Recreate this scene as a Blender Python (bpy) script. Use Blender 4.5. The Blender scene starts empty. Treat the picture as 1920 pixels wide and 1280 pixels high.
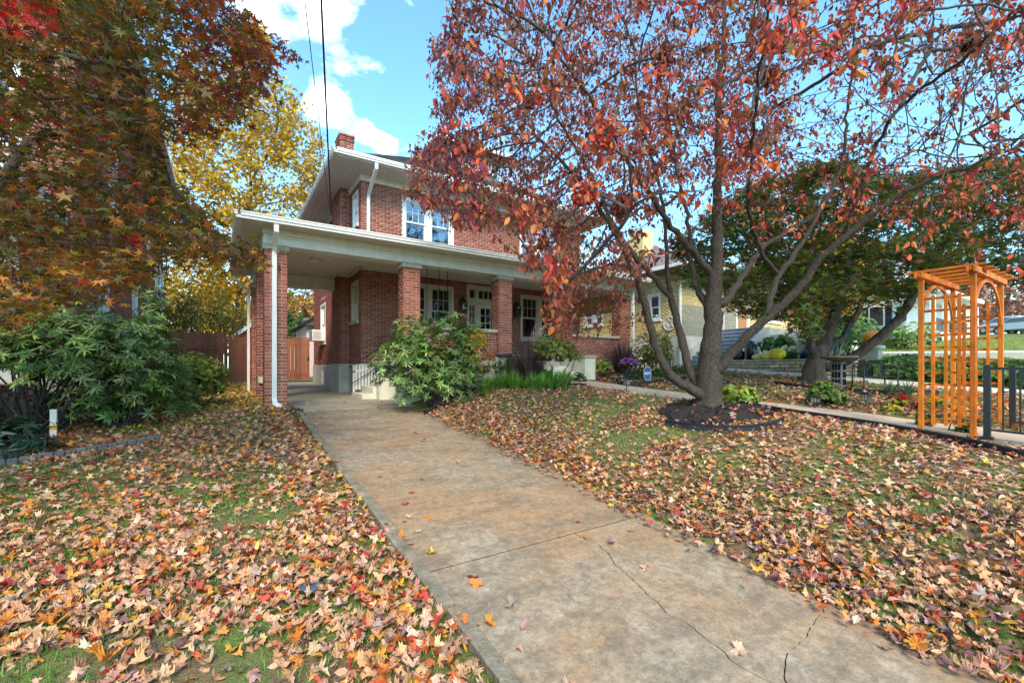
import bpy, math, numpy as np
from mathutils import Vector
R = np.random.default_rng(11)
rad = math.radians
sc = bpy.context.scene
COL = sc.collection
# ------------------------------------------------------------------ camera, sky, sun, exposure
cam = bpy.data.cameras.new('camera'); camo = bpy.data.objects.new('camera', cam); COL.objects.link(camo)
cam.lens = 15.5625; cam.sensor_width = 36; cam.shift_y = 50 / 1920
cam.clip_start = 0.05; cam.clip_end = 3000
camo.location = (0, 0, 0); camo.rotation_euler = (rad(90), 0, rad(-33))
sc.camera = camo
SUN_EL, SUN_AZ = 42, 205          # azimuth measured clockwise from +Y (house depth axis)
w = bpy.data.worlds.new('World'); sc.world = w; w.use_nodes = True
nt = w.node_tree; N = nt.nodes; Lk = nt.links
bg = N['Background']
sky = N.new('ShaderNodeTexSky'); sky.sky_type = 'NISHITA'; sky.sun_disc = False
sky.sun_elevation = rad(SUN_EL); sky.sun_rotation = rad(SUN_AZ)
sky.air_density = 1.0; sky.dust_density = 0.6; sky.ozone_density = 1.6
tc = N.new('ShaderNodeTexCoord')
mp = N.new('ShaderNodeMapping'); mp.inputs['Scale'].default_value = (1, 1, 1.7); mp.inputs['Location'].default_value = (1.9, 0.7, 0.3)
nz = N.new('ShaderNodeTexNoise'); nz.inputs['Scale'].default_value = 4.2; nz.inputs['Detail'].default_value = 9; nz.inputs['Roughness'].default_value = 0.62
rmp = N.new('ShaderNodeValToRGB'); rmp.color_ramp.elements[0].position = 0.45; rmp.color_ramp.elements[1].position = 0.66
mix = N.new('ShaderNodeMixRGB'); mix.inputs['Color2'].default_value = (6.8, 7.0, 7.2, 1)
Lk.new(tc.outputs['Generated'], mp.inputs['Vector']); Lk.new(mp.outputs[0], nz.inputs['Vector'])
# a few cumulus clouds at fixed directions of the sky, broken up by the same noise
def cloud_dir(u, v):
    d = Vector((math.sin(rad(33)) * 1 + math.cos(rad(33)) * (u - 960) / 830, math.cos(rad(33)) - math.sin(rad(33)) * (u - 960) / 830, (690 - v) / 830)); return d.normalized()
pm = N.new('ShaderNodeMath'); pm.operation = 'MULTIPLY'; pm.inputs[1].default_value = 0.70; Lk.new(nz.outputs['Fac'], pm.inputs[0]); prev = pm.outputs[0]
for (u, v, size, amp) in ((603, 8, 0.045, 0.20), (490, -15, 0.06, 0.15), (612, 192, 0.036, 0.19), (722, 268, 0.020, 0.19), (690, 245, 0.02, 0.11), (775, 5, 0.03, 0.08)):
    d = cloud_dir(u, v)
    dt = N.new('ShaderNodeVectorMath'); dt.operation = 'DISTANCE'; dt.inputs[1].default_value = d
    Lk.new(tc.outputs['Generated'], dt.inputs[0])
    mr = N.new('ShaderNodeMapRange'); mr.inputs[1].default_value = 0; mr.inputs[2].default_value = size * 1.5; mr.inputs[3].default_value = amp; mr.inputs[4].default_value = 0
    mr.interpolation_type = 'SMOOTHSTEP'
    Lk.new(dt.outputs['Value'], mr.inputs[0])
    ad = N.new('ShaderNodeMath'); ad.operation = 'ADD'; Lk.new(prev, ad.inputs[0]); Lk.new(mr.outputs[0], ad.inputs[1]); prev = ad.outputs[0]
tint = N.new('ShaderNodeMixRGB'); tint.blend_type = 'MULTIPLY'; tint.inputs['Fac'].default_value = 1; tint.inputs['Color2'].default_value = (0.47, 0.69, 0.72, 1)
Lk.new(sky.outputs[0], tint.inputs['Color1'])
Lk.new(prev, rmp.inputs[0]); Lk.new(rmp.outputs[0], mix.inputs['Fac']); Lk.new(tint.outputs[0], mix.inputs['Color1']); Lk.new(mix.outputs[0], bg.inputs['Color'])
bg.inputs['Strength'].default_value = 0.15
sl = bpy.data.lights.new('sun', 'SUN'); sl.energy = 1.1; sl.angle = rad(22); sl.color = (1, 0.88, 0.69)
so = bpy.data.objects.new('sun', sl); COL.objects.link(so)
az, el = rad(SUN_AZ), rad(SUN_EL)
sdir = Vector((math.sin(az) * math.cos(el), math.cos(az) * math.cos(el), math.sin(el)))
so.rotation_euler = (-sdir).to_track_quat('-Z', 'Y').to_euler()
so.location = (0, -6, 12)
sc.view_settings.view_transform = 'Standard'; sc.view_settings.look = 'None'
sc.view_settings.exposure = 2.22; sc.view_settings.gamma = 1
sc.cycles.max_bounces = 7; sc.cycles.diffuse_bounces = 4; sc.cycles.transmission_bounces = 4; sc.cycles.transparent_max_bounces = 6

# ------------------------------------------------------------------ helpers
FWD = np.array([math.sin(rad(33)), math.cos(rad(33)), 0.0]); RGT = np.array([math.cos(rad(33)), -math.sin(rad(33)), 0.0]); UPV = np.array([0, 0, 1.0])
def pt(u, v, zc): return FWD * zc + RGT * ((u - 960) / 830 * zc) + UPV * ((690 - v) / 830 * zc)
def prj(P):
    P = np.atleast_2d(P); zc = P @ FWD; xc = P @ RGT
    zz = np.where(zc > 0.05, zc, 0.05)
    return 960 + 830 * xc / zz, 690 - 830 * P[:, 2] / zz, zc
def G(X, Y):
    X = np.asarray(X, float); Y = np.asarray(Y, float)
    D = -1.82 + 0.1 * np.clip(Y, -6, 10) + 0.018 * np.clip(Y - 10, 0, 12)
    Pp = -0.968 + 0.072 * np.clip(Y, -6, 9)
    L = D + 0.03 - 0.035 * np.clip(1.2 - X, 0, 4)
    s = np.clip((X - 3.65) / 3.3, 0, 1); s = 1 - (1 - s) ** 1.6
    W = D + 0.03 + (Pp - D - 0.03) * s + 0.09 * np.clip(X - 8.7, 0, 3) + 0.04 * np.clip(X - 11.7, 0, 2) + 0.07 * np.clip(X - 14.5, 0, 45) + 0.05 * np.clip(Y - 24, 0, 60) * np.clip((X - 3.65) / 10, 0, 1)
    return np.where(X < 1.2, L, np.where(X < 3.65, D, W))
def g1(x, y): return float(G(x, y))
def drv(y): return -1.82 + 0.1 * min(max(y, -6), 10) + 0.018 * max(0, min(y - 10, 12))
def gp(u, v):
    for zc in np.arange(1.5, 80, 0.01):
        p = pt(u, v, zc)
        if p[2] <= g1(p[0], p[1]): return p
    return pt(u, v, 60)

def mat(name, col=(0.5, 0.5, 0.5), rough=0.7, var=0.12, scale=6.0, bump=0.0, bscale=40.0, spec=0.4, stretch=None, col2=None, metal=0.0):
    m = bpy.data.materials.new(name); m.use_nodes = True; n = m.node_tree.nodes; l = m.node_tree.links
    b = n['Principled BSDF']; b.inputs['Roughness'].default_value = rough; b.inputs['Specular IOR Level'].default_value = spec; b.inputs['Metallic'].default_value = metal
    t = n.new('ShaderNodeTexCoord'); mpn = n.new('ShaderNodeMapping'); l.new(t.outputs['Object'], mpn.inputs[0])
    if stretch: mpn.inputs['Scale'].default_value = stretch
    z = n.new('ShaderNodeTexNoise'); z.inputs['Scale'].default_value = scale; z.inputs['Detail'].default_value = 6; z.inputs['Roughness'].default_value = 0.6; l.new(mpn.outputs[0], z.inputs['Vector'])
    r = n.new('ShaderNodeValToRGB'); c = np.array(col)
    d = np.array(col2) if col2 is not None else c * (1 + var)
    a = c if col2 is not None else c * (1 - var)
    r.color_ramp.elements[0].color = (*a, 1); r.color_ramp.elements[1].color = (*d, 1)
    r.color_ramp.elements[0].position = 0.32; r.color_ramp.elements[1].position = 0.68
    l.new(z.outputs['Fac'], r.inputs[0]); l.new(r.outputs[0], b.inputs['Base Color'])
    if bump:
        z2 = n.new('ShaderNodeTexNoise'); z2.inputs['Scale'].default_value = bscale; z2.inputs['Detail'].default_value = 5; l.new(mpn.outputs[0], z2.inputs['Vector'])
        bp = n.new('ShaderNodeBump'); bp.inputs['Strength'].default_value = bump; bp.inputs['Distance'].default_value = 0.02; l.new(z2.outputs['Fac'], bp.inputs['Height']); l.new(bp.outputs[0], b.inputs['Normal'])
    return m
def piece_mat(name, cols, rough=0.85, noise=0.2, bump=0.4, bscale=70):
    # colour varies from piece to piece (island and object), fine noise on top
    m = bpy.data.materials.new(name); m.use_nodes = True; n = m.node_tree.nodes; l = m.node_tree.links; b = n['Principled BSDF']; b.inputs['Roughness'].default_value = rough; b.inputs['Specular IOR Level'].default_value = 0.25
    g = n.new('ShaderNodeNewGeometry'); o = n.new('ShaderNodeObjectInfo'); ad = n.new('ShaderNodeMath'); ad.operation = 'ADD'; fr = n.new('ShaderNodeMath'); fr.operation = 'FRACT'
    l.new(g.outputs['Random Per Island'], ad.inputs[0]); l.new(o.outputs['Random'], ad.inputs[1]); l.new(ad.outputs[0], fr.inputs[0])
    r = n.new('ShaderNodeValToRGB'); cr = r.color_ramp
    while len(cr.elements) < len(cols): cr.elements.new(0.5)
    for i, c in enumerate(cols): cr.elements[i].position = i / (len(cols) - 1); cr.elements[i].color = (*c, 1)
    l.new(fr.outputs[0], r.inputs[0])
    t = n.new('ShaderNodeTexCoord'); z = n.new('ShaderNodeTexNoise'); z.inputs['Scale'].default_value = 5.0; z.inputs['Detail'].default_value = 8; z.inputs['Roughness'].default_value = 0.7; l.new(t.outputs['Object'], z.inputs['Vector'])
    mr = n.new('ShaderNodeMapRange'); mr.inputs[1].default_value = 0.3; mr.inputs[2].default_value = 0.7; mr.inputs[3].default_value = 1 - noise; mr.inputs[4].default_value = 1 + noise; l.new(z.outputs['Fac'], mr.inputs[0])
    mx = n.new('ShaderNodeVectorMath'); mx.operation = 'SCALE'; l.new(r.outputs[0], mx.inputs[0]); l.new(mr.outputs[0], mx.inputs['Scale']); l.new(mx.outputs[0], b.inputs['Base Color'])
    z2 = n.new('ShaderNodeTexNoise'); z2.inputs['Scale'].default_value = bscale; z2.inputs['Detail'].default_value = 4; l.new(t.outputs['Object'], z2.inputs['Vector'])
    bp = n.new('ShaderNodeBump'); bp.inputs['Strength'].default_value = bump; bp.inputs['Distance'].default_value = 0.006; l.new(z2.outputs['Fac'], bp.inputs['Height']); l.new(bp.outputs[0], b.inputs['Normal'])
    return m
def leaf_mat(name, trans=0.3, rough=0.55, spec=0.3):
    m = bpy.data.materials.new(name); m.use_nodes = True; n = m.node_tree.nodes; l = m.node_tree.links; b = n['Principled BSDF']; b.inputs['Roughness'].default_value = rough; b.inputs['Specular IOR Level'].default_value = spec
    a = n.new('ShaderNodeAttribute'); a.attribute_name = 'Col'
    t = n.new('ShaderNodeTexCoord'); z = n.new('ShaderNodeTexNoise'); z.inputs['Scale'].default_value = 45; z.inputs['Detail'].default_value = 3; l.new(t.outputs['Object'], z.inputs['Vector'])
    mr = n.new('ShaderNodeMapRange'); mr.inputs[1].default_value = 0.3; mr.inputs[2].default_value = 0.7; mr.inputs[3].default_value = 0.72; mr.inputs[4].default_value = 1.25; l.new(z.outputs['Fac'], mr.inputs[0])
    mx = n.new('ShaderNodeVectorMath'); mx.operation = 'SCALE'; l.new(a.outputs['Color'], mx.inputs[0]); l.new(mr.outputs[0], mx.inputs['Scale'])
    l.new(mx.outputs[0], b.inputs['Base Color'])
    if trans > 0:
        tr = n.new('ShaderNodeBsdfTranslucent'); l.new(mx.outputs[0], tr.inputs['Color']); ms = n.new('ShaderNodeMixShader'); ms.inputs[0].default_value = trans
        l.new(b.outputs[0], ms.inputs[1]); l.new(tr.outputs[0], ms.inputs[2]); l.new(ms.outputs[0], n['Material Output'].inputs['Surface'])
    return m
def glass_mat(name, tint=(0.75, 0.82, 0.85), refl=0.28):
    m = bpy.data.materials.new(name); m.use_nodes = True; n = m.node_tree.nodes; l = m.node_tree.links; n.remove(n['Principled BSDF'])
    t = n.new('ShaderNodeBsdfTransparent'); t.inputs[0].default_value = (*tint, 1); g = n.new('ShaderNodeBsdfGlossy'); g.inputs['Roughness'].default_value = 0.02; g.inputs[0].default_value = (0.9, 0.95, 1, 1)
    f = n.new('ShaderNodeFresnel'); f.inputs[0].default_value = 1.5; ad = n.new('ShaderNodeMath'); ad.operation = 'ADD'; ad.inputs[1].default_value = refl; l.new(f.outputs[0], ad.inputs[0]); ad.use_clamp = True
    tcx = n.new('ShaderNodeTexCoord'); zz = n.new('ShaderNodeTexNoise'); zz.inputs['Scale'].default_value = 1.7; l.new(tcx.outputs['Object'], zz.inputs['Vector']); bb = n.new('ShaderNodeBump'); bb.inputs['Strength'].default_value = 0.06; bb.inputs['Distance'].default_value = 0.05
    l.new(zz.outputs['Fac'], bb.inputs['Height']); l.new(bb.outputs[0], g.inputs['Normal'])
    ms = n.new('ShaderNodeMixShader'); l.new(ad.outputs[0], ms.inputs[0]); l.new(t.outputs[0], ms.inputs[1]); l.new(g.outputs[0], ms.inputs[2]); l.new(ms.outputs[0], n['Material Output'].inputs['Surface'])
    return m

class MB:
    def __init__(s): s.v = []; s.f = []
    def add(s, vs, fs):
        o = len(s.v); s.v += [tuple(map(float, p)) for p in vs]; s.f += [tuple(i + o for i in f) for f in fs]; return s
    def box(s, x0, x1, y0, y1, z0, z1):
        return s.add([(x0, y0, z0), (x1, y0, z0), (x1, y1, z0), (x0, y1, z0), (x0, y0, z1), (x1, y0, z1), (x1, y1, z1), (x0, y1, z1)],
                     [(0, 3, 2, 1), (4, 5, 6, 7), (0, 1, 5, 4), (1, 2, 6, 5), (2, 3, 7, 6), (3, 0, 4, 7)])
    def bar(s, a, b, wx, wz, up=(0, 0, 1)):
        # rectangular bar from a to b; wx wide sideways, wz along up
        a = np.array(a, float); b = np.array(b, float); d = b - a; d /= np.linalg.norm(d); u = np.array(up, float)
        if abs(d @ u) > 0.98: u = np.array([0, 1.0, 0])
        sd = np.cross(d, u); sd /= np.linalg.norm(sd); u = np.cross(sd, d)
        c = [sd * x * wx / 2 + u * z * wz / 2 for x, z in ((-1, -1), (1, -1), (1, 1), (-1, 1))]
        return s.add([a + q for q in c] + [b + q for q in c], [(3, 2, 1, 0), (4, 5, 6, 7), (0, 1, 5, 4), (1, 2, 6, 5), (2, 3, 7, 6), (3, 0, 4, 7)])
    def tube(s, pts, r, n=8, cap=True):
        P = np.array(pts, float); m = len(P); r = np.full(m, r) if np.isscalar(r) else np.array(r)
        T = np.gradient(P, axis=0); T /= np.linalg.norm(T, axis=1)[:, None] + 1e-9
        ref = np.array([0.13, 0.21, 1.0]) if abs(T[0][2]) < 0.9 else np.array([1.0, 0.2, 0])
        vs = []; 
        for i in range(m):
            x = ref - T[i] * (ref @ T[i]); x /= np.linalg.norm(x); ref = x; y = np.cross(T[i], x)
            for k in range(n):
                a = 2 * math.pi * k / n; vs.append(P[i] + r[i] * (math.cos(a) * x + math.sin(a) * y))
        fs = [(i * n + k, i * n + (k + 1) % n, (i + 1) * n + (k + 1) % n, (i + 1) * n + k) for i in range(m - 1) for k in range(n)]
        if cap: fs += [tuple(range(n - 1, -1, -1)), tuple((m - 1) * n + k for k in range(n))]
        return s.add(vs, fs)
    def lathe(s, c, prof, n=20):
        # prof: list of (radius, z); closed with end caps
        vs = []
        for r, z in prof:
            for k in range(n): a = 2 * math.pi * k / n; vs.append((c[0] + r * math.cos(a), c[1] + r * math.sin(a), c[2] + z))
        m = len(prof)
        fs = [(i * n + k, i * n + (k + 1) % n, (i + 1) * n + (k + 1) % n, (i + 1) * n + k) for i in range(m - 1) for k in range(n)] + [tuple(range(n - 1, -1, -1)), tuple((m - 1) * n + k for k in range(n))]
        return s.add(vs, fs)
    def prism(s, poly, z0, z1):
        # poly ccw in xy; z0/z1 number or function(x, y)
        n = len(poly); f0 = z0 if callable(z0) else (lambda x, y: z0); f1 = z1 if callable(z1) else (lambda x, y: z1)
        return s.add([(x, y, f0(x, y)) for x, y in poly] + [(x, y, f1(x, y)) for x, y in poly], [tuple(range(n - 1, -1, -1)), tuple(range(n, 2 * n))] + [(i, (i + 1) % n, n + (i + 1) % n, n + i) for i in range(n)])
    def ball(s, c, rx, ry, rz, nu=14, nv=9, f=None):
        vs = []
        for j in range(nv + 1):
            th = math.pi * j / nv
            for k in range(nu):
                a = 2 * math.pi * k / nu; q = f(a, th) if f else 1
                vs.append((c[0] + rx * q * math.sin(th) * math.cos(a), c[1] + ry * q * math.sin(th) * math.sin(a), c[2] + rz * math.cos(th) * (q if f else 1)))
        return s.add(vs, [(j * nu + k, (j + 1) * nu + k, (j + 1) * nu + (k + 1) % nu, j * nu + (k + 1) % nu) for j in range(nv) for k in range(nu)])

def wloc(o):
    v = Vector((0, 0, 0))
    while o is not None: v += o.location; o = o.parent
    return v
def tag(o, label=None, cat=None, group=None, kind=None):
    if label: o['label'] = label
    if cat: o['category'] = cat
    if group: o['group'] = group
    if kind: o['kind'] = kind
    return o
def thing(name, loc, label, cat, group=None):
    o = bpy.data.objects.new(name, None); o.empty_display_size = 0.1; COL.objects.link(o); o.location = [float(c) for c in loc]; return tag(o, label, cat, group)
def obj(name, mb, m, parent=None, smooth=False, bevel=0, loc=None):
    V = np.array(mb.v, float)
    if loc is None:
        if parent is None: loc = ((V[:, 0].min() + V[:, 0].max()) / 2, (V[:, 1].min() + V[:, 1].max()) / 2, V[:, 2].min())
        else: loc = wloc(parent)
    me = bpy.data.meshes.new(name); me.from_pydata((V - np.array(loc)).tolist(), [], mb.f); me.update()
    if smooth: me.polygons.foreach_set('use_smooth', [True] * len(me.polygons))
    me.materials.append(m); o = bpy.data.objects.new(name, me); COL.objects.link(o)
    if parent is None: o.location = loc
    else: o.parent = parent; o.location = Vector(loc) - wloc(parent)
    if bevel: bm = o.modifiers.new('bevel', 'BEVEL'); bm.width = bevel; bm.segments = 1; bm.limit_method = 'ANGLE'
    return o
def part(name, mb, m, parent, smooth=False, bevel=0): return obj(name, mb, m, parent, smooth, bevel)
def inst(name, me, parent, wpos, rot=None, scale=None):
    o = bpy.data.objects.new(name, me); COL.objects.link(o); o.parent = parent
    o.location = Vector([float(c) for c in wpos]) - (wloc(parent) if parent else Vector((0, 0, 0)))
    if rot is not None: o.rotation_euler = rot
    if scale is not None: o.scale = scale
    return o
def tree_copy(root, dloc, label=None):
    def cp(o, par):
        c = o.copy(); COL.objects.link(c); c.parent = par
        for ch in list(o.children): cp(ch, c)
        return c
    r = cp(root, None); r.location = Vector([float(c) for c in dloc])
    if label: r['label'] = label
    return r

# bulk mesh from templates
def scatter(name, tmpl, tid, pos, M, scale, col, m, parent=None, kind=None, smooth=False, vcol=None):
    V = []; LI = []; LT = []; CC = []; off = 0; pos = np.asarray(pos, float); scale = np.asarray(scale, float)
    if scale.ndim == 1: scale = np.repeat(scale[:, None], 3, 1)
    for k, (tv, tf) in enumerate(tmpl):
        idx = np.nonzero(tid == k)[0]
        if len(idx) == 0: continue
        tv = np.array(tv, float); nv = len(tv)
        W = np.einsum('nij,nvj->nvi', M[idx], tv[None] * scale[idx][:, None, :]) + pos[idx][:, None, :]
        V.append(W.reshape(-1, 3))
        fl = np.concatenate([np.array(f) for f in tf]); tl = np.array([len(f) for f in tf])
        LI.append((fl[None] + (off + np.arange(len(idx)) * nv)[:, None]).ravel()); LT.append(np.tile(tl, len(idx)))
        c = np.repeat(col[idx][:, None, :], nv, 1); CC.append(np.concatenate([c, np.ones((len(idx), nv, 1))], 2).reshape(-1, 4))
        off += nv * len(idx)
    V = np.concatenate(V); LI = np.concatenate(LI); LT = np.concatenate(LT); CC = np.concatenate(CC)
    return bulk(name, V, LI, LT, m, parent, kind, CC, smooth)
def bulk(name, V, LI, LT, m, parent=None, kind=None, CC=None, smooth=False):
    loc = np.array(wloc(parent)) if parent else np.zeros(3)
    if parent is None: loc = np.array([V[:, 0].mean(), V[:, 1].mean(), V[:, 2].min()])
    me = bpy.data.meshes.new(name); me.vertices.add(len(V)); me.vertices.foreach_set('co', (V - loc).astype(np.float32).ravel())
    me.loops.add(len(LI)); me.loops.foreach_set('vertex_index', LI.astype(np.int32))
    me.polygons.add(len(LT)); st = np.concatenate([[0], np.cumsum(LT)[:-1]]); me.polygons.foreach_set('loop_start', st.astype(np.int32)); me.polygons.foreach_set('loop_total', LT.astype(np.int32))
    if smooth: me.polygons.foreach_set('use_smooth', np.ones(len(LT), bool))
    me.update(calc_edges=True)
    if CC is not None:
        a = me.color_attributes.new('Col', 'FLOAT_COLOR', 'POINT'); a.data.foreach_set('color', CC.astype(np.float32).ravel())
    me.materials.append(m); o = bpy.data.objects.new(name, me); COL.objects.link(o)
    if parent: o.parent = parent
    else: o.location = loc
    if kind: o['kind'] = kind
    return o
def orient(ax, up):
    x = ax / (np.linalg.norm(ax, axis=1)[:, None] + 1e-9); y = np.cross(up, x); y /= np.linalg.norm(y, axis=1)[:, None] + 1e-9; z = np.cross(x, y)
    return np.stack([x, y, z], 2)
def rdir(n):
    v = R.normal(size=(n, 3)); return v / np.linalg.norm(v, axis=1)[:, None]
def pal(cols, n, p=None, jit=0.18):
    c = np.array(cols)[R.choice(len(cols), n, p=p)]; return np.clip(c * (1 + R.normal(0, jit, (n, 1))) * (1 + R.normal(0, 0.06, (n, 3))), 0.004, 0.9)
def tmesh(name, tv, tf, col, m):
    me = bpy.data.meshes.new(name); me.from_pydata([tuple(p) for p in tv], [], [tuple(f) for f in tf]); me.update()
    a = me.color_attributes.new('Col', 'FLOAT_COLOR', 'POINT'); a.data.foreach_set('color', np.tile(np.array([*col, 1.0], np.float32), len(tv))); me.materials.append(m); return me
def single_leaves(name, tmpl, tid, pos, M, scale, col, m, parent, ncol=14, labelf=None):
    # individual leaf objects that share a small set of meshes
    n = len(pos); keys = {}; out = []
    cc = col[np.linspace(0, n - 1, ncol).astype(int)]
    from mathutils import Matrix
    base = wloc(parent) if parent else Vector((0, 0, 0))
    for i in range(n):
        ci = int(np.argmin(((cc - col[i]) ** 2).sum(1))); k = (int(tid[i]), ci)
        if k not in keys: keys[k] = tmesh(name, tmpl[k[0]][0], tmpl[k[0]][1], cc[ci], m)
        o = bpy.data.objects.new(name, keys[k]); COL.objects.link(o); o.parent = parent
        o.rotation_euler = Matrix(M[i].tolist()).to_euler(); s = float(np.mean(scale[i])); o.scale = (s, s, s)
        o.location = Vector(pos[i].tolist()) - base; out.append((o, ci, cc[ci]))
    return out

# ------------------------------------------------------------------ materials
M_brick = piece_mat('red_brick', [(0.25, 0.07, 0.05), (0.36, 0.11, 0.072), (0.30, 0.085, 0.06), (0.42, 0.15, 0.10), (0.20, 0.065, 0.055), (0.37, 0.125, 0.085)])
M_mortar = mat('mortar', (0.56, 0.45, 0.36), 0.95, 0.15, 9, 0.3, 120)
M_ybrick = piece_mat('yellow_brick', [(0.62, 0.44, 0.16), (0.74, 0.55, 0.24), (0.68, 0.49, 0.18), (0.78, 0.62, 0.31), (0.55, 0.40, 0.18)])
M_ymortar = mat('yellow_mortar', (0.55, 0.46, 0.32), 0.95, 0.1, 9)
M_white = mat('white_paint', (0.70, 0.67, 0.62), 0.45, 0.06, 3.5, col2=(0.82, 0.80, 0.76), stretch=(1.5, 1.5, 0.5))
M_soffit = None
M_trim = mat('ivory_trim', (0.60, 0.55, 0.47), 0.5, 0.06, 3)
M_stone = mat('cap_stone', (0.42, 0.38, 0.30), 0.9, 0.2, 7, 0.4, 60)
M_conc = mat('concrete', (0.52, 0.48, 0.41), 0.92, 0.18, 2.2, 0.35, 50)
M_concl = mat('pale_concrete', (0.62, 0.57, 0.47), 0.92, 0.16, 2.5, 0.3, 60)
M_path = mat('path_concrete', (0.54, 0.385, 0.26), 0.93, 0.14, 3, 0.3, 60)
M_black = mat('black_metal', (0.014, 0.014, 0.018), 0.4, 0.2, 9, spec=0.5)
M_dark = mat('painted_room_shade', (0.02, 0.02, 0.02), 0.9)  # near-black colour stands in for the shade inside rooms
M_glass = glass_mat('window_glass', (0.72, 0.78, 0.82), 0.10); M_glassd = glass_mat('porch_glass', (0.5, 0.5, 0.5), 0.04)
M_blind = mat('blind_slat', (0.17, 0.15, 0.13), 0.7)
M_curtain = mat('curtain', (0.55, 0.56, 0.58), 0.9)
M_cedar = piece_mat('orange_stain', [(0.52, 0.118, 0.006), (0.62, 0.148, 0.009), (0.46, 0.10, 0.006), (0.58, 0.165, 0.015)], 0.6, 0.35, 0.5, 60)
M_fence = piece_mat('red_fence_stain', [(0.26, 0.09, 0.05), (0.32, 0.115, 0.06), (0.23, 0.075, 0.042), (0.35, 0.135, 0.07)], 0.8, 0.22, 0.3, 30)
M_edge = mat('black_edging', (0.016, 0.017, 0.022), 0.5, 0.3, 8)
M_mulch = mat('mulch', (0.026, 0.018, 0.014), 0.95, 0.5, 30, 1.0, 60)
M_bark = mat('bark', (0.026, 0.018, 0.013), 0.95, 0.45, 30, 1.0, 55, stretch=(1.6, 1.6, 0.6), col2=(0.105, 0.075, 0.056))
M_barkd = mat('dark_bark', (0.04, 0.03, 0.026), 0.95, 0.4, 7, 1.0, 30, stretch=(2, 2, 0.5), col2=(0.12, 0.09, 0.075))
M_leaf = leaf_mat('tree_leaf', 0.35); M_gloss = leaf_mat('evergreen_leaf', 0.12, 0.32, 0.5); M_dry = leaf_mat('dry_leaf', 0.12, 0.75, 0.2)
M_grass = leaf_mat('grass_blade', 0.25, 0.6)

# painted beadboard: grooves every 9 cm across the local x (or y) axis
def bead(name, axis, col=(0.74, 0.67, 0.57)):
    m = mat(name, col, 0.55, 0.06, 2.5); n = m.node_tree.nodes; l = m.node_tree.links; b = n['Principled BSDF']
    t = n.new('ShaderNodeTexCoord'); wv = n.new('ShaderNodeTexWave'); wv.wave_type = 'BANDS'; wv.bands_direction = axis; wv.wave_profile = 'SAW'; wv.inputs['Scale'].default_value = 1 / 0.09 / 20 * 2 * math.pi / 2; l.new(t.outputs['Object'], wv.inputs['Vector'])
    r = n.new('ShaderNodeValToRGB'); r.color_ramp.elements[0].position = 0.86; r.color_ramp.elements[1].position = 0.95; r.color_ramp.elements[0].color = (1, 1, 1, 1); r.color_ramp.elements[1].color = (0, 0, 0, 1); l.new(wv.outputs['Fac'], r.inputs[0])
    bp = n.new('ShaderNodeBump'); bp.inputs['Strength'].default_value = 1.0; bp.inputs['Distance'].default_value = 0.012; l.new(r.outputs[0], bp.inputs['Height']); l.new(bp.outputs[0], b.inputs['Normal'])
    return m
M_beadx = bead('beadboard_ceiling', 'X'); M_beady = bead('beadboard_soffit', 'Y')
# ------------------------------------------------------------------ ground
def lawn_material():
    m = bpy.data.materials.new('lawn'); m.use_nodes = True; n = m.node_tree.nodes; l = m.node_tree.links; b = n['Principled BSDF']; b.inputs['Roughness'].default_value = 0.95; b.inputs['Specular IOR Level'].default_value = 0.1
    t = n.new('ShaderNodeTexCoord')
    def noise(s, d=6, r=0.6):
        z = n.new('ShaderNodeTexNoise'); z.inputs['Scale'].default_value = s; z.inputs['Detail'].default_value = d; z.inputs['Roughness'].default_value = r; l.new(t.outputs['Object'], z.inputs['Vector']); return z.outputs['Fac']
    def ramp(f, p0, p1, c0, c1):
        r = n.new('ShaderNodeValToRGB'); r.color_ramp.elements[0].position = p0; r.color_ramp.elements[1].position = p1; r.color_ramp.elements[0].color = (*c0, 1); r.color_ramp.elements[1].color = (*c1, 1); l.new(f, r.inputs[0]); return r.outputs[0]
    g = ramp(noise(22), 0.3, 0.7, (0.08, 0.13, 0.025), (0.19, 0.23, 0.06)); s = ramp(noise(30), 0.3, 0.7, (0.14, 0.09, 0.05), (0.27, 0.18, 0.10))
    k = ramp(noise(1.3), 0.45, 0.6, (0, 0, 0), (1, 1, 1)); mx = n.new('ShaderNodeMixRGB'); l.new(k, mx.inputs[0]); l.new(g, mx.inputs[1]); l.new(s, mx.inputs[2]); l.new(mx.outputs[0], b.inputs['Base Color'])
    bp = n.new('ShaderNodeBump'); bp.inputs['Strength'].default_value = 0.9; bp.inputs['Distance'].default_value = 0.03; l.new(noise(60, 4), bp.inputs['Height']); l.new(bp.outputs[0], b.inputs['Normal'])
    return m
M_lawn = lawn_material()
xs = np.unique(np.concatenate([np.array([-900, -400, -180, -90, -50, -30, -20]), np.arange(-14, 1.1, 0.35), [1.19, 1.21, 2.4, 3.64, 3.66], np.arange(3.8, 9, 0.2), np.arange(9, 30, 0.5), np.array([34, 40, 50, 60, 90, 180, 400, 900])]))
ys = np.unique(np.concatenate([np.array([-900, -400, -150, -60, -25, -12]), np.arange(-6, 12, 0.3), np.arange(12, 30, 0.8), np.array([34, 40, 50, 65, 84, 120, 200, 400, 900])]))
XX, YY = np.meshgrid(xs, ys); ZZ = G(XX, YY)
ZZ += 0.025 * np.sin(XX * 2.1 + 1.3 * np.sin(YY * 1.7)) * np.sin(YY * 1.9) * ((XX < 1.0) | (XX > 3.9))
ZZ -= 0.07 * ((XX > 1.2) & (XX < 3.65) & (YY < 22))
nx, ny = len(xs), len(ys)
idx = np.arange(nx * ny).reshape(ny, nx)
quads = np.stack([idx[:-1, :-1], idx[:-1, 1:], idx[1:, 1:], idx[1:, :-1]], 2).reshape(-1, 4)
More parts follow.
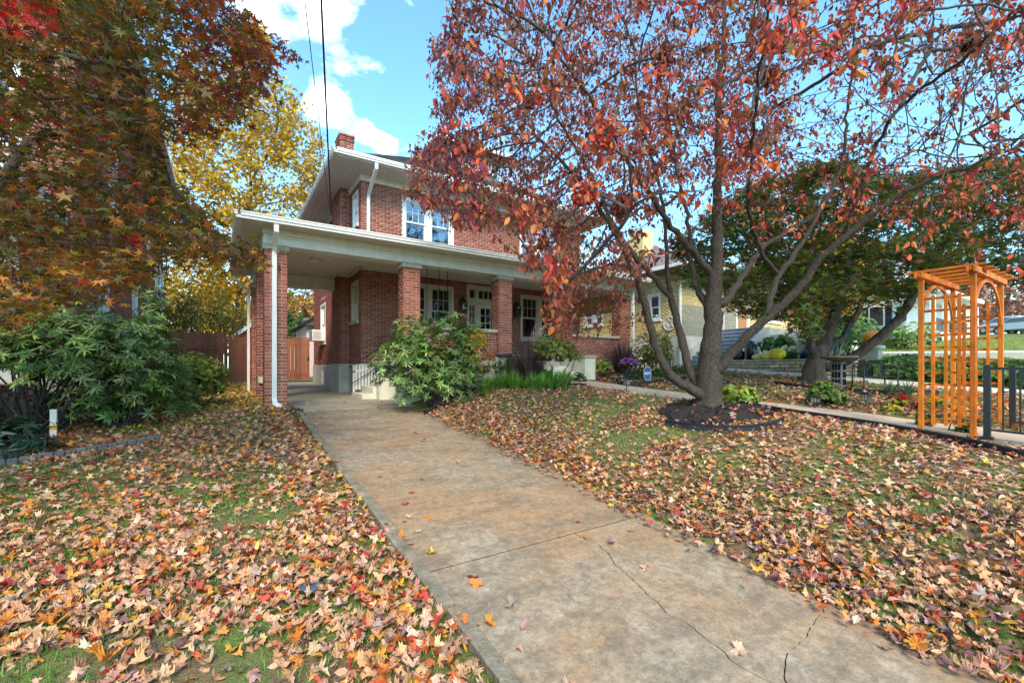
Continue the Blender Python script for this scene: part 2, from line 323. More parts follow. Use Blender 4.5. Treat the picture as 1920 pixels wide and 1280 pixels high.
lawn = bulk('lawn', np.stack([XX, YY, ZZ], 2).reshape(-1, 3), quads.ravel(), np.full(len(quads), 4), M_lawn, smooth=True, kind='structure')

# driveway
def drive_material(name, base, base2, stain, dark, amt):
    m = bpy.data.materials.new(name); m.use_nodes = True; n = m.node_tree.nodes; l = m.node_tree.links; b = n['Principled BSDF']; b.inputs['Roughness'].default_value = 0.9; b.inputs['Specular IOR Level'].default_value = 0.2
    t = n.new('ShaderNodeTexCoord')
    def noise(s, d=7, r=0.65, st=(1, 1, 1)):
        mpn = n.new('ShaderNodeMapping'); mpn.inputs['Scale'].default_value = st; l.new(t.outputs['Object'], mpn.inputs[0])
        z = n.new('ShaderNodeTexNoise'); z.inputs['Scale'].default_value = s; z.inputs['Detail'].default_value = d; z.inputs['Roughness'].default_value = r; z.inputs['Distortion'].default_value = 0.4; l.new(mpn.outputs[0], z.inputs['Vector']); return z.outputs['Fac']
    def mr(f, a, b_, c=0.0, d=1.0):
        q = n.new('ShaderNodeMapRange'); q.inputs[1].default_value = a; q.inputs[2].default_value = b_; q.inputs[3].default_value = c; q.inputs[4].default_value = d; l.new(f, q.inputs[0]); return q.outputs[0]
    def mixc(f, c1, c2):
        q = n.new('ShaderNodeMixRGB'); l.new(f, q.inputs[0])
        for i, c in ((1, c1), (2, c2)):
            if isinstance(c, tuple): q.inputs[i].default_value = (*c, 1)
            else: l.new(c, q.inputs[i])
        return q.outputs[0]
    c = mixc(mr(noise(9), 0.35, 0.65), base, base2)
    c = mixc(mr(noise(0.75, 5, 0.6), 0.40, 0.62, 0, amt), c, stain)
    c = mixc(mr(noise(2.4, 8, 0.7, (0.6, 1.3, 1)), 0.46, 0.66, 0, 0.75), c, dark)
    c = mixc(mr(noise(7, 8, 0.75, (1.4, 0.7, 1)), 0.50, 0.66, 0, 0.5), c, dark)
    c = mixc(mr(noise(38, 5, 0.7), 0.55, 0.80, 0, 0.35), c, (0.50, 0.43, 0.34))
    c = mixc(mr(noise(55, 3, 0.6), 0.60, 0.72, 0, 0.55), c, (0.12, 0.095, 0.075))
    c = mixc(mr(noise(17, 9, 0.8), 0.47, 0.60, 0, 0.55), c, dark)
    c = mixc(mr(noise(13, 9, 0.8, (1, 1.6, 1)), 0.52, 0.66, 0, 0.5), c, (0.46, 0.38, 0.29))
    l.new(c, b.inputs['Base Color'])
    bp = n.new('ShaderNodeBump'); bp.inputs['Strength'].default_value = 0.6; bp.inputs['Distance'].default_value = 0.006; l.new(noise(60, 5), bp.inputs['Height']); l.new(bp.outputs[0], b.inputs['Normal'])
    return m
M_drive = drive_material('driveway_concrete', (0.26, 0.19, 0.123), (0.45, 0.345, 0.23), (0.40, 0.215, 0.10), (0.155, 0.115, 0.078), 0.85)
M_slab = drive_material('carport_concrete', (0.42, 0.37, 0.29), (0.50, 0.45, 0.36), (0.42, 0.28, 0.16), (0.20, 0.17, 0.13), 0.35)
def dpx(u, v):
    t = (u - 960) / 830; s = (v - 690) / 830; yc = FWD[1] + RGT[1] * t; xc = FWD[0] + RGT[0] * t; zc = 1.82 / (s + 0.1 * yc); return (xc * zc, yc * zc)
DX0, DX1 = 1.27, 3.72
def rough_line(pts, n=3, amp=0.016):
    P = [np.array(p) for p in pts]
    for k in range(n):
        Q = [P[0]]
        for a, b in zip(P[:-1], P[1:]): Q += [(a + b) / 2 + R.normal(0, amp, 2), b]
        P = Q; amp *= 0.5
    return P
drive = tag(obj('driveway', MB().box(DX0 + 0.01, DX1 - 0.01, -5.9, 9.6, -0.02, 0.0), M_mulch), kind='structure')
# sub-base follows the slope
dm = MB().prism([(DX0, -5.9), (DX1, -5.9), (DX1, 9.66), (DX0, 9.66)], lambda x, y: drv(y) - 0.16, lambda x, y: drv(y) - 0.007)
bpy.data.objects.remove(drive); drive = tag(obj('driveway', dm, M_mulch), kind='structure')
def slab(poly, m=M_drive, par=drive, lift=0.0):
    return part('slab', MB().prism(poly, lambda x, y: drv(y) - 0.09 + lift, lambda x, y: drv(y) + lift), m, par)
c1 = rough_line([dpx(*p) for p in ((1085, 1004), (1122, 1020), (1150, 1052), (1180, 1080), (1210, 1112), (1250, 1150), (1310, 1186), (1390, 1250))] + [(2.75, -0.2), (2.62, -2.0), (2.7, -5.9)])
c1[0] = np.array([c1[0][0], 3.085])
c2 = rough_line([(DX1, 1.62)] + [dpx(*p) for p in ((1540, 1128), (1536, 1150), (1512, 1190), (1475, 1222), (1473, 1278))] + [(3.05, -0.9)])
c2e = c2[-1]
# slab split by two wandering cracks
g = 0.0045
left = [(p[0] - g, p[1]) for p in c1]; slab([(DX0, 3.085)] + [(DX0, -5.9)] + left[::-1])
k_join = min(range(len(c1)), key=lambda i: abs(c1[i][1] - (-0.9)))
rt_ = [(p[0] + g, p[1]) for p in c1[:k_join + 1]]
c2m = [(p[0] - 1.3 * g, p[1] - 0.5 * g) for p in c2]
slab([(DX1, 3.085)] + rt_ + [c2m[-1]] + c2m[::-1][1:] if c2m[-1][0] > rt_[-1][0] + 0.02 else [(DX1, 3.085)] + rt_ + c2m[::-1])
c2p = [(p[0] + 1.3 * g, p[1] - 1.2 * g) for p in c2]
slab(c2p + [(p[0] + g, p[1]) for p in c1[k_join:]] + [(DX1, -5.9)]) if False else slab([(DX1, c2p[0][1])] + c2p[1:] + [(c1[k_join][0] + 0.03, c2p[-1][1] - 0.02)] + [(p[0] + g, p[1]) for p in c1[k_join + 1:]] + [(DX1, -5.9)])
for a, b in ((3.106, 5.058), (5.082, 6.856), (6.88, 8.288), (8.312, 9.645)):
    slab([(DX0, a), (DX1, a), (DX1, b), (DX0, b)], lift=R.uniform(-0.001, 0.004))
cp = tag(obj('carport_floor', MB().box(1.1, 3.7, 9.68, 21.3, -1.2, -0.93), M_mulch), kind='structure')
for a, b in ((9.672, 12.4), (12.41, 15.3), (15.31, 18.3), (18.31, 21.3)):
    slab([(1.1, a), (3.69, a), (3.69, b), (1.1, b)], M_slab, cp, lift=0.012)
# kerbs
kerb = tag(obj('kerb', MB().prism([(1.15, -5.9), (1.25, -5.9), (1.25, 9.55), (1.15, 9.55)], lambda x, y: drv(y) - 0.2, lambda x, y: drv(y) - 0.012), M_mulch), kind='structure')
y = -2.6; M_kerb = mat('kerb_concrete', (0.14, 0.11, 0.072), 0.95, 0.35, 6, 0.6, 45, col2=(0.31, 0.25, 0.17))
while y < 9.5:
    Ln = R.uniform(0.85, 1.25); x0 = 1.135 + R.uniform(-0.012, 0.012); tl = R.uniform(-0.012, 0.012); e = min(y + Ln - 0.025, 9.55); tp = R.uniform(0.07, 0.09)
    P = [(x0, y), (x0 + 0.105, y + 0.01), (x0 + 0.105 + tl, e), (x0 + tl, e - 0.012)]
    part('kerb_stone', MB().prism(P, lambda x, yy: drv(yy) - 0.15, lambda x, yy: drv(yy) + tp + (0.012 if x < x0 + 0.05 else -0.004)), M_kerb, kerb, bevel=0.012); y += Ln
y = -1.4
kr = tag(obj('kerb', MB().prism([(3.76, -5.9), (3.84, -5.9), (3.84, 9.0), (3.76, 9.0)], lambda x, yy: drv(yy) - 0.2, lambda x, yy: drv(yy) - 0.03), M_mulch), kind='structure')
for (a, b) in ((-2.2, -0.7), (-0.65, 0.55), (4.5, 5.4), (5.45, 6.4), (6.45, 7.2), (7.25, 8.2)):
    part('kerb_stone', MB().prism([(3.74, a), (3.87, a + 0.02), (3.88, b), (3.75, b - 0.02)], lambda x, yy: drv(yy) - 0.15, lambda x, yy: drv(yy) + 0.045), M_kerb, kr, bevel=0.012)

# garden path from the porch steps to the arbor
def PY(y): return -0.968 + 0.072 * min(max(y, -6), 9)
cl = [(7.36, 9.2), (7.37, 8.4), (7.40, 7.4), (7.50, 6.2), (7.70, 4.9), (8.05, 3.7), (8.28, 2.6), (8.36, 1.4), (8.36, -0.4), (8.36, -5.9)]
pw = tag(obj('garden_path', MB().box(7.3, 8.2, -5.8, 9.0, -1.7, -1.62), M_mulch), kind='structure')
for i, (a, b) in enumerate(zip(cl[:-1], cl[1:])):
    a = np.array(a); b = np.array(b); d = (b - a) / np.linalg.norm(b - a); a2 = a + d * 0.006; b2 = b - d * 0.006
    hw = 0.56
    if i == 0: P = [(6.55, 9.2), (6.7, 8.42), (7.93, 8.42), (8.18, 9.2)]
    else:
        n0 = np.array([-d[1], d[0]]); p0 = (np.array(cl[i]) - np.array(cl[i - 1])); p0 /= np.linalg.norm(p0); p1 = (np.array(cl[min(i + 2, len(cl) - 1)]) - b) if i + 2 < len(cl) else d; p1 = p1 / np.linalg.norm(p1)
        na = (d + p0) / 2; na = np.array([-na[1], na[0]]) / np.linalg.norm(na); nb = (d + p1) / 2; nb = np.array([-nb[1], nb[0]]) / np.linalg.norm(nb)
        P = [tuple(a2 - na * hw), tuple(a2 + na * hw), tuple(b2 + nb * hw), tuple(b2 - nb * hw)]
        P = P[::-1] if np.cross(np.array(P[1]) - P[0], np.array(P[2]) - P[1]) < 0 else P
    part('slab', MB().prism(P, lambda x, yy: PY(yy) - 0.12, lambda x, yy: PY(yy) + 0.028), M_path, pw)
# neighbour's pale concrete walk beyond the junipers' foot, and the pavement crossing the far lawn
nw = tag(obj('neighbour_walk', MB().prism([(12.6, -6), (13.9, -6), (13.9, 13), (12.6, 13)], lambda x, yy: g1(13.9, yy) - 0.6, lambda x, yy: g1(13.2, yy) - 0.3), M_mulch), kind='structure')
for k in range(12):
    a = -5.9 + k * 1.55; part('slab', MB().prism([(12.6, a), (13.9, a), (13.9, a + 1.53), (12.6, a + 1.53)], lambda x, yy: g1(x, yy) - 0.1, lambda x, yy: g1(x, yy) + 0.03), M_concl, nw)
fp = tag(obj('pavement', MB().prism([(24, -40), (25.4, -40), (25.4, 12), (24, 12)], lambda x, yy: g1(x, yy) - 0.2, lambda x, yy: g1(x, yy) + 0.05), M_concl), kind='structure')

# mulch bed round the dogwood
TX, TY = 6.62, 4.33
mb = MB(); vs = [(TX, TY, g1(TX, TY) + 0.10)]; fs = []
for j, q in enumerate((0.4, 0.75, 1.0)):
    for k in range(36):
        a = 2 * math.pi * k / 36; rx, ry = 1.02 * q, 0.80 * q; x = TX + 0.02 + rx * math.cos(a) ; y = TY - 0.15 + ry * math.sin(a)
        vs.append((x, y, g1(x, y) + (0.09, 0.07, 0.0)[j] + R.normal(0, 0.012)))
for k in range(36):
    fs.append((0, 1 + k, 1 + (k + 1) % 36))
    for j in range(2): fs.append((1 + j * 36 + k, 1 + (j + 1) * 36 + k, 1 + (j + 1) * 36 + (k + 1) % 36, 1 + j * 36 + (k + 1) % 36))
tag(obj('mulch_bed', MB().add(vs, fs), M_mulch, smooth=True), kind='structure')
# mulch chips
n = 1800; a = R.uniform(0, 2 * np.pi, n); q = np.sqrt(R.uniform(0, 1, n)); px = TX + 0.02 + 1.0 * q * np.cos(a); py = TY - 0.15 + 0.78 * q * np.sin(a)
chip = ([(-.5, -.15, 0), (.5, -.2, 0), (.5, .15, .05), (-.5, .2, .05), (-.4, 0, .12), (.4, 0, .12)], [(0, 1, 5, 4), (2, 3, 4, 5), (1, 2, 5), (3, 0, 4)])
ax = rdir(n); ax[:, 2] *= 0.35
scatter('mulch_chips', [chip], np.zeros(n, int), np.stack([px, py, G(px, py) + 0.075 * (1.05 - q ** 2) + 0.015], 1), orient(ax, np.tile([0.05, 0.02, 1.0], (n, 1))), R.uniform(0.03, 0.075, n), pal([(0.03, 0.02, 0.015), (0.06, 0.04, 0.028), (0.018, 0.013, 0.011)], n), M_dry, kind='stuff')

# flexible black bed edging
def edging(pts, label, h=0.075):
    P = []
    for a, b in zip(pts[:-1], pts[1:]):
        for t in np.linspace(0, 1, 7)[:-1]: P.append(np.array(a) * (1 - t) + np.array(b) * t)
    P.append(np.array(pts[-1])); P = np.array(P)
    for _ in range(2): P[1:-1] = (P[:-2] + P[1:-1] * 2 + P[2:]) / 4
    vs = []; fs = []
    d = np.gradient(P, axis=0); d /= np.linalg.norm(d, axis=1)[:, None]; nn = np.stack([-d[:, 1], d[:, 0]], 1)
    for i, p in enumerate(P):
        z = g1(*p)
        for s_, zz in ((-0.012, -0.05), (-0.012, h), (-0.02, h + 0.012), (0, h + 0.026), (0.02, h + 0.012), (0.012, h), (0.012, -0.05)):
            q = p + nn[i] * s_; vs.append((q[0], q[1], z + zz))
    for i in range(len(P) - 1):
        for k in range(6): fs.append((i * 7 + k, i * 7 + k + 1, (i + 1) * 7 + k + 1, (i + 1) * 7 + k))
    fs += [tuple(range(7)), tuple((len(P) - 1) * 7 + k for k in range(6, -1, -1))]
    return tag(obj('bed_edging', MB().add(vs, fs), M_edge, smooth=False), label, 'edging')
def gxy(u, v): p = gp(u, v); return (p[0], p[1])
edging([gxy(*p) for p in ((1372, 758), (1420, 768), (1480, 778), (1560, 790), (1640, 803), (1720, 818), (1790, 832), (1860, 848), (1940, 868))], 'long black plastic edging strip along the path towards the arbor')
edging([gxy(*p) for p in ((1248, 798), (1290, 806), (1345, 811), (1400, 811), (1445, 805), (1469, 794))], 'curved black edging in front of the mulch round the red tree')
edging([gxy(*p) for p in ((1145, 713), (1170, 722), (1210, 723), (1245, 717), (1290, 712))], 'black edging below the blue sign and purple flowers')
edging([gxy(*p) for p in ((1452, 722), (1500, 729), (1560, 734), (1640, 740), (1700, 741), (1760, 742))], 'black edging in front of bird bath and bench')
edging([gxy(*p) for p in ((795, 778), (835, 760), (870, 742), (900, 733), (960, 727), (1040, 727), (1100, 727))], 'black edging of the porch bed below the low green plants')
# ------------------------------------------------------------------ brickwork and openings
CO = 0.0677
class FR:
    def __init__(s, O, U, Nn): s.O = np.array(O, float); s.U = np.array(U, float); s.N = np.array(Nn, float)
    def p(s, u, d, z): q = s.O + s.U * u + s.N * d; return (q[0], q[1], z)
    def box(s, mb, u0, u1, d0, d1, z0, z1):
        return mb.add([s.p(u0, d1, z0), s.p(u1, d1, z0), s.p(u1, d0, z0), s.p(u0, d0, z0), s.p(u0, d1, z1), s.p(u1, d1, z1), s.p(u1, d0, z1), s.p(u0, d0, z1)],
                      [(0, 3, 2, 1), (4, 5, 6, 7), (0, 1, 5, 4), (1, 2, 6, 5), (2, 3, 7, 6), (3, 0, 4, 7)])
def spans(u0, u1, holes):
    out = [(u0, u1)]
    for a, b in holes:
        nw_ = []
        for s, e in out:
            if b <= s or a >= e: nw_.append((s, e)); continue
            if a > s: nw_.append((s, a))
            if b < e: nw_.append((b, e))
        out = nw_
    return out
def brick_rects(u0, u1, z0, z1, holes=(), soldiers=True, L=0.2133, sold_h=0.205):
    out = []; k = 0; z = z0
    ex = [(h[0], h[1], h[3], h[3] + sold_h) for h in holes if soldiers and len(h) < 5]
    while z < z1 - 0.02:
        zt = min(z + CO, z1); hs = [(h[0], h[1]) for h in list(holes) + ex if h[2] < zt - 0.012 and h[3] > z + 0.012]
        for s, e in spans(u0, u1, hs):
            off = (k % 2) * L / 2; i = math.floor((s - u0 - off) / L)
            while u0 + off + i * L < e:
                a = max(u0 + off + i * L, s); b = min(u0 + off + (i + 1) * L, e); i += 1
                if b - a > 0.03: out.append((a + 0.006, b - 0.006, z + 0.006, zt - 0.006))
        z += CO; k += 1
    for (a, b, za, zb) in ex:
        n = max(1, round((b - a) / CO)); w_ = (b - a) / n
        for i in range(n): out.append((a + i * w_ + 0.005, a + (i + 1) * w_ - 0.005, za + 0.005, zb - 0.005))
    return out
class Bricks:
    def __init__(s): s.V = []
    def add(s, fr, rects, t=0.03, proud=0.0):
        r = np.array(rects)
        if len(r) == 0: return
        j = R.normal(0, 0.0012, len(r)) + proud; q = []
        for u, z, d in ((0, 2, 0), (1, 2, 0), (1, 3, 0), (0, 3, 0), (0, 2, 1), (1, 2, 1), (1, 3, 1), (0, 3, 1)):
            P = fr.O[None] + fr.U[None] * r[:, u][:, None] + fr.N[None] * (j if d == 0 else np.full(len(r), -t))[:, None]; P = P.copy(); P[:, 2] = r[:, z]; q.append(P)
        s.V.append(np.stack(q, 1))
    def build(s, name, m, parent):
        V = np.concatenate(s.V); n = len(V); F = np.array([(0, 1, 2, 3), (0, 4, 5, 1), (1, 5, 6, 2), (2, 6, 7, 3), (3, 7, 4, 0)])
        LI = (F.ravel()[None] + (np.arange(n) * 8)[:, None]).ravel()
        return bulk(name, V.reshape(-1, 3), LI, np.full(n * 5, 4), m, parent, 'stuff')
def wall_core(mb, fr, u0, u1, z0, z1, holes, t=0.22, back=0.007):
    zs = sorted(set([z0, z1] + [h[2] for h in holes] + [h[3] for h in holes])); zs = [z for z in zs if z0 <= z <= z1]
    for a, b in zip(zs[:-1], zs[1:]):
        for s, e in spans(u0, u1, [(h[0], h[1]) for h in holes if h[2] < b - 1e-4 and h[3] > a + 1e-4]): fr.box(mb, s, e, -t, -back, a, b)

def window(parent, fr, ua, ub, za, zb, sashes=1, grid=(3, 2), lower_grid=None, casing=0.10, mull=0.18, M=None, glass=None, sill=True, inside=None):
    M = M or M_white; glass = glass or M_glass
    f = MB(); cs = casing
    fr.box(f, ua, ua + cs, -0.10, 0.012, za, zb); fr.box(f, ub - cs, ub, -0.10, 0.012, za, zb); fr.box(f, ua + cs, ub - cs, -0.10, 0.014, zb - cs, zb); fr.box(f, ua + cs, ub - cs, -0.10, 0.01, za, za + 0.05)
    iw = (ub - ua - 2 * cs - mull * (sashes - 1)) / sashes; panes = []
    for s in range(sashes):
        a = ua + cs + s * (iw + mull); b = a + iw
        if s: fr.box(f, a - mull, a, -0.10, 0.008, za + 0.05, zb - cs)
        zi0, zi1 = za + 0.05, zb - cs; zm = (zi0 + zi1) / 2; sw = 0.045
        # upper sash (outer), lower sash (inner)
        for (z0, z1, d, gr) in ((zm - 0.02, zi1, -0.035, grid), (zi0, zm + 0.02, -0.07, lower_grid)):
            fr.box(f, a, a + sw, d - 0.03, d, z0, z1); fr.box(f, b - sw, b, d - 0.03, d, z0, z1); fr.box(f, a + sw, b - sw, d - 0.03, d - 0.001, z1 - sw, z1); fr.box(f, a + sw, b - sw, d - 0.03, d - 0.001, z0, z0 + sw)
            gx, gz = gr or (1, 1); pw_ = (b - a - 2 * sw) / gx; ph = (z1 - z0 - 2 * sw) / gz
            for i in range(1, gx): fr.box(f, a + sw + i * pw_ - 0.008, a + sw + i * pw_ + 0.008, d - 0.024, d - 0.006, z0 + sw, z1 - sw)
            for j in range(1, gz): fr.box(f, a + sw, b - sw, d - 0.023, d - 0.007, z0 + sw + j * ph - 0.008, z0 + sw + j * ph + 0.008)
            for i in range(gx):
                for j in range(gz): panes.append((a + sw + i * pw_, a + sw + (i + 1) * pw_, d - 0.018, z0 + sw + j * ph, z0 + sw + (j + 1) * ph))
    w_ = part('window', f, M, parent)
    for (a, b, d, z0, z1) in panes: part('pane', fr.box(MB(), a + 0.004, b - 0.004, d, d + 0.004, z0 + 0.004, z1 - 0.004), glass, w_)
    if sill: part('sill', fr.box(MB(), ua - 0.05, ub + 0.05, -0.08, 0.06, za - 0.07, za - 0.002), M, w_)
    if inside == 'blind':
        b_ = MB(); z = za + 0.1
        while z < zb - 0.12: fr.box(b_, ua + cs + 0.02, ub - cs - 0.02, -0.19, -0.165, z, z + 0.022); z += 0.05
        part('blind', b_, M_blind, w_); 
    if inside == 'curtain':
        for s, e in ((ub - cs - 0.32, ub - cs), (ua + cs, ua + cs + 0.10)):
            c_ = MB(); nn_ = 18; xs_c = np.linspace(s, e, nn_); V = [fr.p(q, -0.21 + 0.014 * math.sin(i * 2.1), z) for z in (za + 0.06, zb - cs) for i, q in enumerate(xs_c)]
            c_.add(V, [(i, i + 1, nn_ + i + 1, nn_ + i) for i in range(nn_ - 1)]); part('curtain', c_, M_curtain, w_)
    fr_back = fr.box(MB(), ua + 0.01, ub - 0.01, -0.9, -0.88, za, zb); part('room_shade_panel', fr_back, M_dark, w_)  # black panel added behind the panes, room shade put into its colour
    return w_

# ------------------------------------------------------------------ the brick house
HX0, HX1, HY0, HY1 = 3.23, 11.42, 12.8, 20.7
GZ = -0.95
house = thing('brick_house', (7.3, 12.0, -0.8), 'two-storey red brick house with carport and white-trimmed front porch', 'house')
Ff = FR((0, HY0, 0), (1, 0, 0), (0, -1, 0)); Fl = FR((HX0, 0, 0), (0, 1, 0), (-1, 0, 0)); Fr_ = FR((HX1, 0, 0), (0, 1, 0), (1, 0, 0)); Fb = FR((0, HY1, 0), (1, 0, 0), (0, 1, 0))
hf = [(4.43, 6.10, 3.72, 5.10), (8.63, 10.34, 3.72, 5.10), (4.43, 6.10, 1.02, 2.58), (8.66, 10.34, 1.02, 2.58), (6.57, 8.20, 0.20, 2.70, 0)]
hl = [(13.10, 13.95, 1.37, 2.56), (18.0, 19.05, 0.98, 2.52), (13.10, 13.75, 4.15, 5.15), (18.0, 19.05, 3.9, 5.15)]
walls = {}
for nm, fr, u0, u1, hs, zt in (('front_wall', Ff, HX0, HX1, hf, 5.42), ('side_wall', Fl, HY0, HY1, hl, 5.42), ('side_wall', Fr_, HY0, HY1, [], 5.42), ('back_wall', Fb, HX0, HX1, [], 5.42)):
    mb = MB(); e = 0.012 if nm == 'side_wall' else 0
    wall_core(mb, fr, u0 + (0.2 if nm == 'side_wall' else 0.012), u1 - (0.2 if nm == 'side_wall' else 0.012), 0.14, zt, hs)
    wl = part(nm, mb, M_mortar, house); walls[(nm, fr is Fr_)] = wl
    B = Bricks(); B.add(fr, brick_rects(u0, u1, 0.14, zt, hs))
    B.build('brickwork', M_brick, wl)
# chimney breast on the carport side
CX0, CY0, CY1 = 2.95, 14.15, 15.40
ch = part('chimney', MB().box(CX0 + 0.007, 3.342, CY0 + 0.007, CY1 - 0.007, 0.14, 5.7).box(CX0 + 0.007, 3.342, CY0 + 0.0075, 14.713, 5.7, 7.05), M_mortar, house)
B = Bricks(); B.add(FR((CX0, 0, 0), (0, 1, 0), (-1, 0, 0)), brick_rects(CY0, CY1, 0.14, 5.7)); B.add(FR((0, CY0, 0), (1, 0, 0), (0, -1, 0)), brick_rects(CX0, 3.35, 0.14, 6.95)); B.add(FR((0, CY1, 0), (1, 0, 0), (0, 1, 0)), brick_rects(CX0, 3.35, 0.14, 5.7))
SY = 14.72; B.add(FR((CX0, 0, 0), (0, 1, 0), (-1, 0, 0)), brick_rects(CY0, SY, 5.7, 6.95)); B.add(FR((3.35, 0, 0), (0, 1, 0), (1, 0, 0)), brick_rects(CY0, SY, 5.7, 6.95)); B.add(FR((0, SY, 0), (1, 0, 0), (0, 1, 0)), brick_rects(CX0, 3.35, 5.7, 6.95))
for k, q in ((0, 0.02), (1, 0.02), (2, 0.035)):
    z = 6.95 + k * CO
    for fr, a, b in ((FR((CX0 - q, 0, 0), (0, 1, 0), (-1, 0, 0)), CY0 - q, SY + q), (FR((0, CY0 - q, 0), (1, 0, 0), (0, -1, 0)), CX0 - q, 3.35 + q), (FR((3.35 + q, 0, 0), (0, 1, 0), (1, 0, 0)), CY0 - q, SY + q)): B.add(fr, brick_rects(a, b, z, z + CO), t=0.08)
B.build('brickwork', M_brick, ch)
part('chimney_cap', MB().box(CX0 - 0.02, 3.37, CY0 - 0.02, SY + 0.02, 7.155, 7.19).box(CX0 + 0.08, 3.26, CY0 + 0.1, SY - 0.1, 7.19, 7.26), M_stone, ch)
# foundation
fm = MB(); fh = [(18.15, 18.75, -0.62, 0.02)]
wall_core(fm, FR((HX0 - 0.03, 0, 0), (0, 1, 0), (-1, 0, 0)), HY0 - 0.03, HY1 + 0.03, GZ, 0.135, fh, t=0.25, back=0)
fm.box(HX0 + 0.22, HX1 + 0.03, HY0 - 0.03, HY0 + 0.22, GZ, 0.135); fm.box(CX0 - 0.05, HX0 - 0.03, CY0 - 0.05, CY1 + 0.05, GZ, 0.135)
fd = part('foundation', fm, M_conc, house, bevel=0.01)
f = MB(); Ffd = FR((HX0 - 0.03, 0, 0), (0, 1, 0), (-1, 0, 0)); Ffd.box(f, 18.15, 18.75, -0.12, -0.06, -0.62, 0.02); part('basement_window', f, M_white, house)
# windows
window(house, Ff, *hf[0][:4], sashes=2, inside='curtain'); window(house, Ff, *hf[1][:4], sashes=2, inside='curtain'); 
window(house, Ff, *hf[2][:4], sashes=2, M=M_trim, glass=M_glassd, inside='blind'); window(house, Ff, *hf[3][:4], sashes=2, M=M_trim, glass=M_glassd, inside='blind')
window(house, Fl, *hl[0][:4], M=M_trim, inside='blind', casing=0.08); window(house, Fl, *hl[1][:4], casing=0.1); window(house, Fl, *hl[2][:4], casing=0.08); window(house, Fl, *hl[3][:4])
# front door with side lights and transom lights
dfm = MB(); panes = []
def fb(a, b, z0, z1, d0=-0.12, d1=0.0): Ff.box(dfm, a, b, d0, d1, z0, z1)
fb(6.57, 6.66, 0.2, 2.7, -0.12, 0.012); fb(8.11, 8.2, 0.2, 2.7, -0.12, 0.012); fb(6.66, 8.11, 2.6, 2.7, -0.12, 0.014); fb(6.66, 8.11, 2.12, 2.24, -0.12, 0.008)
for a in (6.90, 7.80): fb(a, a + 0.09, 0.2, 2.6, -0.12, 0.004)
for (a, b, nx_) in ((6.66, 6.90, 1), (6.99, 7.80, 4), (7.89, 8.11, 1)):
    fb(a, b, 2.24, 2.29, -0.1, -0.02); fb(a, b, 2.55, 2.6, -0.1, -0.02)
    w_ = (b - a - 0.06) / nx_
    fb(a, a + 0.03, 2.29, 2.55, -0.1, -0.02); fb(b - 0.03, b, 2.29, 2.55, -0.1, -0.02)
    for i in range(nx_):
        if i: fb(a + 0.03 + i * w_ - 0.012, a + 0.03 + i * w_ + 0.012, 2.29, 2.55, -0.1, -0.025)
        panes.append((a + 0.03 + i * w_ + 0.014, a + 0.03 + (i + 1) * w_ - 0.014, 2.29, 2.55))
for (a, b) in ((6.66, 6.90), (7.89, 8.11)):
    fb(a, b, 0.2, 0.95, -0.1, -0.03); fb(a, b, 2.06, 2.12, -0.1, -0.03); fb(a, a + 0.03, 0.95, 2.06, -0.1, -0.03); fb(b - 0.03, b, 0.95, 2.06, -0.1, -0.03); m_ = (a + b) / 2; fb(m_ - 0.01, m_ + 0.01, 0.95, 2.06, -0.1, -0.035)
    for k in range(5):
        z0 = 0.95 + k * 0.222
        if k: fb(a + 0.03, b - 0.03, z0 - 0.01, z0 + 0.01, -0.098, -0.036)
        panes += [(a + 0.034, m_ - 0.012, z0 + 0.012, z0 + 0.21), (m_ + 0.012, b - 0.034, z0 + 0.012, z0 + 0.21)]
du = part('door_frame', dfm, M_trim, house)
for (a, b, z0, z1) in panes: part('pane', Ff.box(MB(), a, b, -0.075, -0.07, z0, z1), M_glassd, du)
dd = MB(); dp_ = []
def db(a, b, z0, z1, d0=-0.10, d1=-0.05): Ff.box(dd, a, b, d0, d1, z0, z1)
a, b = 7.0, 7.79; db(a, a + 0.11, 0.2, 2.11); db(b - 0.11, b, 0.2, 2.11); db(a + 0.11, b - 0.11, 1.98, 2.11, -0.1, -0.051); db(a + 0.11, b - 0.11, 0.2, 0.85, -0.1, -0.051)
zz = [0.85, 1.50, 1.74, 1.98]
for i in range(3):
    xa = a + 0.11 + i * 0.19; xb = xa + 0.19
    if i: db(xa - 0.012, xa + 0.012, 0.85, 1.98, -0.095, -0.055)
    for j in range(3): dp_.append((xa + 0.014, xb - 0.014, zz[j] + 0.014, zz[j + 1] - 0.014))
for z in zz[1:3]: db(a + 0.11, b - 0.11, z - 0.013, z + 0.013, -0.094, -0.056)
door = part('door', dd, M_trim, house)
for (xa, xb, z0, z1) in dp_: part('pane', Ff.box(MB(), xa, xb, -0.08, -0.074, z0, z1), M_glassd, door)
part('handle', MB().lathe((7.06, 12.83, 1.05), [(0.01, 0), (0.028, 0.02), (0.028, 0.05), (0.01, 0.07)], 10), M_black, door)
part('room_shade_panel', Ff.box(MB(), 6.5, 8.3, -0.9, -0.88, 0.1, 2.8), M_dark, du)  # added black panel, imitates the unlit hall behind the door glass

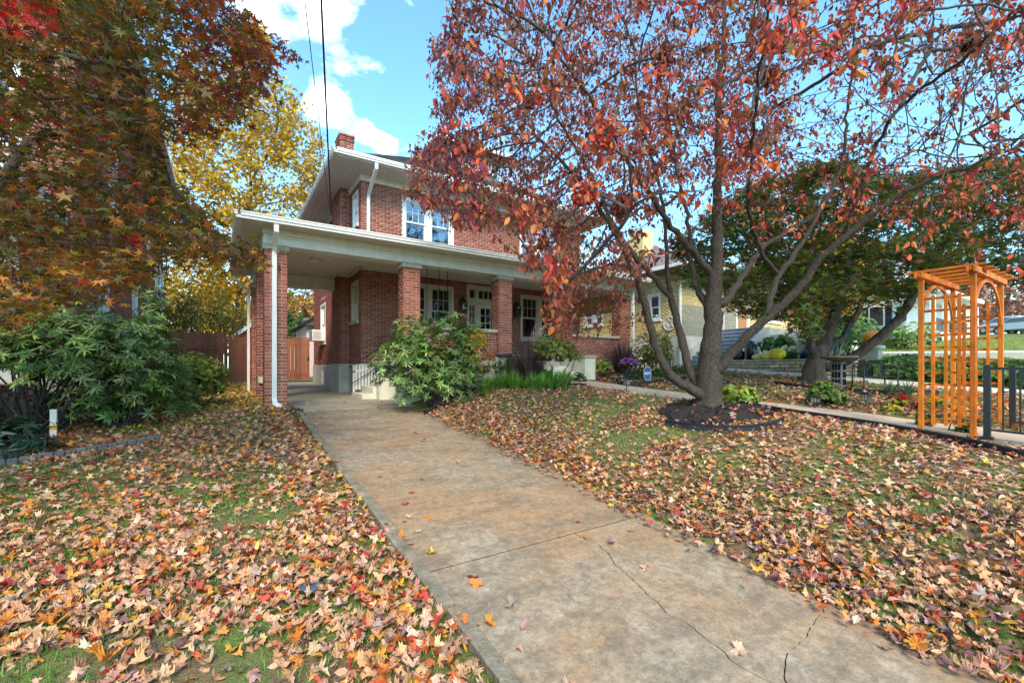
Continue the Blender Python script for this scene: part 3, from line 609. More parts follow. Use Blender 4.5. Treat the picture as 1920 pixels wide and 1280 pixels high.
# porch: floor, plinth, knee walls, columns
part('porch_floor', MB().box(3.5, 11.12, 10.06, HY0 - 0.03, 0.06, 0.2).box(3.62, 11.05, 10.16, 10.4, GZ, 0.06), M_conc, house, bevel=0.01)
def knee(x0, x1, y0, y1, zb):
    k = part('knee_wall', MB().box(x0, x1, y0 + 0.007, y1 - 0.007, zb, 0.94), M_mortar, house)
    B = Bricks()
    if x1 - x0 > y1 - y0: B.add(FR((0, y0, 0), (1, 0, 0), (0, -1, 0)), brick_rects(x0, x1, zb, 0.94)); B.add(FR((0, y1, 0), (1, 0, 0), (0, 1, 0)), brick_rects(x0, x1, zb, 0.94))
    else: B.add(FR((x0, 0, 0), (0, 1, 0), (-1, 0, 0)), brick_rects(y0, y1, zb, 0.94)); B.add(FR((x1, 0, 0), (0, 1, 0), (1, 0, 0)), brick_rects(y0, y1, zb, 0.94))
    B.build('brickwork', M_brick, k); part('coping', MB().box(x0 - (0.05 if y1 - y0 > x1 - x0 else 0), x1 + (0.05 if y1 - y0 > x1 - x0 else 0), y0 - (0.05 if x1 - x0 > y1 - y0 else 0), y1 + (0.05 if x1 - x0 > y1 - y0 else 0), 0.94, 1.02), M_stone, k, bevel=0.008)
knee(3.90, 6.09, 10.09, 10.36, -0.02); knee(8.63, 10.66, 10.09, 10.36, -0.30)
knee(10.73, 11.0, 10.42, 12.76, 0.06)
part('porch_plinth', MB().box(3.6, 6.2, 10.05, 10.15, GZ, -0.022), M_concl, house); part('porch_plinth', MB().box(8.6, 11.1, 10.05, 10.15, GZ, -0.302), M_concl, house)
brick_u = {}
def brick_mesh(L):
    k = round(L, 3)
    if k not in brick_u:
        mb_ = MB().box(-L / 2, L / 2, 0, 0.03, -0.0278, 0.0278); me = bpy.data.meshes.new('brick'); me.from_pydata(mb_.v, [], mb_.f); me.update(); me.materials.append(M_brick); brick_u[k] = me
    return brick_u[k]
ncount = 0
def column(x0, y0, zb, single=None, top=2.35, w_=0.41, label=None):
    global ncount
    c = part('porch_column', MB().box(x0 + 0.007, x0 + w_ - 0.007, y0 + 0.007, y0 + w_ - 0.007, zb, top), M_mortar, house)
    fr0 = FR((0, y0, 0), (1, 0, 0), (0, -1, 0)); B = Bricks(); rs = brick_rects(x0, x0 + w_, zb, top, L=w_ / 2); rest = []
    for r in rs:
        if single and r[2] > single[0] and r[3] < single[1]:
            L = r[1] - r[0]; o = inst('brick', brick_mesh(L), c, ((r[0] + r[1]) / 2, y0 - R.normal(0, 0.0012), (r[2] + r[3]) / 2), (R.normal(0, 0.004), R.normal(0, 0.003), R.normal(0, 0.004))); o.scale[2] = (r[3] - r[2]) / 0.0557; ncount += 1
        else: rest.append(r)
    B.add(fr0, rest); B.add(FR((0, y0 + w_, 0), (1, 0, 0), (0, 1, 0)), brick_rects(x0, x0 + w_, zb, top, L=w_ / 2))
    for fr in (FR((x0, 0, 0), (0, 1, 0), (-1, 0, 0)), FR((x0 + w_, 0, 0), (0, 1, 0), (1, 0, 0))): B.add(fr, [(a, b, z0, z1) for (a, b, z0, z1) in brick_rects(y0, y0 + w_, zb, top, L=w_ / 2)])
    B.build('brickwork', M_brick, c)
    part('column_cap', MB().box(x0 - 0.035, x0 + w_ + 0.035, y0 - 0.035, y0 + w_ + 0.035, top, 2.468), M_stone, c, bevel=0.012)
    return c
column(0.66, 10.0, -0.98, (-0.95, 2.4)); column(3.49, 10.0, -0.02, (1.2, 2.4)); column(6.09, 10.0, 0.36, (0.3, 2.4)); column(8.225, 10.0, 0.36); column(10.66, 10.0, -0.3)
column(0.66, 12.45, -0.98); column(0.66, 14.85, -0.98)
part('column_base', MB().box(3.44, 3.95, 9.95, 10.43, GZ, -0.022), M_concl, house); part('column_base', MB().box(6.04, 6.52, 9.94, 10.43, GZ, 0.355), M_concl, house, bevel=0.01); part('column_base', MB().box(8.18, 8.64, 9.94, 10.43, GZ, 0.355), M_concl, house, bevel=0.01); part('column_base', MB().box(10.62, 11.1, 9.96, 10.43, GZ, -0.302), M_concl, house)
# beams, ceiling, soffit
bm_ = MB(); bm_.box(0.64, 11.08, 10.035, 10.375, 2.47, 2.62).box(0.66, 11.06, 10.06, 10.35, 2.62, 2.855)
bm_.box(0.69, 1.03, 10.375, 15.28, 2.47, 2.62).box(0.71, 1.01, 10.35, 15.26, 2.62, 2.855); bm_.box(1.03, CX0, 14.93, 15.26, 2.47, 2.855); bm_.box(10.72, 11.05, 10.375, HY0, 2.47, 2.855)
part('porch_beam', bm_, M_white, house, bevel=0.006)
part('porch_ceiling', MB().box(0.3, 11.4, 9.7, HY0 - 0.014, 2.86, 2.90).box(0.3, HX0 - 0.014, HY0 - 0.014, 15.6, 2.861, 2.899), M_beadx, house)
# crown moulding where the walls meet the ceiling
part('ceiling_moulding', MB().box(HX0 - 0.05, 10.7, HY0 - 0.06, HY0 - 0.002, 2.78, 2.858).box(HX0 - 0.055, HX0 - 0.002, HY0 - 0.06, CY0, 2.781, 2.857).box(CX0 - 0.05, HX0, CY0 - 0.055, CY0 - 0.002, 2.782, 2.856), M_trim, house)
EX0, EX1, EY0, EY1 = 0.27, 11.5, 9.6, 15.7
part('porch_soffit', MB().box(EX0, EX1, EY0, 10.06, 2.80, 2.858).box(EX0, 0.7, 10.06, EY1, 2.801, 2.857).box(11.06, EX1, 10.06, HY0, 2.802, 2.857), M_beady, house)
part('frieze_board', MB().box(0.63, 11.1, 10.02, 10.058, 2.68, 2.799).box(0.655, 0.70, 10.058, 15.28, 2.681, 2.798), M_white, house)
def gutter(pts_list, z0, z1, out=0.11):
    mb_ = MB()
    for (x0, x1, y0, y1) in pts_list:
        mb_.box(x0, x1, y0, y1, z0, z0 + 0.05); 
        if x1 - x0 > y1 - y0: mb_.box(x0 - 0.02, x1 + 0.02, y0 - 0.022, y0 + 0.03, z0 + 0.05, z1 - 0.022).box(x0 - 0.03, x1 + 0.03, y0 - 0.034, y0 + 0.03, z1 - 0.022, z1)
        else: mb_.box(x0 - 0.022, x0 + 0.03, y0 - 0.02, y1 + 0.02, z0 + 0.051, z1 - 0.023).box(x0 - 0.034, x0 + 0.03, y0 - 0.03, y1 + 0.03, z1 - 0.023, z1 - 0.001)
    return mb_
part('gutter', gutter([(EX0, EX1, EY0 - 0.1, EY0), (EX0 - 0.1, EX0 - 0.001, EY0 - 0.1, EY1)], 2.76, 2.885), M_white, house)
# porch roof (low pitch) and main hip roof
M_shingle = piece_mat('asphalt_shingle', [(0.06, 0.058, 0.058), (0.09, 0.085, 0.085), (0.075, 0.07, 0.068), (0.11, 0.105, 0.10)], 0.95, 0.25, 0.6, 90)
part('porch_roof', MB().add([(EX0, EY0, 2.875), (EX1, EY0, 2.875), (EX1, HY0, 3.55), (3.2, HY0, 3.55), (3.2, 15.4, 3.45), (1.6, 13.2, 3.5), (EX0, EY1, 2.875), (3.2, EY1, 2.875), (EX0, EY0, 2.862), (EX1, EY0, 2.862), (EX0, EY1, 2.862), (3.2, EY1, 2.862), (EX1, HY0, 2.862), (3.2, HY0, 2.862)],
     [(0, 1, 2, 3, 5), (5, 3, 4), (0, 5, 6), (5, 4, 7, 6), (1, 9, 12, 2), (0, 8, 9, 1), (6, 10, 8, 0), (7, 11, 10, 6), (8, 10, 11, 13), (8, 13, 12, 9)]), M_shingle, house)
UX0, UX1, UY0, UY1, UZ = 2.43, 12.22, 12.0, 21.5, 5.60
part('eave_soffit', MB().box(UX0, UX1, UY0, HY0 + 0.1, 5.48, 5.53).box(UX0, HX0 + 0.1, HY0 + 0.1, UY1, 5.481, 5.529).box(HX1 - 0.1, UX1, HY0 + 0.1, UY1, 5.481, 5.529).box(HX0 + .1, HX1 - .1, HY1 - 0.1, UY1, 5.482, 5.528), M_beadx, house)
part('frieze_board', MB().box(HX0 - 0.03, HX1 + 0.03, HY0 - 0.03, HY0 - 0.002, 5.30, 5.48).box(HX0 - 0.031, HX0 - 0.002, HY0 - 0.0, HY1, 5.301, 5.479), M_white, house)
part('gutter', gutter([(UX0, UX1, UY0 - 0.1, UY0), (UX0 - 0.1, UX0 - 0.001, UY0 - 0.1, UY1)], 5.51, 5.635), M_white, house)
rs_ = 0.6; hd = (UY1 - UY0) / 2; rz = UZ + rs_ * hd; ym = (UY0 + UY1) / 2
roof = part('roof', MB().add([(UX0, UY0, UZ), (UX1, UY0, UZ), (UX1, UY1, UZ), (UX0, UY1, UZ), (UX0 + hd, ym, rz), (UX1 - hd, ym, rz), (UX0, UY0, 5.535), (UX1, UY0, 5.535), (UX1, UY1, 5.535), (UX0, UY1, 5.535)],
     [(0, 1, 5, 4), (1, 2, 5), (2, 3, 4, 5), (3, 0, 4), (0, 6, 7, 1), (1, 7, 8, 2), (2, 8, 9, 3), (3, 9, 6, 0), (6, 9, 8, 7)]), M_shingle, house)
# shingle courses on the two visible slopes: thin lapped tabs
V = []; 
for k in range(int(hd / 0.16) + 1):
    y0 = UY0 + 0.01 + k * 0.125 * 1.16 * 0.86
    if y0 > ym - 0.2: break
    dxx = y0 - UY0; x = UX0 + dxx + 0.02 + R.uniform(0, 0.15)
    while x < min(UX1 - dxx, 9.8) - 0.25:
        L = R.uniform(0.22, 0.34); x1_ = min(x + L, UX1 - dxx); z0 = UZ + rs_ * (y0 - UY0); h = 0.006 + R.uniform(0, 0.006)
        y1_ = y0 + 0.12; V.append([(x, y0, z0 + h), (x1_ - 0.01, y0, z0 + h), (x1_ - 0.01, y1_, z0 + rs_ * 0.12 + 0.002), (x, y1_, z0 + rs_ * 0.12 + 0.002)]); x += L
V = np.array(V); bulk('shingles', V.reshape(-1, 3), np.arange(len(V) * 4), np.full(len(V), 4), M_shingle, roof, 'stuff')
# dormer
Fd = FR((0, 14.0, 0), (1, 0, 0), (0, -1, 0))
M_slate = mat('slate_cheek', (0.09, 0.11, 0.12), 0.8, 0.2, 6)
dh = [(6.55, 8.2, 7.1, 7.62)]
dm_ = MB(); wall_core(dm_, Fd, 6.3, 8.45, 6.7, 7.75, dh, t=0.1, back=0); dm_.box(6.3, 6.4, 14.1, 17.0, 6.7, 7.75).box(8.35, 8.45, 14.1, 17.0, 6.7, 7.75)
dor = part('dormer', dm_, M_slate, house)
part('dormer_roof', MB().add([(5.9, 13.6, 7.75), (8.85, 13.6, 7.75), (8.85, 17.2, 7.75), (5.9, 17.2, 7.75), (7.37, 14.9, 8.2), (7.37, 17.2, 8.2), (5.9, 13.6, 7.66), (8.85, 13.6, 7.66), (8.85, 17.2, 7.66), (5.9, 17.2, 7.66)], [(0, 1, 4), (1, 2, 5, 4), (3, 0, 4, 5), (2, 3, 5), (0, 6, 7, 1), (1, 7, 8, 2), (3, 9, 6, 0), (6, 9, 8, 7), (2, 8, 9, 3)]), M_shingle, dor)
part('dormer_fascia', MB().box(5.86, 8.89, 13.55, 13.6, 7.64, 7.76).box(5.85, 5.9, 13.6, 17.2, 7.641, 7.759), M_white, dor)
window(house, Fd, *dh[0], sashes=3, grid=(3, 2), casing=0.07, mull=0.08)
# downpipes
def pipe(pts, w_=0.085, d=0.06):
    mb_ = MB()
    for a, b in zip(pts[:-1], pts[1:]):
        a = np.array(a, float); b = np.array(b, float); e = (b - a) / np.linalg.norm(b - a) * 0.02; mb_.bar(a - e, b + e, w_, d, up=(0.0, -1, 0.05))
    return mb_
part('downpipe', pipe([(0.83, 9.55, 2.77), (0.83, 9.56, 2.62), (0.83, 9.88, 2.42), (0.83, 9.962, 2.33), (0.83, 9.962, -0.60), (0.84, 9.93, -0.70), (0.93, 9.86, -0.76)]), M_white, house)
part('downpipe', pipe([(3.42, 11.95, 5.52), (3.42, 11.96, 5.36), (3.42, 12.70, 4.92), (3.42, 12.752, 4.84), (3.42, 12.752, 3.5)]), M_white, house)
part('downpipe', pipe([(0.25, 15.3, 2.8), (0.25, 15.32, 2.62), (0.56, 15.42, 2.36), (0.60, 15.4, 2.28), (0.60, 15.4, -0.78)], 0.07, 0.07), M_white, house)
part('downpipe', pipe([(11.16, 9.7, 2.8), (11.16, 9.95, 2.5), (11.16, 9.95, -0.3)]), M_white, house)
# white gutter stub between carport columns and a junction box
part('meter_box', MB().box(0.69, 0.83, 12.37, 12.448, -0.36, -0.21), M_concl, house)
# front steps with cheek walls
st = MB()
for k in range(3): st.box(6.56, 8.16, 9.94 - 0.31 * (k + 1), 9.95, GZ if k == 2 else -0.33, 0.06 - 0.155 * k - (0.001 * k)) if k < 3 else None
part('front_steps', st, M_concl, house, bevel=0.01)
for xc_ in (6.12, 8.16):
    ck = part('cheek_wall', MB().box(xc_, xc_ + 0.39, 8.95, 9.945, GZ, 0.28), M_concl, house); part('coping', MB().box(xc_ - 0.03, xc_ + 0.42, 8.92, 9.955, 0.28, 0.35), M_stone, ck, bevel=0.01)
# side steps down to the carport, white slatted panel, black handrail
st = MB()
for k in range(5): st.box(2.93 + 0.27 * k, 3.9 if k < 3 else 4.3, 11.5, 12.66, -0.93, -0.66 + 0.17 * k) if False else st.box(2.93 + 0.27 * k, 4.32, 11.5 + 0.001 * k, 12.60 - 0.001 * k, -0.93 if k == 0 else -0.66 + 0.17 * (k - 1) - 0.01, -0.66 + 0.17 * k)
part('side_steps', st, M_concl, house, bevel=0.012)
part('stair_cheek', MB().box(3.28, 4.4, 11.2, 11.49, -0.93, -0.25), M_concl, house)
sp_ = part('slat_panel', MB().bar((2.97, 12.66, -0.1), (4.0, 12.66, 0.12), 0.05, 0.05).box(2.95, 3.02, 12.635, 12.69, -0.85, 0.1), M_white, house)
for k in range(9): part('slat', MB().box(3.04 + k * 0.085, 3.095 + k * 0.085, 12.645, 12.675, -0.6, 0.10), M_white, sp_)
hr = MB(); hr.tube([(2.93, 12.56, -0.66), (2.93, 12.56, 0.08)], 0.014, 8).tube([(2.93, 12.56, 0.08), (3.9, 12.56, 0.70)], 0.014, 8).tube([(2.93, 12.56, -0.42), (3.9, 12.56, 0.2)], 0.012, 8).tube([(2.93, 12.56, 0.08), (2.87, 12.56, 0.05), (2.86, 12.56, -0.02)], 0.014, 8)
part('handrail', hr, M_black, house)
# air conditioner in the side window
ac = thing('air_conditioner', (3.1, 18.5, 1.05), 'white window air conditioner in the side window behind the carport', 'air conditioner')
part('case', MB().box(2.78, 3.26, 18.15, 18.85, 1.04, 1.46), M_white, ac, bevel=0.01)
gmb = MB()
for k in range(12): gmb.box(2.775, 2.779, 18.2, 18.8, 1.08 + k * 0.03, 1.095 + k * 0.03)
for k in range(8): gmb.box(2.83 + k * 0.035, 2.845 + k * 0.035, 18.145, 18.149, 1.1, 1.4)
part('grille', gmb, mat('ac_grille', (0.25, 0.25, 0.25), 0.6), ac)
# ceiling lamp of the carport
cl_ = thing('ceiling_lamp', (2.13, 12.8, 2.80), 'round white flush ceiling lamp under the carport', 'lamp'); cl_.location = (2.0, 12.6, 2.79)
part('rim', MB().lathe((2.0, 12.6, 2.83), [(0.15, 0), (0.16, 0.015), (0.16, 0.03)], 24), M_trim, cl_, True); part('diffuser', MB().lathe((2.0, 12.6, 2.79), [(0.03, 0), (0.09, 0.008), (0.135, 0.03), (0.14, 0.045)], 24), M_white, cl_, True)
# porch lanterns
def lantern(x, label):
    t_ = thing('wall_lantern', (x, 12.7, 1.75), label, 'lantern'); y = 12.62
    part('back_plate', MB().box(x - 0.05, x + 0.05, 12.785, 12.80, 1.75, 2.25), M_black, t_)
    part('roof_cap', MB().lathe((x, y, 2.10), [(0.12, 0), (0.11, 0.02), (0.05, 0.10), (0.02, 0.13), (0.025, 0.16), (0.005, 0.18)], 8), M_black, t_)
    c_ = MB()
    for sx in (-1, 1):
        for sy in (-1, 1): c_.bar((x + sx * 0.075, y + sy * 0.075, 1.78), (x + sx * 0.09, y + sy * 0.09, 2.10), 0.016, 0.016)
    c_.box(x - 0.085, x + 0.085, y - 0.085, y + 0.085, 1.755, 1.78); part('cage', c_, M_black, t_)
    part('arm', MB().tube([(x, 12.79, 2.2), (x, 12.72, 2.3), (x, y, 2.27)], 0.012, 6), M_black, t_)
    part('glass', MB().add([(x - 0.07, y - 0.07, 1.785), (x + 0.07, y - 0.07, 1.785), (x + 0.07, y + 0.07, 1.785), (x - 0.07, y + 0.07, 1.785), (x - 0.083, y - 0.083, 2.095), (x + 0.083, y - 0.083, 2.095), (x + 0.083, y + 0.083, 2.095), (x - 0.083, y + 0.083, 2.095)], [(0, 1, 5, 4), (1, 2, 6, 5), (2, 3, 7, 6), (3, 0, 4, 7)]), glass_mat('lantern_glass', (0.85, 0.8, 0.7), 0.12), t_)
    part('candle', MB().lathe((x, y, 1.78), [(0.012, 0), (0.012, 0.12), (0.018, 0.14), (0.012, 0.19), (0.002, 0.21)], 8), M_trim, t_)
lantern(6.36, 'black wall lantern between the porch window and the front door'); lantern(8.42, 'black wall lantern between the front door and the right porch window')
# porch swing hung on chains
sw_ = thing('porch_swing', (5.3, 11.5, 0.6), 'porch swing hanging on thin chains from the porch ceiling', 'swing')
for (x, y) in ((4.55, 11.2), (5.15, 11.2), (4.55, 11.75), (5.15, 11.75)):
    c_ = MB()
    for k in range(36): z = 0.66 + k * 0.061; c_.bar((x, y, z), (x, y, z + 0.058), 0.008 if k % 2 else 0.022, 0.022 if k % 2 else 0.008)
    part('chain', c_, M_black, sw_)
for k in range(6): part('seat_slat', MB().box(4.4, 5.3, 11.2 + k * 0.1, 11.28 + k * 0.1, 0.62, 0.645), M_white, sw_)
for k in range(4): part('back_slat', MB().box(4.4, 5.3, 11.76 + k * 0.02, 11.78 + k * 0.02, 0.75 + k * 0.12, 0.83 + k * 0.12), M_white, sw_)
part('rail', MB().box(4.42, 4.47, 11.18, 11.86, 0.58, 0.62).box(5.23, 5.28, 11.18, 11.86, 0.58, 0.62).bar((4.45, 11.74, 0.6), (4.45, 11.86, 1.25), 0.04, 0.03).bar((5.25, 11.74, 0.6), (5.25, 11.86, 1.25), 0.04, 0.03), M_white, sw_)
# covered grill on the porch
gr = thing('covered_grill', (4.75, 10.9, 0.2), 'black domed grill cover standing on the porch behind the big bush', 'grill')
part('cover', MB().lathe((4.72, 10.8, 0.22), [(0.42, 0), (0.43, 0.3), (0.44, 0.72), (0.42, 0.86), (0.36, 0.98), (0.24, 1.07), (0.1, 1.11), (0.01, 1.12)], 22), mat('black_vinyl', (0.012, 0.012, 0.016), 0.3, 0.2, 5, 0.4, 12, spec=0.6), gr, True)
part('strap', MB().tube([(4.34, 10.55, 0.5), (4.33, 10.52, 0.95), (4.5, 10.55, 1.25), (4.72, 10.62, 1.33), (4.95, 10.6, 1.25), (5.13, 10.55, 0.95), (5.2, 10.5, 0.6)], 0.012, 6), M_black, gr)
# bamboo roller shade in the porch's end opening
bs = thing('roller_shade', (10.9, 11.6, 1.85), 'tan woven roller shade half lowered in the end opening of the porch', 'shade')
M_bam = mat('woven_bamboo', (0.50, 0.34, 0.20), 0.8, 0.15, 4, 0.4, 60, stretch=(1, 1, 14))
_n = M_bam.node_tree.nodes; _l = M_bam.node_tree.links; _t = _n.new('ShaderNodeBsdfTranslucent'); _t.inputs[0].default_value = (0.62, 0.42, 0.24, 1); _m = _n.new('ShaderNodeMixShader'); _m.inputs[0].default_value = 0.55; _l.new(_n['Principled BSDF'].outputs[0], _m.inputs[1]); _l.new(_t.outputs[0], _m.inputs[2]); _l.new(_m.outputs[0], _n['Material Output'].inputs['Surface'])
part('fabric', MB().box(10.84, 10.85, 10.45, 12.7, 1.88, 2.44), M_bam, bs); part('roll', MB().tube([(10.85, 10.45, 2.43), (10.85, 12.7, 2.43)], 0.035, 12), M_bam, bs, True); part('hem_bar', MB().box(10.832, 10.858, 10.45, 12.7, 1.86, 1.88), M_black, bs)
# ------------------------------------------------------------------ fence and gate behind the house
fn = thing('wooden_fence', (-0.8, 21.4, g1(-0.8, 21.4)), 'tall red-stained board fence with rail behind the left lawn', 'fence')
def plank(par, x, w_, z0, z1, y=21.4, t=0.022):
    return part('plank', MB().box(x, x + w_ - (0.004 if par is fn else 0.011), y - t / 2 + R.normal(0, 0.005), y + t / 2, z0, z1 + R.normal(0, 0.006)), M_fence, par)
x = -2.0
while x < -0.16: plank(fn, x, 0.135, g1(x, 21.4) + 0.04, 1.40); x += 0.135
part('rail', MB().box(-2.0, -0.16, 21.35, 21.386, 0.74, 0.80), M_fence, fn); part('rail', MB().box(-2.0, -0.16, 21.415, 21.46, 1.2, 1.29).box(-2.0, -0.16, 21.415, 21.46, -0.3, -0.2), M_fence, fn)
part('post', MB().box(-0.15, -0.03, 21.35, 21.47, -0.8, 1.46), M_fence, fn)
fg = thing('wooden_fence', (0.6, 21.4, g1(0.6, 21.4)), 'red-stained board fence between its square post and the carport columns', 'fence')
x = -0.02
while x < 1.6: plank(fg, x, 0.14 if R.random() < 0.75 else 0.15, g1(x, 21.4) + 0.05, 1.32); x += 0.148 if R.random() < 0.75 else 0.156
part('rail', MB().box(-0.02, 1.66, 21.415, 21.46, 1.1, 1.19).box(-0.02, 1.66, 21.415, 21.46, -0.3, -0.21), M_fence, fg); part('cap_rail', MB().box(-0.02, 1.66, 21.36, 21.45, 1.345, 1.37), M_fence, fg)
part('post', MB().box(1.67, 1.79, 21.35, 21.47, -0.8, 1.45), M_fence, fg)
gt = thing('wooden_gate', (2.5, 21.4, -0.6), 'red-stained board gate closing the driveway beside the house', 'gate')
x = 1.81
while x < 3.1: plank(gt, x, 0.15, -0.52, 1.30); x += 0.152
part('cap_rail', MB().box(1.81, 3.18, 21.36, 21.45, 1.325, 1.36), M_fence, gt); part('rail', MB().box(1.81, 3.18, 21.415, 21.45, 1.0, 1.1).box(1.81, 3.18, 21.415, 21.45, -0.35, -0.25), M_fence, gt)
part('latch', MB().box(3.08, 3.14, 21.36, 21.385, 0.35, 0.5), M_black, gt)

# ------------------------------------------------------------------ neighbours' houses
lh = thing('neighbour_house', (-6, 12, -1.0), 'red brick neighbour house behind the rhododendron, mostly hidden by maple leaves', 'house')
NX, NYa, NYb = -2.3, 11.2, 23.9
Fn = FR((NX, 0, 0), (0, 1, 0), (1, 0, 0)); Fn2 = FR((0, NYa, 0), (1, 0, 0), (0, -1, 0))
nh = [(13.0, 14.0, 0.9, 2.4), (17.2, 18.1, 1.0, 2.5), (19.9, 20.9, 0.9, 2.5), (19.9, 20.9, 3.9, 5.4), (14.0, 15.0, 3.9, 5.4), (22.3, 23.1, 2.9, 4.4)]
mb = MB(); wall_core(mb, Fn, NYa + 0.012, NYb, 0.0, 6.9, nh); wl = part('side_wall', mb, M_mortar, lh); B = Bricks(); B.add(Fn, brick_rects(NYa, NYb, 0.0, 6.9, nh)); B.build('brickwork', M_brick, wl)
nf = [(-4.2, -3.0, 0.9, 2.5), (-4.2, -3.0, 3.9, 5.4)]
mb = MB(); wall_core(mb, Fn2, -11, NX - 0.22, 0.0, 6.9, nf); wl = part('front_wall', mb, M_mortar, lh); B = Bricks(); B.add(Fn2, brick_rects(-8, NX, 0.0, 6.9, nf)); B.build('brickwork', M_brick, wl)
part('back_wall', MB().box(-11, NX - 0.25, NYb - 0.25, NYb - 0.01, -1.3, 6.9), M_mortar, lh)
part('foundation', MB().box(-11, NX + 0.02, NYa - 0.02, NYb, -1.6, 0.0), M_conc, lh)
for h in nh: window(lh, Fn, *h, sashes=1, grid=None)
for h in nf: window(lh, Fn2, *h, sashes=1, grid=None)
part('roof', MB().add([(-11.7, 10.5, 7.0), (-1.65, 10.5, 7.0), (-1.65, 24.6, 7.0), (-11.7, 24.6, 7.0), (-6.5, 15.5, 9.6), (-6.5, 19.5, 9.6), (-11.7, 10.5, 6.86), (-1.65, 10.5, 6.86), (-1.65, 24.6, 6.86), (-11.7, 24.6, 6.86)], [(0, 1, 4), (1, 2, 5, 4), (2, 3, 5), (3, 0, 4, 5), (0, 6, 7, 1), (1, 7, 8, 2), (2, 8, 9, 3), (3, 9, 6, 0), (6, 9, 8, 7)]), M_shingle, lh)
part('gutter', MB().box(-1.65, -1.52, 10.4, 24.7, 6.86, 7.0), M_white, lh)
part('downpipe', pipe([(-2.23, 23.75, 6.7), (-2.23, 23.75, -0.6)]), M_white, lh); part('downpipe', pipe([(-2.24, 19.3, 6.7), (-2.24, 19.3, -0.6)], 0.06, 0.06), M_black, lh)
# its side porch behind the shrub: brick base, white boards
pr = MB().box(-5.2, -2.75, 8.9, 11.15, -1.6, -0.25); part('porch_base', pr, M_mortar, lh); B = Bricks(); B.add(FR((0, 8.9, 0), (1, 0, 0), (0, -1, 0)), brick_rects(-5.2, -2.75, -1.25, -0.25)); B.add(FR((-2.75, 0, 0), (0, 1, 0), (1, 0, 0)), brick_rects(8.9, 11.15, -1.25, -0.25)); B.build('porch_brickwork', M_brick, lh)
for k in range(11): part('porch_board', MB().box(-5.1 + k * 0.215, -4.96 + k * 0.215, 8.78, 8.82, -1.15, -0.3), M_white, lh); part('porch_board', MB().box(-5.1 + k * 0.215, -5.03 + k * 0.215, 8.95, 9.0, -0.1, 0.6), M_white, lh)
part('porch_rail', MB().box(-5.2, -2.72, 8.93, 9.02, 0.6, 0.68).box(-5.2, -2.72, 8.93, 9.02, -0.2, -0.12), M_white, lh)
part('porch_post', MB().box(-2.86, -2.72, 8.92, 9.06, -0.25, 2.6), M_white, lh); part('porch_roof', MB().box(-5.6, -2.4, 8.6, 11.2, 2.6, 2.85), M_white, lh)

yh = thing('neighbour_house', (19, 14, 0.1), 'yellow brick neighbour house with blue-grey steps to its porch', 'house')
YX, YY0 = 15.0, 11.0
Fy = FR((YX, 0, 0), (0, 1, 0), (-1, 0, 0)); Fy2 = FR((0, YY0, 0), (1, 0, 0), (0, -1, 0))
yw = [(15.2, 16.55, 2.05, 2.92), (11.9, 12.55, 2.0, 3.1), (19.5, 20.5, 1.9, 3.0)]
mb = MB(); wall_core(mb, Fy, YY0 + 0.2, 22, 1.30, 3.9, yw); wl = part('side_wall', mb, M_ymortar, yh); B = Bricks(); B.add(Fy, brick_rects(YY0, 22, 1.30, 3.9, yw)); B.build('brickwork', M_ybrick, wl)
yf = [(19.0, 19.9, 1.62, 3.65), (21.0, 22.8, 2.2, 3.5)]
mb = MB(); wall_core(mb, Fy2, YX + 0.012, 25, 0.0, 3.9, yf); wl = part('front_wall', mb, M_ymortar, yh); B = Bricks(); B.add(Fy2, brick_rects(YX, 25, 1.3, 3.9, yf)); B.build('brickwork', M_ybrick, wl)
B = Bricks(); B.add(Fy2, brick_rects(YX + 0.1, 19, 1.3, 2.55), proud=0.006); B.build('grey_brickwork', piece_mat('grey_brick', [(0.36, 0.34, 0.27), (0.43, 0.40, 0.32), (0.39, 0.36, 0.28)]), wl)
mb = MB(); fh = [(12.1, 13.0, 0.35, 1.05)]; wall_core(mb, FR((YX - 0.02, 0, 0), (0, 1, 0), (-1, 0, 0)), YY0 - 0.02, 22, -0.5, 1.29, fh, back=0); mb.box(YX + 0.22, 25, YY0 - 0.03, YY0 - 0.005, -0.4, 1.29); part('foundation', mb, M_concl, yh)
window(yh, FR((YX - 0.02, 0, 0), (0, 1, 0), (-1, 0, 0)), *fh[0], grid=(2, 1), casing=0.06, sill=False)
for k, h in enumerate(yw): window(yh, Fy, *h, sashes=2 if k == 0 else 1, grid=None, mull=0.2)
window(yh, Fy2, *yf[1], sashes=2, grid=None)
part('door', Fy2.box(MB(), 19.05, 19.85, -0.12, -0.06, 1.62, 3.6), mat('varnished_door', (0.42, 0.17, 0.05), 0.4, 0.2, 4, stretch=(4, 4, 0.5)), yh); part('door_frame', Fy2.box(Fy2.box(MB(), 18.92, 19.05, -0.1, 0.02, 1.62, 3.68), 19.85, 19.98, -0.1, 0.02, 1.62, 3.68), M_white, yh)
part('roof', MB().add([(14.3, 10.2, 3.95), (25.8, 10.2, 3.95), (25.8, 22.8, 3.95), (14.3, 22.8, 3.95), (18.5, 15, 6.3), (21.5, 18, 6.3), (14.3, 10.2, 3.8), (25.8, 10.2, 3.8), (25.8, 22.8, 3.8), (14.3, 22.8, 3.8)], [(0, 1, 5, 4), (1, 2, 5), (2, 3, 4, 5), (3, 0, 4), (0, 6, 7, 1), (1, 7, 8, 2), (2, 8, 9, 3), (3, 9, 6, 0), (6, 9, 8, 7)]), mat('brown_shingle', (0.22, 0.15, 0.13), 0.95, 0.25, 9), yh)
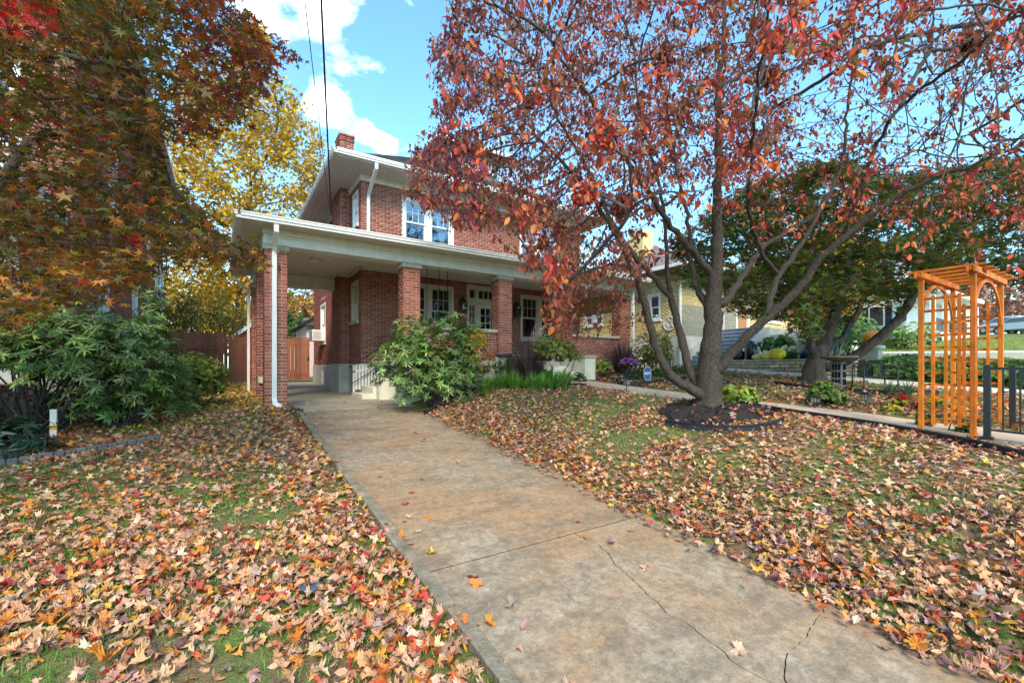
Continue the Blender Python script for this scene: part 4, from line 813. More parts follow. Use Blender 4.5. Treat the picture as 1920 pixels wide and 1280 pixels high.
part('gutter', MB().box(14.18, 14.3, 10.1, 22.9, 3.83, 3.97).box(14.3, 25.9, 10.08, 10.2, 3.83, 3.97), M_white, yh); part('downpipe', pipe([(14.24, 10.3, 3.85), (14.94, 10.93, 3.4), (14.94, 10.93, 0.0)]), M_white, yh)
part('chimney', MB().box(16.6, 17.3, 14.2, 15.0, 4.4, 6.6), M_ybrick, yh)
# its porch wall, steps, cheek
M_blue = mat('blue_grey_paint', (0.20, 0.235, 0.29), 0.7, 0.14, 5)
M_nose = mat('tread_paint', (0.40, 0.44, 0.49), 0.7, 0.12, 5)
part('stair_cheek', MB().add([(15.25, 9.02, -0.2), (17.9, 9.02, -0.2), (17.9, 9.02, 1.62), (15.25, 9.02, 0.16), (15.25, 9.24, -0.2), (17.9, 9.24, -0.2), (17.9, 9.24, 1.62), (15.25, 9.24, 0.16)], [(0, 1, 2, 3), (7, 6, 5, 4), (0, 4, 5, 1), (1, 5, 6, 2), (2, 6, 7, 3), (3, 7, 4, 0)]), M_conc, yh)
sy = part('porch_wall', MB().box(17.9, 25, 8.6, 9.2, -0.2, 1.30).box(17.9, 25, 9.2, 10.96, -0.2, 1.60), M_conc, yh)
for k in range(10):
    part('step', MB().box(15.1 + 0.285 * k, 17.96, 9.25 + 0.0005 * k, 10.9, (-0.2 if k == 0 else -0.02 + 0.162 * k), 0.14 + 0.162 * k), M_blue, yh, bevel=0.012); part('nosing', MB().box(15.065 + 0.285 * k, 15.40 + 0.285 * k, 9.25, 10.9, 0.141 + 0.162 * k, 0.178 + 0.162 * k), M_nose, yh)
part('stair_cheek', MB().add([(15.6, 10.9, -0.2), (17.9, 10.9, -0.2), (17.9, 10.9, 2.25), (15.6, 10.9, 0.75), (15.6, 10.965, -0.2), (17.9, 10.965, -0.2), (17.9, 10.965, 2.25), (15.6, 10.965, 0.75)], [(0, 1, 2, 3), (7, 6, 5, 4), (0, 4, 5, 1), (1, 5, 6, 2), (2, 6, 7, 3), (3, 7, 4, 0)]), M_concl, yh)
rl = MB()
for k in range(8): rl.bar((19.6 + k * 0.14, 8.9, 1.3), (19.6 + k * 0.14, 8.9, 2.1), 0.018, 0.018)
rl.bar((19.55, 8.9, 2.1), (20.7, 8.9, 2.1), 0.03, 0.03); part('porch_railing', rl, M_black, yh)
# round wall medallion on the yellow house
md = thing('wall_medallion', (14.96, 11.35, 1.6), 'round openwork plaque hung on the yellow brick side wall', 'plaque')
mb = MB(); ring = [(14.955, 11.45 + 0.27 * math.cos(a), 1.78 + 0.27 * math.sin(a)) for a in np.linspace(0, 2 * math.pi, 25)]; mb.tube(ring, 0.025, 6, False); ring2 = [(14.955, 11.45 + 0.12 * math.cos(a), 1.78 + 0.12 * math.sin(a)) for a in np.linspace(0, 2 * math.pi, 17)]; mb.tube(ring2, 0.018, 6, False)
for a in np.linspace(0, 2 * math.pi, 6)[:-1]: mb.bar((14.955, 11.45 + 0.11 * math.cos(a), 1.78 + 0.11 * math.sin(a)), (14.955, 11.45 + 0.26 * math.cos(a), 1.78 + 0.26 * math.sin(a)), 0.06, 0.02, up=(1, 0, 0))
part('ring', mb, M_concl, md, True); part('backing', MB().tube([(14.985, 11.45, 1.78), (14.965, 11.45, 1.78)], 0.25, 20), mat('plaque_back', (0.5, 0.46, 0.38), 0.8), md)
# block retaining wall with planting bed
rw = thing('retaining_wall', (14.3, 7.2, g1(14.3, 7.2)), 'low tan block retaining wall below the neighbour porch', 'wall')
M_block = piece_mat('tan_block', [(0.44, 0.34, 0.22), (0.58, 0.46, 0.32), (0.37, 0.28, 0.18), (0.66, 0.55, 0.40)], 0.95, 0.3, 0.9, 40)
part('core', MB().prism([(14.27, 4.9), (17.9, 4.9), (17.9, 8.55), (14.27, 8.55)], -0.6, 0.22), M_mulch, rw)
for j in range(5):
    yy = 4.9 - (j % 2) * 0.15
    while yy < 8.5:
        e = min(yy + 0.3, 8.55); s = max(yy, 4.9)
        if e - s > 0.06: part('block', MB().box(14.1 + R.uniform(-0.012, 0.012), 14.29, s + 0.009, e - 0.009, -0.28 + j * 0.1, -0.195 + j * 0.1), M_block, rw, bevel=0.01)
        yy += 0.3
for k in range(8): part('cap_stone', MB().box(14.06, 14.34, 4.9 + k * 0.457, 5.345 + k * 0.457, 0.218, 0.27), M_block, rw, bevel=0.01)
def pumpkin(name, x, y, z, r, col, label, h=0.8, cat='pumpkin'):
    t_ = thing(name, (x, y, z), label, cat)
    part('body', MB().ball((x, y, z + r * h * 0.97), r, r, r * h, 40, 12, lambda a, th: 1 + 0.06 * abs(math.cos(a * 5)) - 0.06 * (1 - math.sin(th))), mat(name + '_skin', col, 0.5, 0.12, 6), t_, True)
    part('stem', MB().tube([(x, y, z + r * h * 1.75), (x, y + 0.01, z + r * h * 2.05), (x + 0.03, y, z + r * h * 2.25)], [0.03, 0.02, 0.022], 7), mat(name + '_stem', (0.25, 0.2, 0.1), 0.9), t_); return t_
tz = 0.27
pumpkin('pumpkin', 14.28, 6.98, tz, 0.22, (0.80, 0.55, 0.02), 'bright yellow large pumpkin on the block wall')
pumpkin('pumpkin', 14.25, 7.28, tz, 0.17, (0.75, 0.66, 0.22), 'pale yellow pumpkin with stem between two others on the block wall')
pumpkin('pumpkin', 14.24, 7.58, tz, 0.15, (0.75, 0.60, 0.16), 'small squat yellow pumpkin at the end of the pumpkin row', 0.62)
pumpkin('pumpkin', 14.55, 7.42, 0.22, 0.19, (0.03, 0.18, 0.42), 'blue painted pumpkin behind the yellow pumpkins')
def bag(x, y, z, rx, ry, rz, col, label):
    ph = R.uniform(0, 6, 4)
    tag(obj('rubbish_bag', MB().ball((x, y, z + rz), rx, ry, rz, 26, 14, lambda a, th: 1 + 0.10 * math.sin(5 * a + ph[0] + 3 * th) + 0.07 * math.sin(9 * a + ph[1] - 5 * th) + 0.05 * math.sin(14 * th + ph[2])), mat('plastic_bag', col, 0.22, 0.3, 8, 0.5, 25, spec=0.7), smooth=True), label, 'bag')
bag(14.75, 8.05, 0.2, 0.17, 0.2, 0.34, (0.012, 0.012, 0.014), 'tall black rubbish bag at the corner of the block wall')
bag(14.6, 8.4, 0.2, 0.2, 0.2, 0.22, (0.014, 0.014, 0.018), 'low black rubbish bag beside the blue-grey steps')
bag(15.3, 6.35, 0.2, 0.34, 0.42, 0.24, (0.02, 0.025, 0.09), 'dark blue plastic bag lying behind the yellow pumpkin')
tag(obj('garden_post', MB().box(14.36, 14.41, 8.0, 8.05, 0.2, 0.72), mat('old_wood', (0.22, 0.13, 0.08), 0.9)), 'thin wooden post in front of the black bag on the block wall', 'post')

# white house and parked cars far off across the lawn
wh = thing('white_house', (43, 13, g1(43, 13)), 'white far house with dark shutters and front porch beyond the lawn', 'house')
wz = g1(43, 12)
mb = MB().box(40.2, 52, 11.0, 20, wz - 1.0, wz + 6.0); part('wall', mb, M_white, wh)
part('roof', MB().add([(39.5, 10.3, wz + 6), (52.7, 10.3, wz + 6), (52.7, 20.7, wz + 6), (39.5, 20.7, wz + 6), (39.5, 15.5, wz + 9), (52.7, 15.5, wz + 9)], [(0, 1, 5, 4), (2, 3, 4, 5), (1, 2, 5), (3, 0, 4), (3, 2, 1, 0)]), M_shingle, wh)
for yy in (12.2, 15, 17.8):
    for z0 in (1.0, 3.9):
        w_ = part('window', MB().box(40.12, 40.2, yy, yy + 0.95, wz + z0, wz + z0 + 1.5), M_white, wh); part('pane', MB().box(40.1, 40.12, yy + 0.08, yy + 0.87, wz + z0 + 0.08, wz + z0 + 1.42), M_glassd, w_)
        for s_ in (-0.4, 1.0): part('shutter', MB().box(40.12, 40.19, yy + s_, yy + s_ + 0.36, wz + z0, wz + z0 + 1.5), M_black, wh)
for xx in (41.6, 45, 48.5):
    w_ = part('window', MB().box(xx, xx + 0.95, 10.92, 11.0, wz + 3.9, wz + 5.4), M_white, wh); part('pane', MB().box(xx + 0.08, xx + 0.87, 10.9, 10.92, wz + 3.98, wz + 5.32), M_glassd, w_)
part('porch_floor', MB().box(38.2, 49, 9.0, 10.98, wz - 1.2, wz + 0.35), M_white, wh); part('porch_roof', MB().box(38.0, 49.2, 8.8, 10.98, wz + 2.9, wz + 3.2), M_white, wh)
for xx in (38.35, 41.0, 43.7, 46.3, 48.8): part('porch_post', MB().box(xx - 0.12, xx + 0.12, 9.05, 9.3, wz + 0.35, wz + 2.9), M_white, wh)
rl = MB()
for k in range(60):
    rl.bar((38.4 + k * 0.17, 9.15, wz + 0.4), (38.4 + k * 0.17, 9.15, wz + 1.2), 0.025, 0.025)
rl.bar((38.3, 9.15, wz + 1.22), (48.8, 9.15, wz + 1.22), 0.05, 0.05); part('railing', rl, M_black, wh)
def car(x, y, rz_, col, label):
    z = g1(x, y); t_ = thing('parked_car', (x, y, z), label, 'car', 'cars parked beyond the lawn'); c, s = math.cos(rz_), math.sin(rz_)
    def T(P): return [(x + c * p[0] - s * p[1], y + s * p[0] + c * p[1], z + p[2]) for p in P]
    prof = [(-2.2, 0.35), (2.2, 0.35), (2.25, 0.7), (1.3, 0.92), (0.6, 1.42), (-1.0, 1.45), (-1.75, 0.98), (-2.2, 0.9)]
    n = len(prof); V = T([(a, -0.88, b) for a, b in prof] + [(a, 0.88, b) for a, b in prof]); part('body', MB().add(V, [tuple(range(n - 1, -1, -1)), tuple(range(n, 2 * n))] + [(i, (i + 1) % n, n + (i + 1) % n, n + i) for i in range(n)]), mat('car_paint', col, 0.25, 0.02, 3, spec=0.6), t_, bevel=0.06)
    g_ = MB()
    for sd in (-0.885, 0.885): g_.add(T([(1.15, sd, 0.95), (0.58, sd, 1.36), (-0.98, sd, 1.39), (-1.6, sd, 1.0)]), [(0, 1, 2, 3)])
    g_.add(T([(1.32, -0.75, 0.95), (1.32, 0.75, 0.95), (0.65, 0.7, 1.4), (0.65, -0.7, 1.4)]), [(0, 1, 2, 3)]).add(T([(-1.77, -0.75, 1.0), (-1.77, 0.75, 1.0), (-1.04, 0.7, 1.44), (-1.04, -0.7, 1.44)]), [(0, 1, 2, 3)]); part('windows', g_, M_glassd, t_)
    for a in (-1.65, 1.4):
        for sd in (-0.86, 0.86):
            w_ = part('wheel', MB().tube(T([(a, sd - 0.1, 0.32), (a, sd + 0.1, 0.32)]), 0.32, 16), M_black, t_); part('rim', MB().tube(T([(a, sd - 0.11, 0.32), (a, sd + 0.11, 0.32)]), 0.18, 10), mat('rim_metal', (0.5, 0.5, 0.5), 0.3, metal=0.8), w_)
for (u, zc, col, lb) in ((1895, 40, (0.72, 0.73, 0.75), 'white car parked beyond the far lawn'), (1925, 38, (0.62, 0.63, 0.66), 'silver car parked beyond the far lawn'), (1868, 44, (0.2, 0.21, 0.23), 'dark grey car parked beyond the far lawn')):
    p = pt(u, 640, zc); car(p[0], p[1], 1.2, col, lb)
# garages behind the fence
ga = thing('garage', (5.2, 30, -0.3), 'small pale pink garage with grey roof behind the gate', 'garage')
part('wall', MB().box(4.05, 8, 28.5, 33, -0.8, 2.6), mat('pink_stucco', (0.60, 0.46, 0.42), 0.9), ga); part('roof', MB().add([(3.7, 28.1, 2.5), (8.3, 28.1, 2.5), (8.3, 33.4, 2.5), (3.7, 33.4, 2.5), (6, 28.1, 3.9), (6, 33.4, 3.9)], [(0, 1, 4), (2, 3, 5), (1, 2, 5, 4), (3, 0, 4, 5), (3, 2, 1, 0)]), M_shingle, ga); part('fascia', MB().bar((3.68, 28.08, 2.5), (6, 28.08, 3.92), 0.05, 0.14), M_black, ga)
gb = thing('shed', (1.5, 29, -0.5), 'red shed with white bargeboard behind the fence by the carport', 'shed')
part('wall', MB().add([(0.4, 27, -0.7), (2.55, 27, -0.7), (2.55, 27, 1.6), (1.5, 27, 2.45), (0.4, 27, 1.6), (0.4, 30, -0.7), (2.55, 30, -0.7), (2.55, 30, 1.6), (1.5, 30, 2.45), (0.4, 30, 1.6)], [(0, 1, 2, 3, 4), (9, 8, 7, 6, 5), (0, 4, 9, 5), (1, 6, 7, 2)]), M_fence, gb); part('roof', MB().add([(0.1, 26.8, 1.42), (1.5, 26.8, 2.5), (2.8, 26.8, 1.42), (0.1, 30.2, 1.42), (1.5, 30.2, 2.5), (2.8, 30.2, 1.42)], [(0, 1, 4, 3), (1, 2, 5, 4)]), M_white, gb); part('bargeboard', MB().bar((0.1, 26.78, 1.42), (1.5, 26.78, 2.5), 0.04, 0.16).bar((1.5, 26.78, 2.5), (2.8, 26.78, 1.42), 0.04, 0.16), M_white, gb)
fh_ = thing('far_house', (6, 52, -0.5), 'brown-roofed house among the far trees behind the gate', 'house')
part('wall', MB().box(3.2, 9, 48, 56, -0.5, 2.6), M_trim, fh_); part('roof', MB().add([(2.8, 47.5, 2.5), (9.4, 47.5, 2.5), (9.4, 56.5, 2.5), (2.8, 56.5, 2.5), (2.8, 52, 5.4), (9.4, 52, 5.4)], [(0, 1, 5, 4), (2, 3, 4, 5), (1, 2, 5), (3, 0, 4), (3, 2, 1, 0)]), mat('brown_roof', (0.13, 0.085, 0.08), 0.95), fh_)

# ------------------------------------------------------------------ arbor
AX0, AX1, AY0, AY1 = 7.64, 9.05, 1.46, 1.94; AZ = PY(1.7)
ab = thing('garden_arbor', (8.34, 1.7, AZ), 'orange stained wooden trellis arbor over the garden path', 'arbor')
for (x, y) in ((AX0, AY0), (AX0, AY1), (AX1, AY0), (AX1, AY1)): part('post', MB().box(x - 0.026, x + 0.026, y - 0.026, y + 0.026, AZ - 0.06, 1.22), M_cedar, ab, bevel=0.003)
for x in (AX0, AX1):
    for k in range(1, 4): yy = AY0 + (AY1 - AY0) * k / 4; part('trellis_upright', MB().box(x - 0.028, x - 0.010, yy - 0.017, yy + 0.017, AZ + 0.12, 0.93), M_cedar, ab)
    for k in range(11): z = AZ + 0.16 + k * 0.158; part('trellis_rung', MB().box(x - 0.008, x + 0.010, AY0 - 0.02, AY1 + 0.02, z - 0.015, z + 0.015), M_cedar, ab)
for y in (AY0, AY1):
    o_ = MB(); n = 14; cxm = (AX0 + AX1) / 2; rx = (AX1 - AX0) / 2 - 0.03
    for k in range(n):
        a0, a1 = math.pi * k / n, math.pi * (k + 1) / n; e = 0.01
        P0 = [cxm - rx * math.cos(a0), 0.60 + 0.54 * math.sin(a0)]; P1 = [cxm - rx * math.cos(a1), 0.60 + 0.54 * math.sin(a1)]
        o_.bar((P0[0], y, P0[1]), (P1[0], y, P1[1]), 0.026, 0.045, up=(0, 0, 1) if abs(math.cos((a0 + a1) / 2)) < 0.9 else (1, 0, 0))
    part('arch', o_, M_cedar, ab)
    part('beam', MB().box(AX0 - 0.12, AX1 + 0.12, y - 0.045, y - 0.02, 1.16, 1.235), M_cedar, ab, bevel=0.003); part('beam', MB().box(AX0 - 0.12, AX1 + 0.12, y + 0.02, y + 0.045, 1.16, 1.235), M_cedar, ab, bevel=0.003)
for k in range(6):
    x = AX0 - 0.09 + k * (AX1 - AX0 + 0.18) / 5; part('rafter', MB().box(x - 0.011, x + 0.011, AY0 - 0.13, AY1 + 0.13, 1.226, 1.258), M_cedar, ab, bevel=0.003)
# black iron railings running down to the street
def railing(x, label):
    t_ = thing('iron_railing', (x, 0.0, PY(0)), label, 'railing', 'black iron path railings')
    part('post', MB().box(x - 0.03, x + 0.03, 1.33, 1.39, PY(1.36) - 0.02, 0.04), M_black, t_); part('foot', MB().box(x - 0.05, x + 0.05, 1.31, 1.41, PY(1.36) + 0.0, PY(1.36) + 0.045), M_black, t_)
    part('top_rail', MB().bar((x, 1.36, 0.0), (x, -2.0, -0.14), 0.035, 0.03), M_black, t_); part('bottom_rail', MB().bar((x, 1.36, -0.74), (x, -2.0, -0.90), 0.03, 0.025), M_black, t_)
    for k in range(24): y = 1.23 - k * 0.135; dz = (y - 1.36) * 0.0417; part('baluster', MB().bar((x, y, -0.74 + dz * 1.1), (x, y, 0.0 + dz), 0.015, 0.015), M_black, t_)
    part('post', MB().box(x - 0.03, x + 0.03, -2.06, -2.0, PY(-2) - 0.02, -0.1), M_black, t_)
railing(7.74, 'black iron railing joined to the left arbor posts'); railing(9.12, 'black iron railing joined to the right arbor posts')

# ------------------------------------------------------------------ garden objects
def ground_at(u, v): p = gp(u, v); return p[0], p[1], g1(p[0], p[1])
M_lampg = glass_mat('lamp_glass', (0.8, 0.72, 0.6), 0.15); M_bronze = mat('bronze_plastic', (0.06, 0.05, 0.045), 0.5)
def solar(u, v, label, h=0.28):
    x, y, z = ground_at(u, v); t_ = thing('solar_lamp', (x, y, z), label, 'lamp', 'solar path lamps')
    part('stake', MB().tube([(x, y, z - 0.05), (x, y, z + h * 0.5)], 0.011, 8), M_bronze, t_)
    part('base', MB().box(x - 0.045, x + 0.045, y - 0.045, y + 0.045, z + h * 0.5, z + h * 0.56), M_bronze, t_)
    c_ = MB()
    for a in (-1, 1):
        for b in (-1, 1): c_.box(x + a * 0.045 - 0.006, x + a * 0.045 + 0.006, y + b * 0.045 - 0.006, y + b * 0.045 + 0.006, z + h * 0.56, z + h * 0.88)
        c_.box(x + a * 0.047 - 0.003, x + a * 0.047 + 0.003, y - 0.004, y + 0.004, z + h * 0.56, z + h * 0.88).box(x - 0.004, x + 0.004, y + a * 0.047 - 0.003, y + a * 0.047 + 0.003, z + h * 0.56, z + h * 0.88)
    part('cage', c_, M_bronze, t_); part('shade', MB().box(x - 0.041, x + 0.041, y - 0.041, y + 0.041, z + h * 0.56, z + h * 0.88), mat('frosted_shade', (0.42, 0.36, 0.28), 0.5), t_)
    part('roof', MB().add([(x - 0.085, y - 0.085, z + h * 0.88), (x + 0.085, y - 0.085, z + h * 0.88), (x + 0.085, y + 0.085, z + h * 0.88), (x - 0.085, y + 0.085, z + h * 0.88), (x - 0.04, y - 0.04, z + h), (x + 0.04, y - 0.04, z + h), (x + 0.04, y + 0.04, z + h), (x - 0.04, y + 0.04, z + h)], [(3, 2, 1, 0), (4, 5, 6, 7), (0, 1, 5, 4), (1, 2, 6, 5), (2, 3, 7, 6), (3, 0, 4, 7)]), M_black, t_)
solar(1175, 738, 'solar path lamp standing alone on the leafy lawn beside the path', 0.34); solar(1164, 716, 'small solar lamp behind the black edging below the purple flowers', 0.22); solar(1133, 706, 'dark solar lamp beside the yellow-green shrub at the porch cheek wall', 0.26)
solar(1528, 768, 'solar lamp in front of the hydrangea by the path', 0.24); solar(1623, 768, 'solar lamp between the hydrangea and the red flowers', 0.30); solar(1088, 722, 'solar lamp by the low plants at the front steps', 0.2)
# security sign
x, y, z = ground_at(1214, 719); sg = thing('yard_sign', (x, y, z), 'small blue eight-sided security sign with white ADT letters on a stake', 'sign')
h0 = 0.10; pf = [(-0.045, 0.0), (0.045, 0.0), (0.085, 0.08), (0.085, 0.24), (0.045, 0.32), (-0.045, 0.32), (-0.085, 0.24), (-0.085, 0.08)]
def sgp(a, b, d): return tuple(np.array([x, y, z + h0 + b]) + RGT * a - FWD * d)
M_sblue = mat('sign_blue', (0.02, 0.07, 0.30), 0.4, 0.03); n = len(pf)
part('stake', MB().tube([sgp(0, -0.16, -0.012), sgp(0, 0.25, -0.012)], 0.008, 6), M_bronze, sg)
part('border', MB().add([sgp(a * 1.09, (b - 0.16) * 1.06 + 0.16, -0.004) for a, b in pf] + [sgp(a * 1.09, (b - 0.16) * 1.06 + 0.16, 0.004) for a, b in pf], [tuple(range(n)), tuple(range(2 * n - 1, n - 1, -1))] + [(i, n + i, n + (i + 1) % n, (i + 1) % n) for i in range(n)]), M_white, sg)
part('panel', MB().add([sgp(a, b, 0.0) for a, b in pf] + [sgp(a, b, 0.008) for a, b in pf], [tuple(range(n)), tuple(range(2 * n - 1, n - 1, -1))] + [(i, n + i, n + (i + 1) % n, (i + 1) % n) for i in range(n)]), M_sblue, sg)
fc = bpy.data.curves.new('letters', 'FONT'); fc.body = 'ADT'; fc.size = 0.085; fc.align_x = 'CENTER'; fc.align_y = 'CENTER'; fc.extrude = 0.001; fc.offset = 0.003
fo = bpy.data.objects.new('letters', fc); COL.objects.link(fo); dg = bpy.context.evaluated_depsgraph_get(); fme = bpy.data.meshes.new_from_object(fo.evaluated_get(dg)); bpy.data.objects.remove(fo)
fme.materials.clear(); fme.materials.append(M_white); lo = bpy.data.objects.new('letters', fme); COL.objects.link(lo); lo.parent = sg; lo.location = Vector(sgp(0, 0.16, 0.0105)) - sg.location; lo.rotation_euler = (rad(90), 0, rad(-33))
# bird bath
x, y, z = ground_at(1572, 730); bb = thing('bird_bath', (x, y, z), 'stone bird bath with wide shallow bowl on a carved square pedestal', 'bird bath')
M_bath = mat('weathered_stone', (0.075, 0.07, 0.075), 0.85, 0.35, 7, 0.5, 40, col2=(0.15, 0.145, 0.15))
mb = MB()
for (w0, z0, z1) in ((0.13, -0.05, 0.05), (0.105, 0.05, 0.60)): mb.box(x - w0, x + w0, y - w0, y + w0, z + z0, z + z1)
part('pedestal', mb, M_bath, bb, bevel=0.012); cv = MB()
for k in range(3):
    for s_ in (-1, 1):
        for q in (-0.055, 0.0, 0.055): cv.box(x + q - 0.015, x + q + 0.015, y - 0.112, y - 0.104, z + 0.1 + k * 0.16, z + 0.22 + k * 0.16).box(x - 0.112, x - 0.104, y + q - 0.015, y + q + 0.015, z + 0.1 + k * 0.16, z + 0.22 + k * 0.16)
part('relief', cv, M_bath, bb); part('bowl', MB().lathe((x, y, z + 0.6), [(0.10, 0), (0.16, 0.025), (0.31, 0.065), (0.345, 0.085), (0.35, 0.11), (0.32, 0.105), (0.2, 0.075), (0.02, 0.06)], 32), mat('bowl_stone', (0.16, 0.11, 0.085), 0.85, 0.3, 6), bb, True)
# small iron bench
x, y, z = ground_at(1640, 730); be = thing('garden_bench', (x, y, z), 'small black wire garden bench beside the bird bath', 'bench')
dx_ = np.array([0.80, -0.60, 0]) ; dy_ = np.array([0.60, 0.80, 0]); o_ = np.array([x, y, z])
def BP(a, b, c): return o_ + dx_ * a + dy_ * b + UPV * c
W2, D2 = 0.33, 0.17
for a in (-W2, W2):
    for b in (-D2, D2): part('leg', MB().tube([BP(a * 1.04, b * 1.1, -0.03), BP(a, b, 0.27)], 0.016, 6), M_black, be)
    part('armrest', MB().tube([BP(a, -D2, 0.27), BP(a, -D2, 0.42), BP(a, -D2 + 0.05, 0.47), BP(a, D2, 0.5)], 0.014, 6), M_black, be)
bk = MB().tube([BP(-W2, D2, 0.27), BP(-W2, D2, 0.50), BP(-W2 * 0.8, D2, 0.56), BP(0, D2, 0.55), BP(W2 * 0.8, D2, 0.56), BP(W2, D2, 0.5), BP(W2, D2, 0.27)], 0.014, 6)
for k in range(13): a = -W2 + (k + 1) * 2 * W2 / 14; bk.tube([BP(a, D2, 0.28), BP(a, D2, 0.54)], 0.006, 5)
part('backrest', bk, M_black, be)
for k in range(6): part('seat_slat', MB().bar(BP(-W2, -D2 + 0.03 + k * 0.056, 0.275), BP(W2, -D2 + 0.03 + k * 0.056, 0.275), 0.035, 0.012), M_black, be)
# stone pillar with pumpkin on the bank
p = pt(1638, 656, 16.5); pz = g1(p[0], p[1]); pl = thing('stone_pillar', (p[0], p[1], pz), 'low stone pillar with pale cap among the junipers', 'pillar')
part('shaft', MB().box(p[0] - 0.2, p[0] + 0.2, p[1] - 0.2, p[1] + 0.2, pz - 0.1, 0.72), M_stone, pl); part('cap', MB().box(p[0] - 0.28, p[0] + 0.28, p[1] - 0.28, p[1] + 0.28, 0.72, 0.84), M_concl, pl, bevel=0.02)
pumpkin('pumpkin', p[0], p[1], 0.84, 0.31, (0.85, 0.25, 0.01), 'big orange pumpkin on a stone pillar', 0.92)
# stone urn pedestal in the porch bed
x, y, z = 5.95, 9.55, g1(5.95, 9.55); ur = thing('stone_pedestal', (x, y, z), 'grey stone pedestal with flat top between the big bush and the porch', 'pedestal')
part('shaft', MB().lathe((x, y, z - 0.05), [(0.16, 0), (0.16, 0.08), (0.12, 0.12), (0.10, 0.35), (0.105, 0.62), (0.14, 0.72)], 18), M_stone, ur, True); part('top', MB().lathe((x, y, z + 0.67), [(0.15, 0), (0.21, 0.04), (0.22, 0.09), (0.19, 0.10)], 20), M_bath, ur, True)
# brick edging of the left bed
eb = thing('bed_border', (*gxy(150, 862), gp(150, 862)[2]), 'row of grey concrete edging blocks along the left shrub bed', 'border')
E0 = np.array(gxy(-60, 886)); E1 = np.array(gxy(305, 826)); nB = 18
for k in range(nB):
    a = E0 + (E1 - E0) * k / nB; b = E0 + (E1 - E0) * (k + 0.955) / nB; c0 = 0.12 * math.sin(math.pi * k / nB); a = a + np.array([0, -1]) * c0 * 0.5; b = b + np.array([0, -1]) * 0.06 * math.sin(math.pi * (k + 1) / nB)
    za, zb = g1(*a), g1(*b); part('block', MB().bar((a[0], a[1], za + 0.02), (b[0], b[1], zb + 0.02), 0.10, 0.15 + R.normal(0, 0.006)), mat('edging_block', (0.13, 0.12, 0.115), 0.95, 0.3, 8, 0.5, 50) if k == 0 else bpy.data.materials['edging_block'], eb, bevel=0.012)
# marker post and boxes in the left bed
x, y, z = ground_at(101, 822); mp_ = thing('marker_post', (x, y, z), 'short white marker post with yellow band under the rhododendron', 'post')
part('shaft', MB().box(x - 0.035, x + 0.035, y - 0.035, y + 0.035, z - 0.05, z + 0.42), M_white, mp_); part('band', MB().box(x - 0.037, x + 0.037, y - 0.037, y + 0.037, z + 0.13, z + 0.19), mat('yellow_band', (0.6, 0.36, 0.02), 0.6), mp_)
# utility lid and stepping stones in the left lawn
x, y, z = ground_at(583, 1110); ul = thing('utility_lid', (x, y, z), 'small blue-grey round utility lid in the leafy left lawn', 'lid')
part('rim', MB().lathe((x, y, z - 0.02), [(0.085, 0), (0.085, 0.055), (0.07, 0.06)], 24), M_black, ul); part('cover', MB().lathe((x, y, z + 0.02), [(0.072, 0), (0.072, 0.022), (0.06, 0.026), (0.01, 0.026)], 24), mat('lid_blue', (0.07, 0.10, 0.16), 0.5), ul)
for k, (u, v) in enumerate(((545, 822), (540, 838), (532, 858))):
    x, y, z = ground_at(u, v); tag(obj('stepping_stone', MB().prism([(x - 0.2, y - 0.16), (x + 0.18, y - 0.18), (x + 0.21, y + 0.15), (x - 0.17, y + 0.17)], lambda a, b: g1(a, b) - 0.05, lambda a, b: g1(a, b) + 0.03), M_bath, bevel=0.01), ['flat dark stepping stone nearest the downpipe', 'middle flat dark stepping stone beside the kerb', 'flat dark stepping stone farthest from the carport, half under leaves'][k], 'stepping stone')
# power cables to the house
def cable(p0, p1, p2, r, label):
    P = []
    for t in np.linspace(0, 1, 40): P.append((1 - t) ** 2 * np.array(p0) + 2 * t * (1 - t) * np.array(p1) + t * t * np.array(p2))
    tag(obj('power_cable', MB().tube(P, r, 6), M_black, smooth=True), label, 'cable')
A_ = pt(621, 402, 13.3)
def through(u, v, z, A, e=-4): B = pt(u, v, z); return A + (B - A) * ((A @ FWD - e) / ((A - B) @ FWD))
E_ = through(603, 0, 7.0, A_); cable(A_, (A_ + E_) / 2 - UPV * 0.25, E_, 0.019, 'thick twisted power cable running up from the house wall')
A2 = pt(618, 395, 13.6); E2 = through(572, 0, 7.0, A2); cable(A2, (A2 + E2) / 2 - UPV * 0.1, E2, 0.008, 'thin service wire running up beside the power cable')
LOG = []
# ------------------------------------------------------------------ leaf shapes (length 1 along +x, normal +z)
def oval(w_=0.25, fold=0.10, curve=-0.18, tip=1.0):
    xs_ = [0, 0.3, 0.68, tip]; cz = [curve * t * t for t in xs_]
    V = [(0, 0, 0), (xs_[1], 0, cz[1]), (xs_[2], 0, cz[2]), (tip, 0, cz[3]), (xs_[1], w_, cz[1] + fold), (xs_[2], w_ * 0.82, cz[2] + fold), (xs_[1], -w_, cz[1] + fold), (xs_[2], -w_ * 0.82, cz[2] + fold)]
    return (V, [(0, 1, 4), (1, 2, 5, 4), (2, 3, 5), (0, 6, 1), (1, 6, 7, 2), (2, 7, 3)])
def star(lobes=7, notch=0.33, droop=0.18, ar=1.0):
    V = [(0.0, 0, 0)]; F = []; angs = np.linspace(-2.35, 2.35, lobes); Ls = 1 - 0.38 * (np.abs(angs) / 2.35) ** 1.5
    nt_ = np.linspace(-2.7, 2.7, lobes + 1)
    for a, L in zip(angs, Ls): V.append((L * math.cos(a), L * math.sin(a) * ar, -droop * L))
    for a in nt_: V.append((notch * math.cos(a) * (0.5 if abs(a) > 2.5 else 1), notch * math.sin(a) * ar, 0.0))
    for i in range(lobes): F.append((0, 1 + lobes + i, 1 + i, 2 + lobes + i))
    return (V, F)
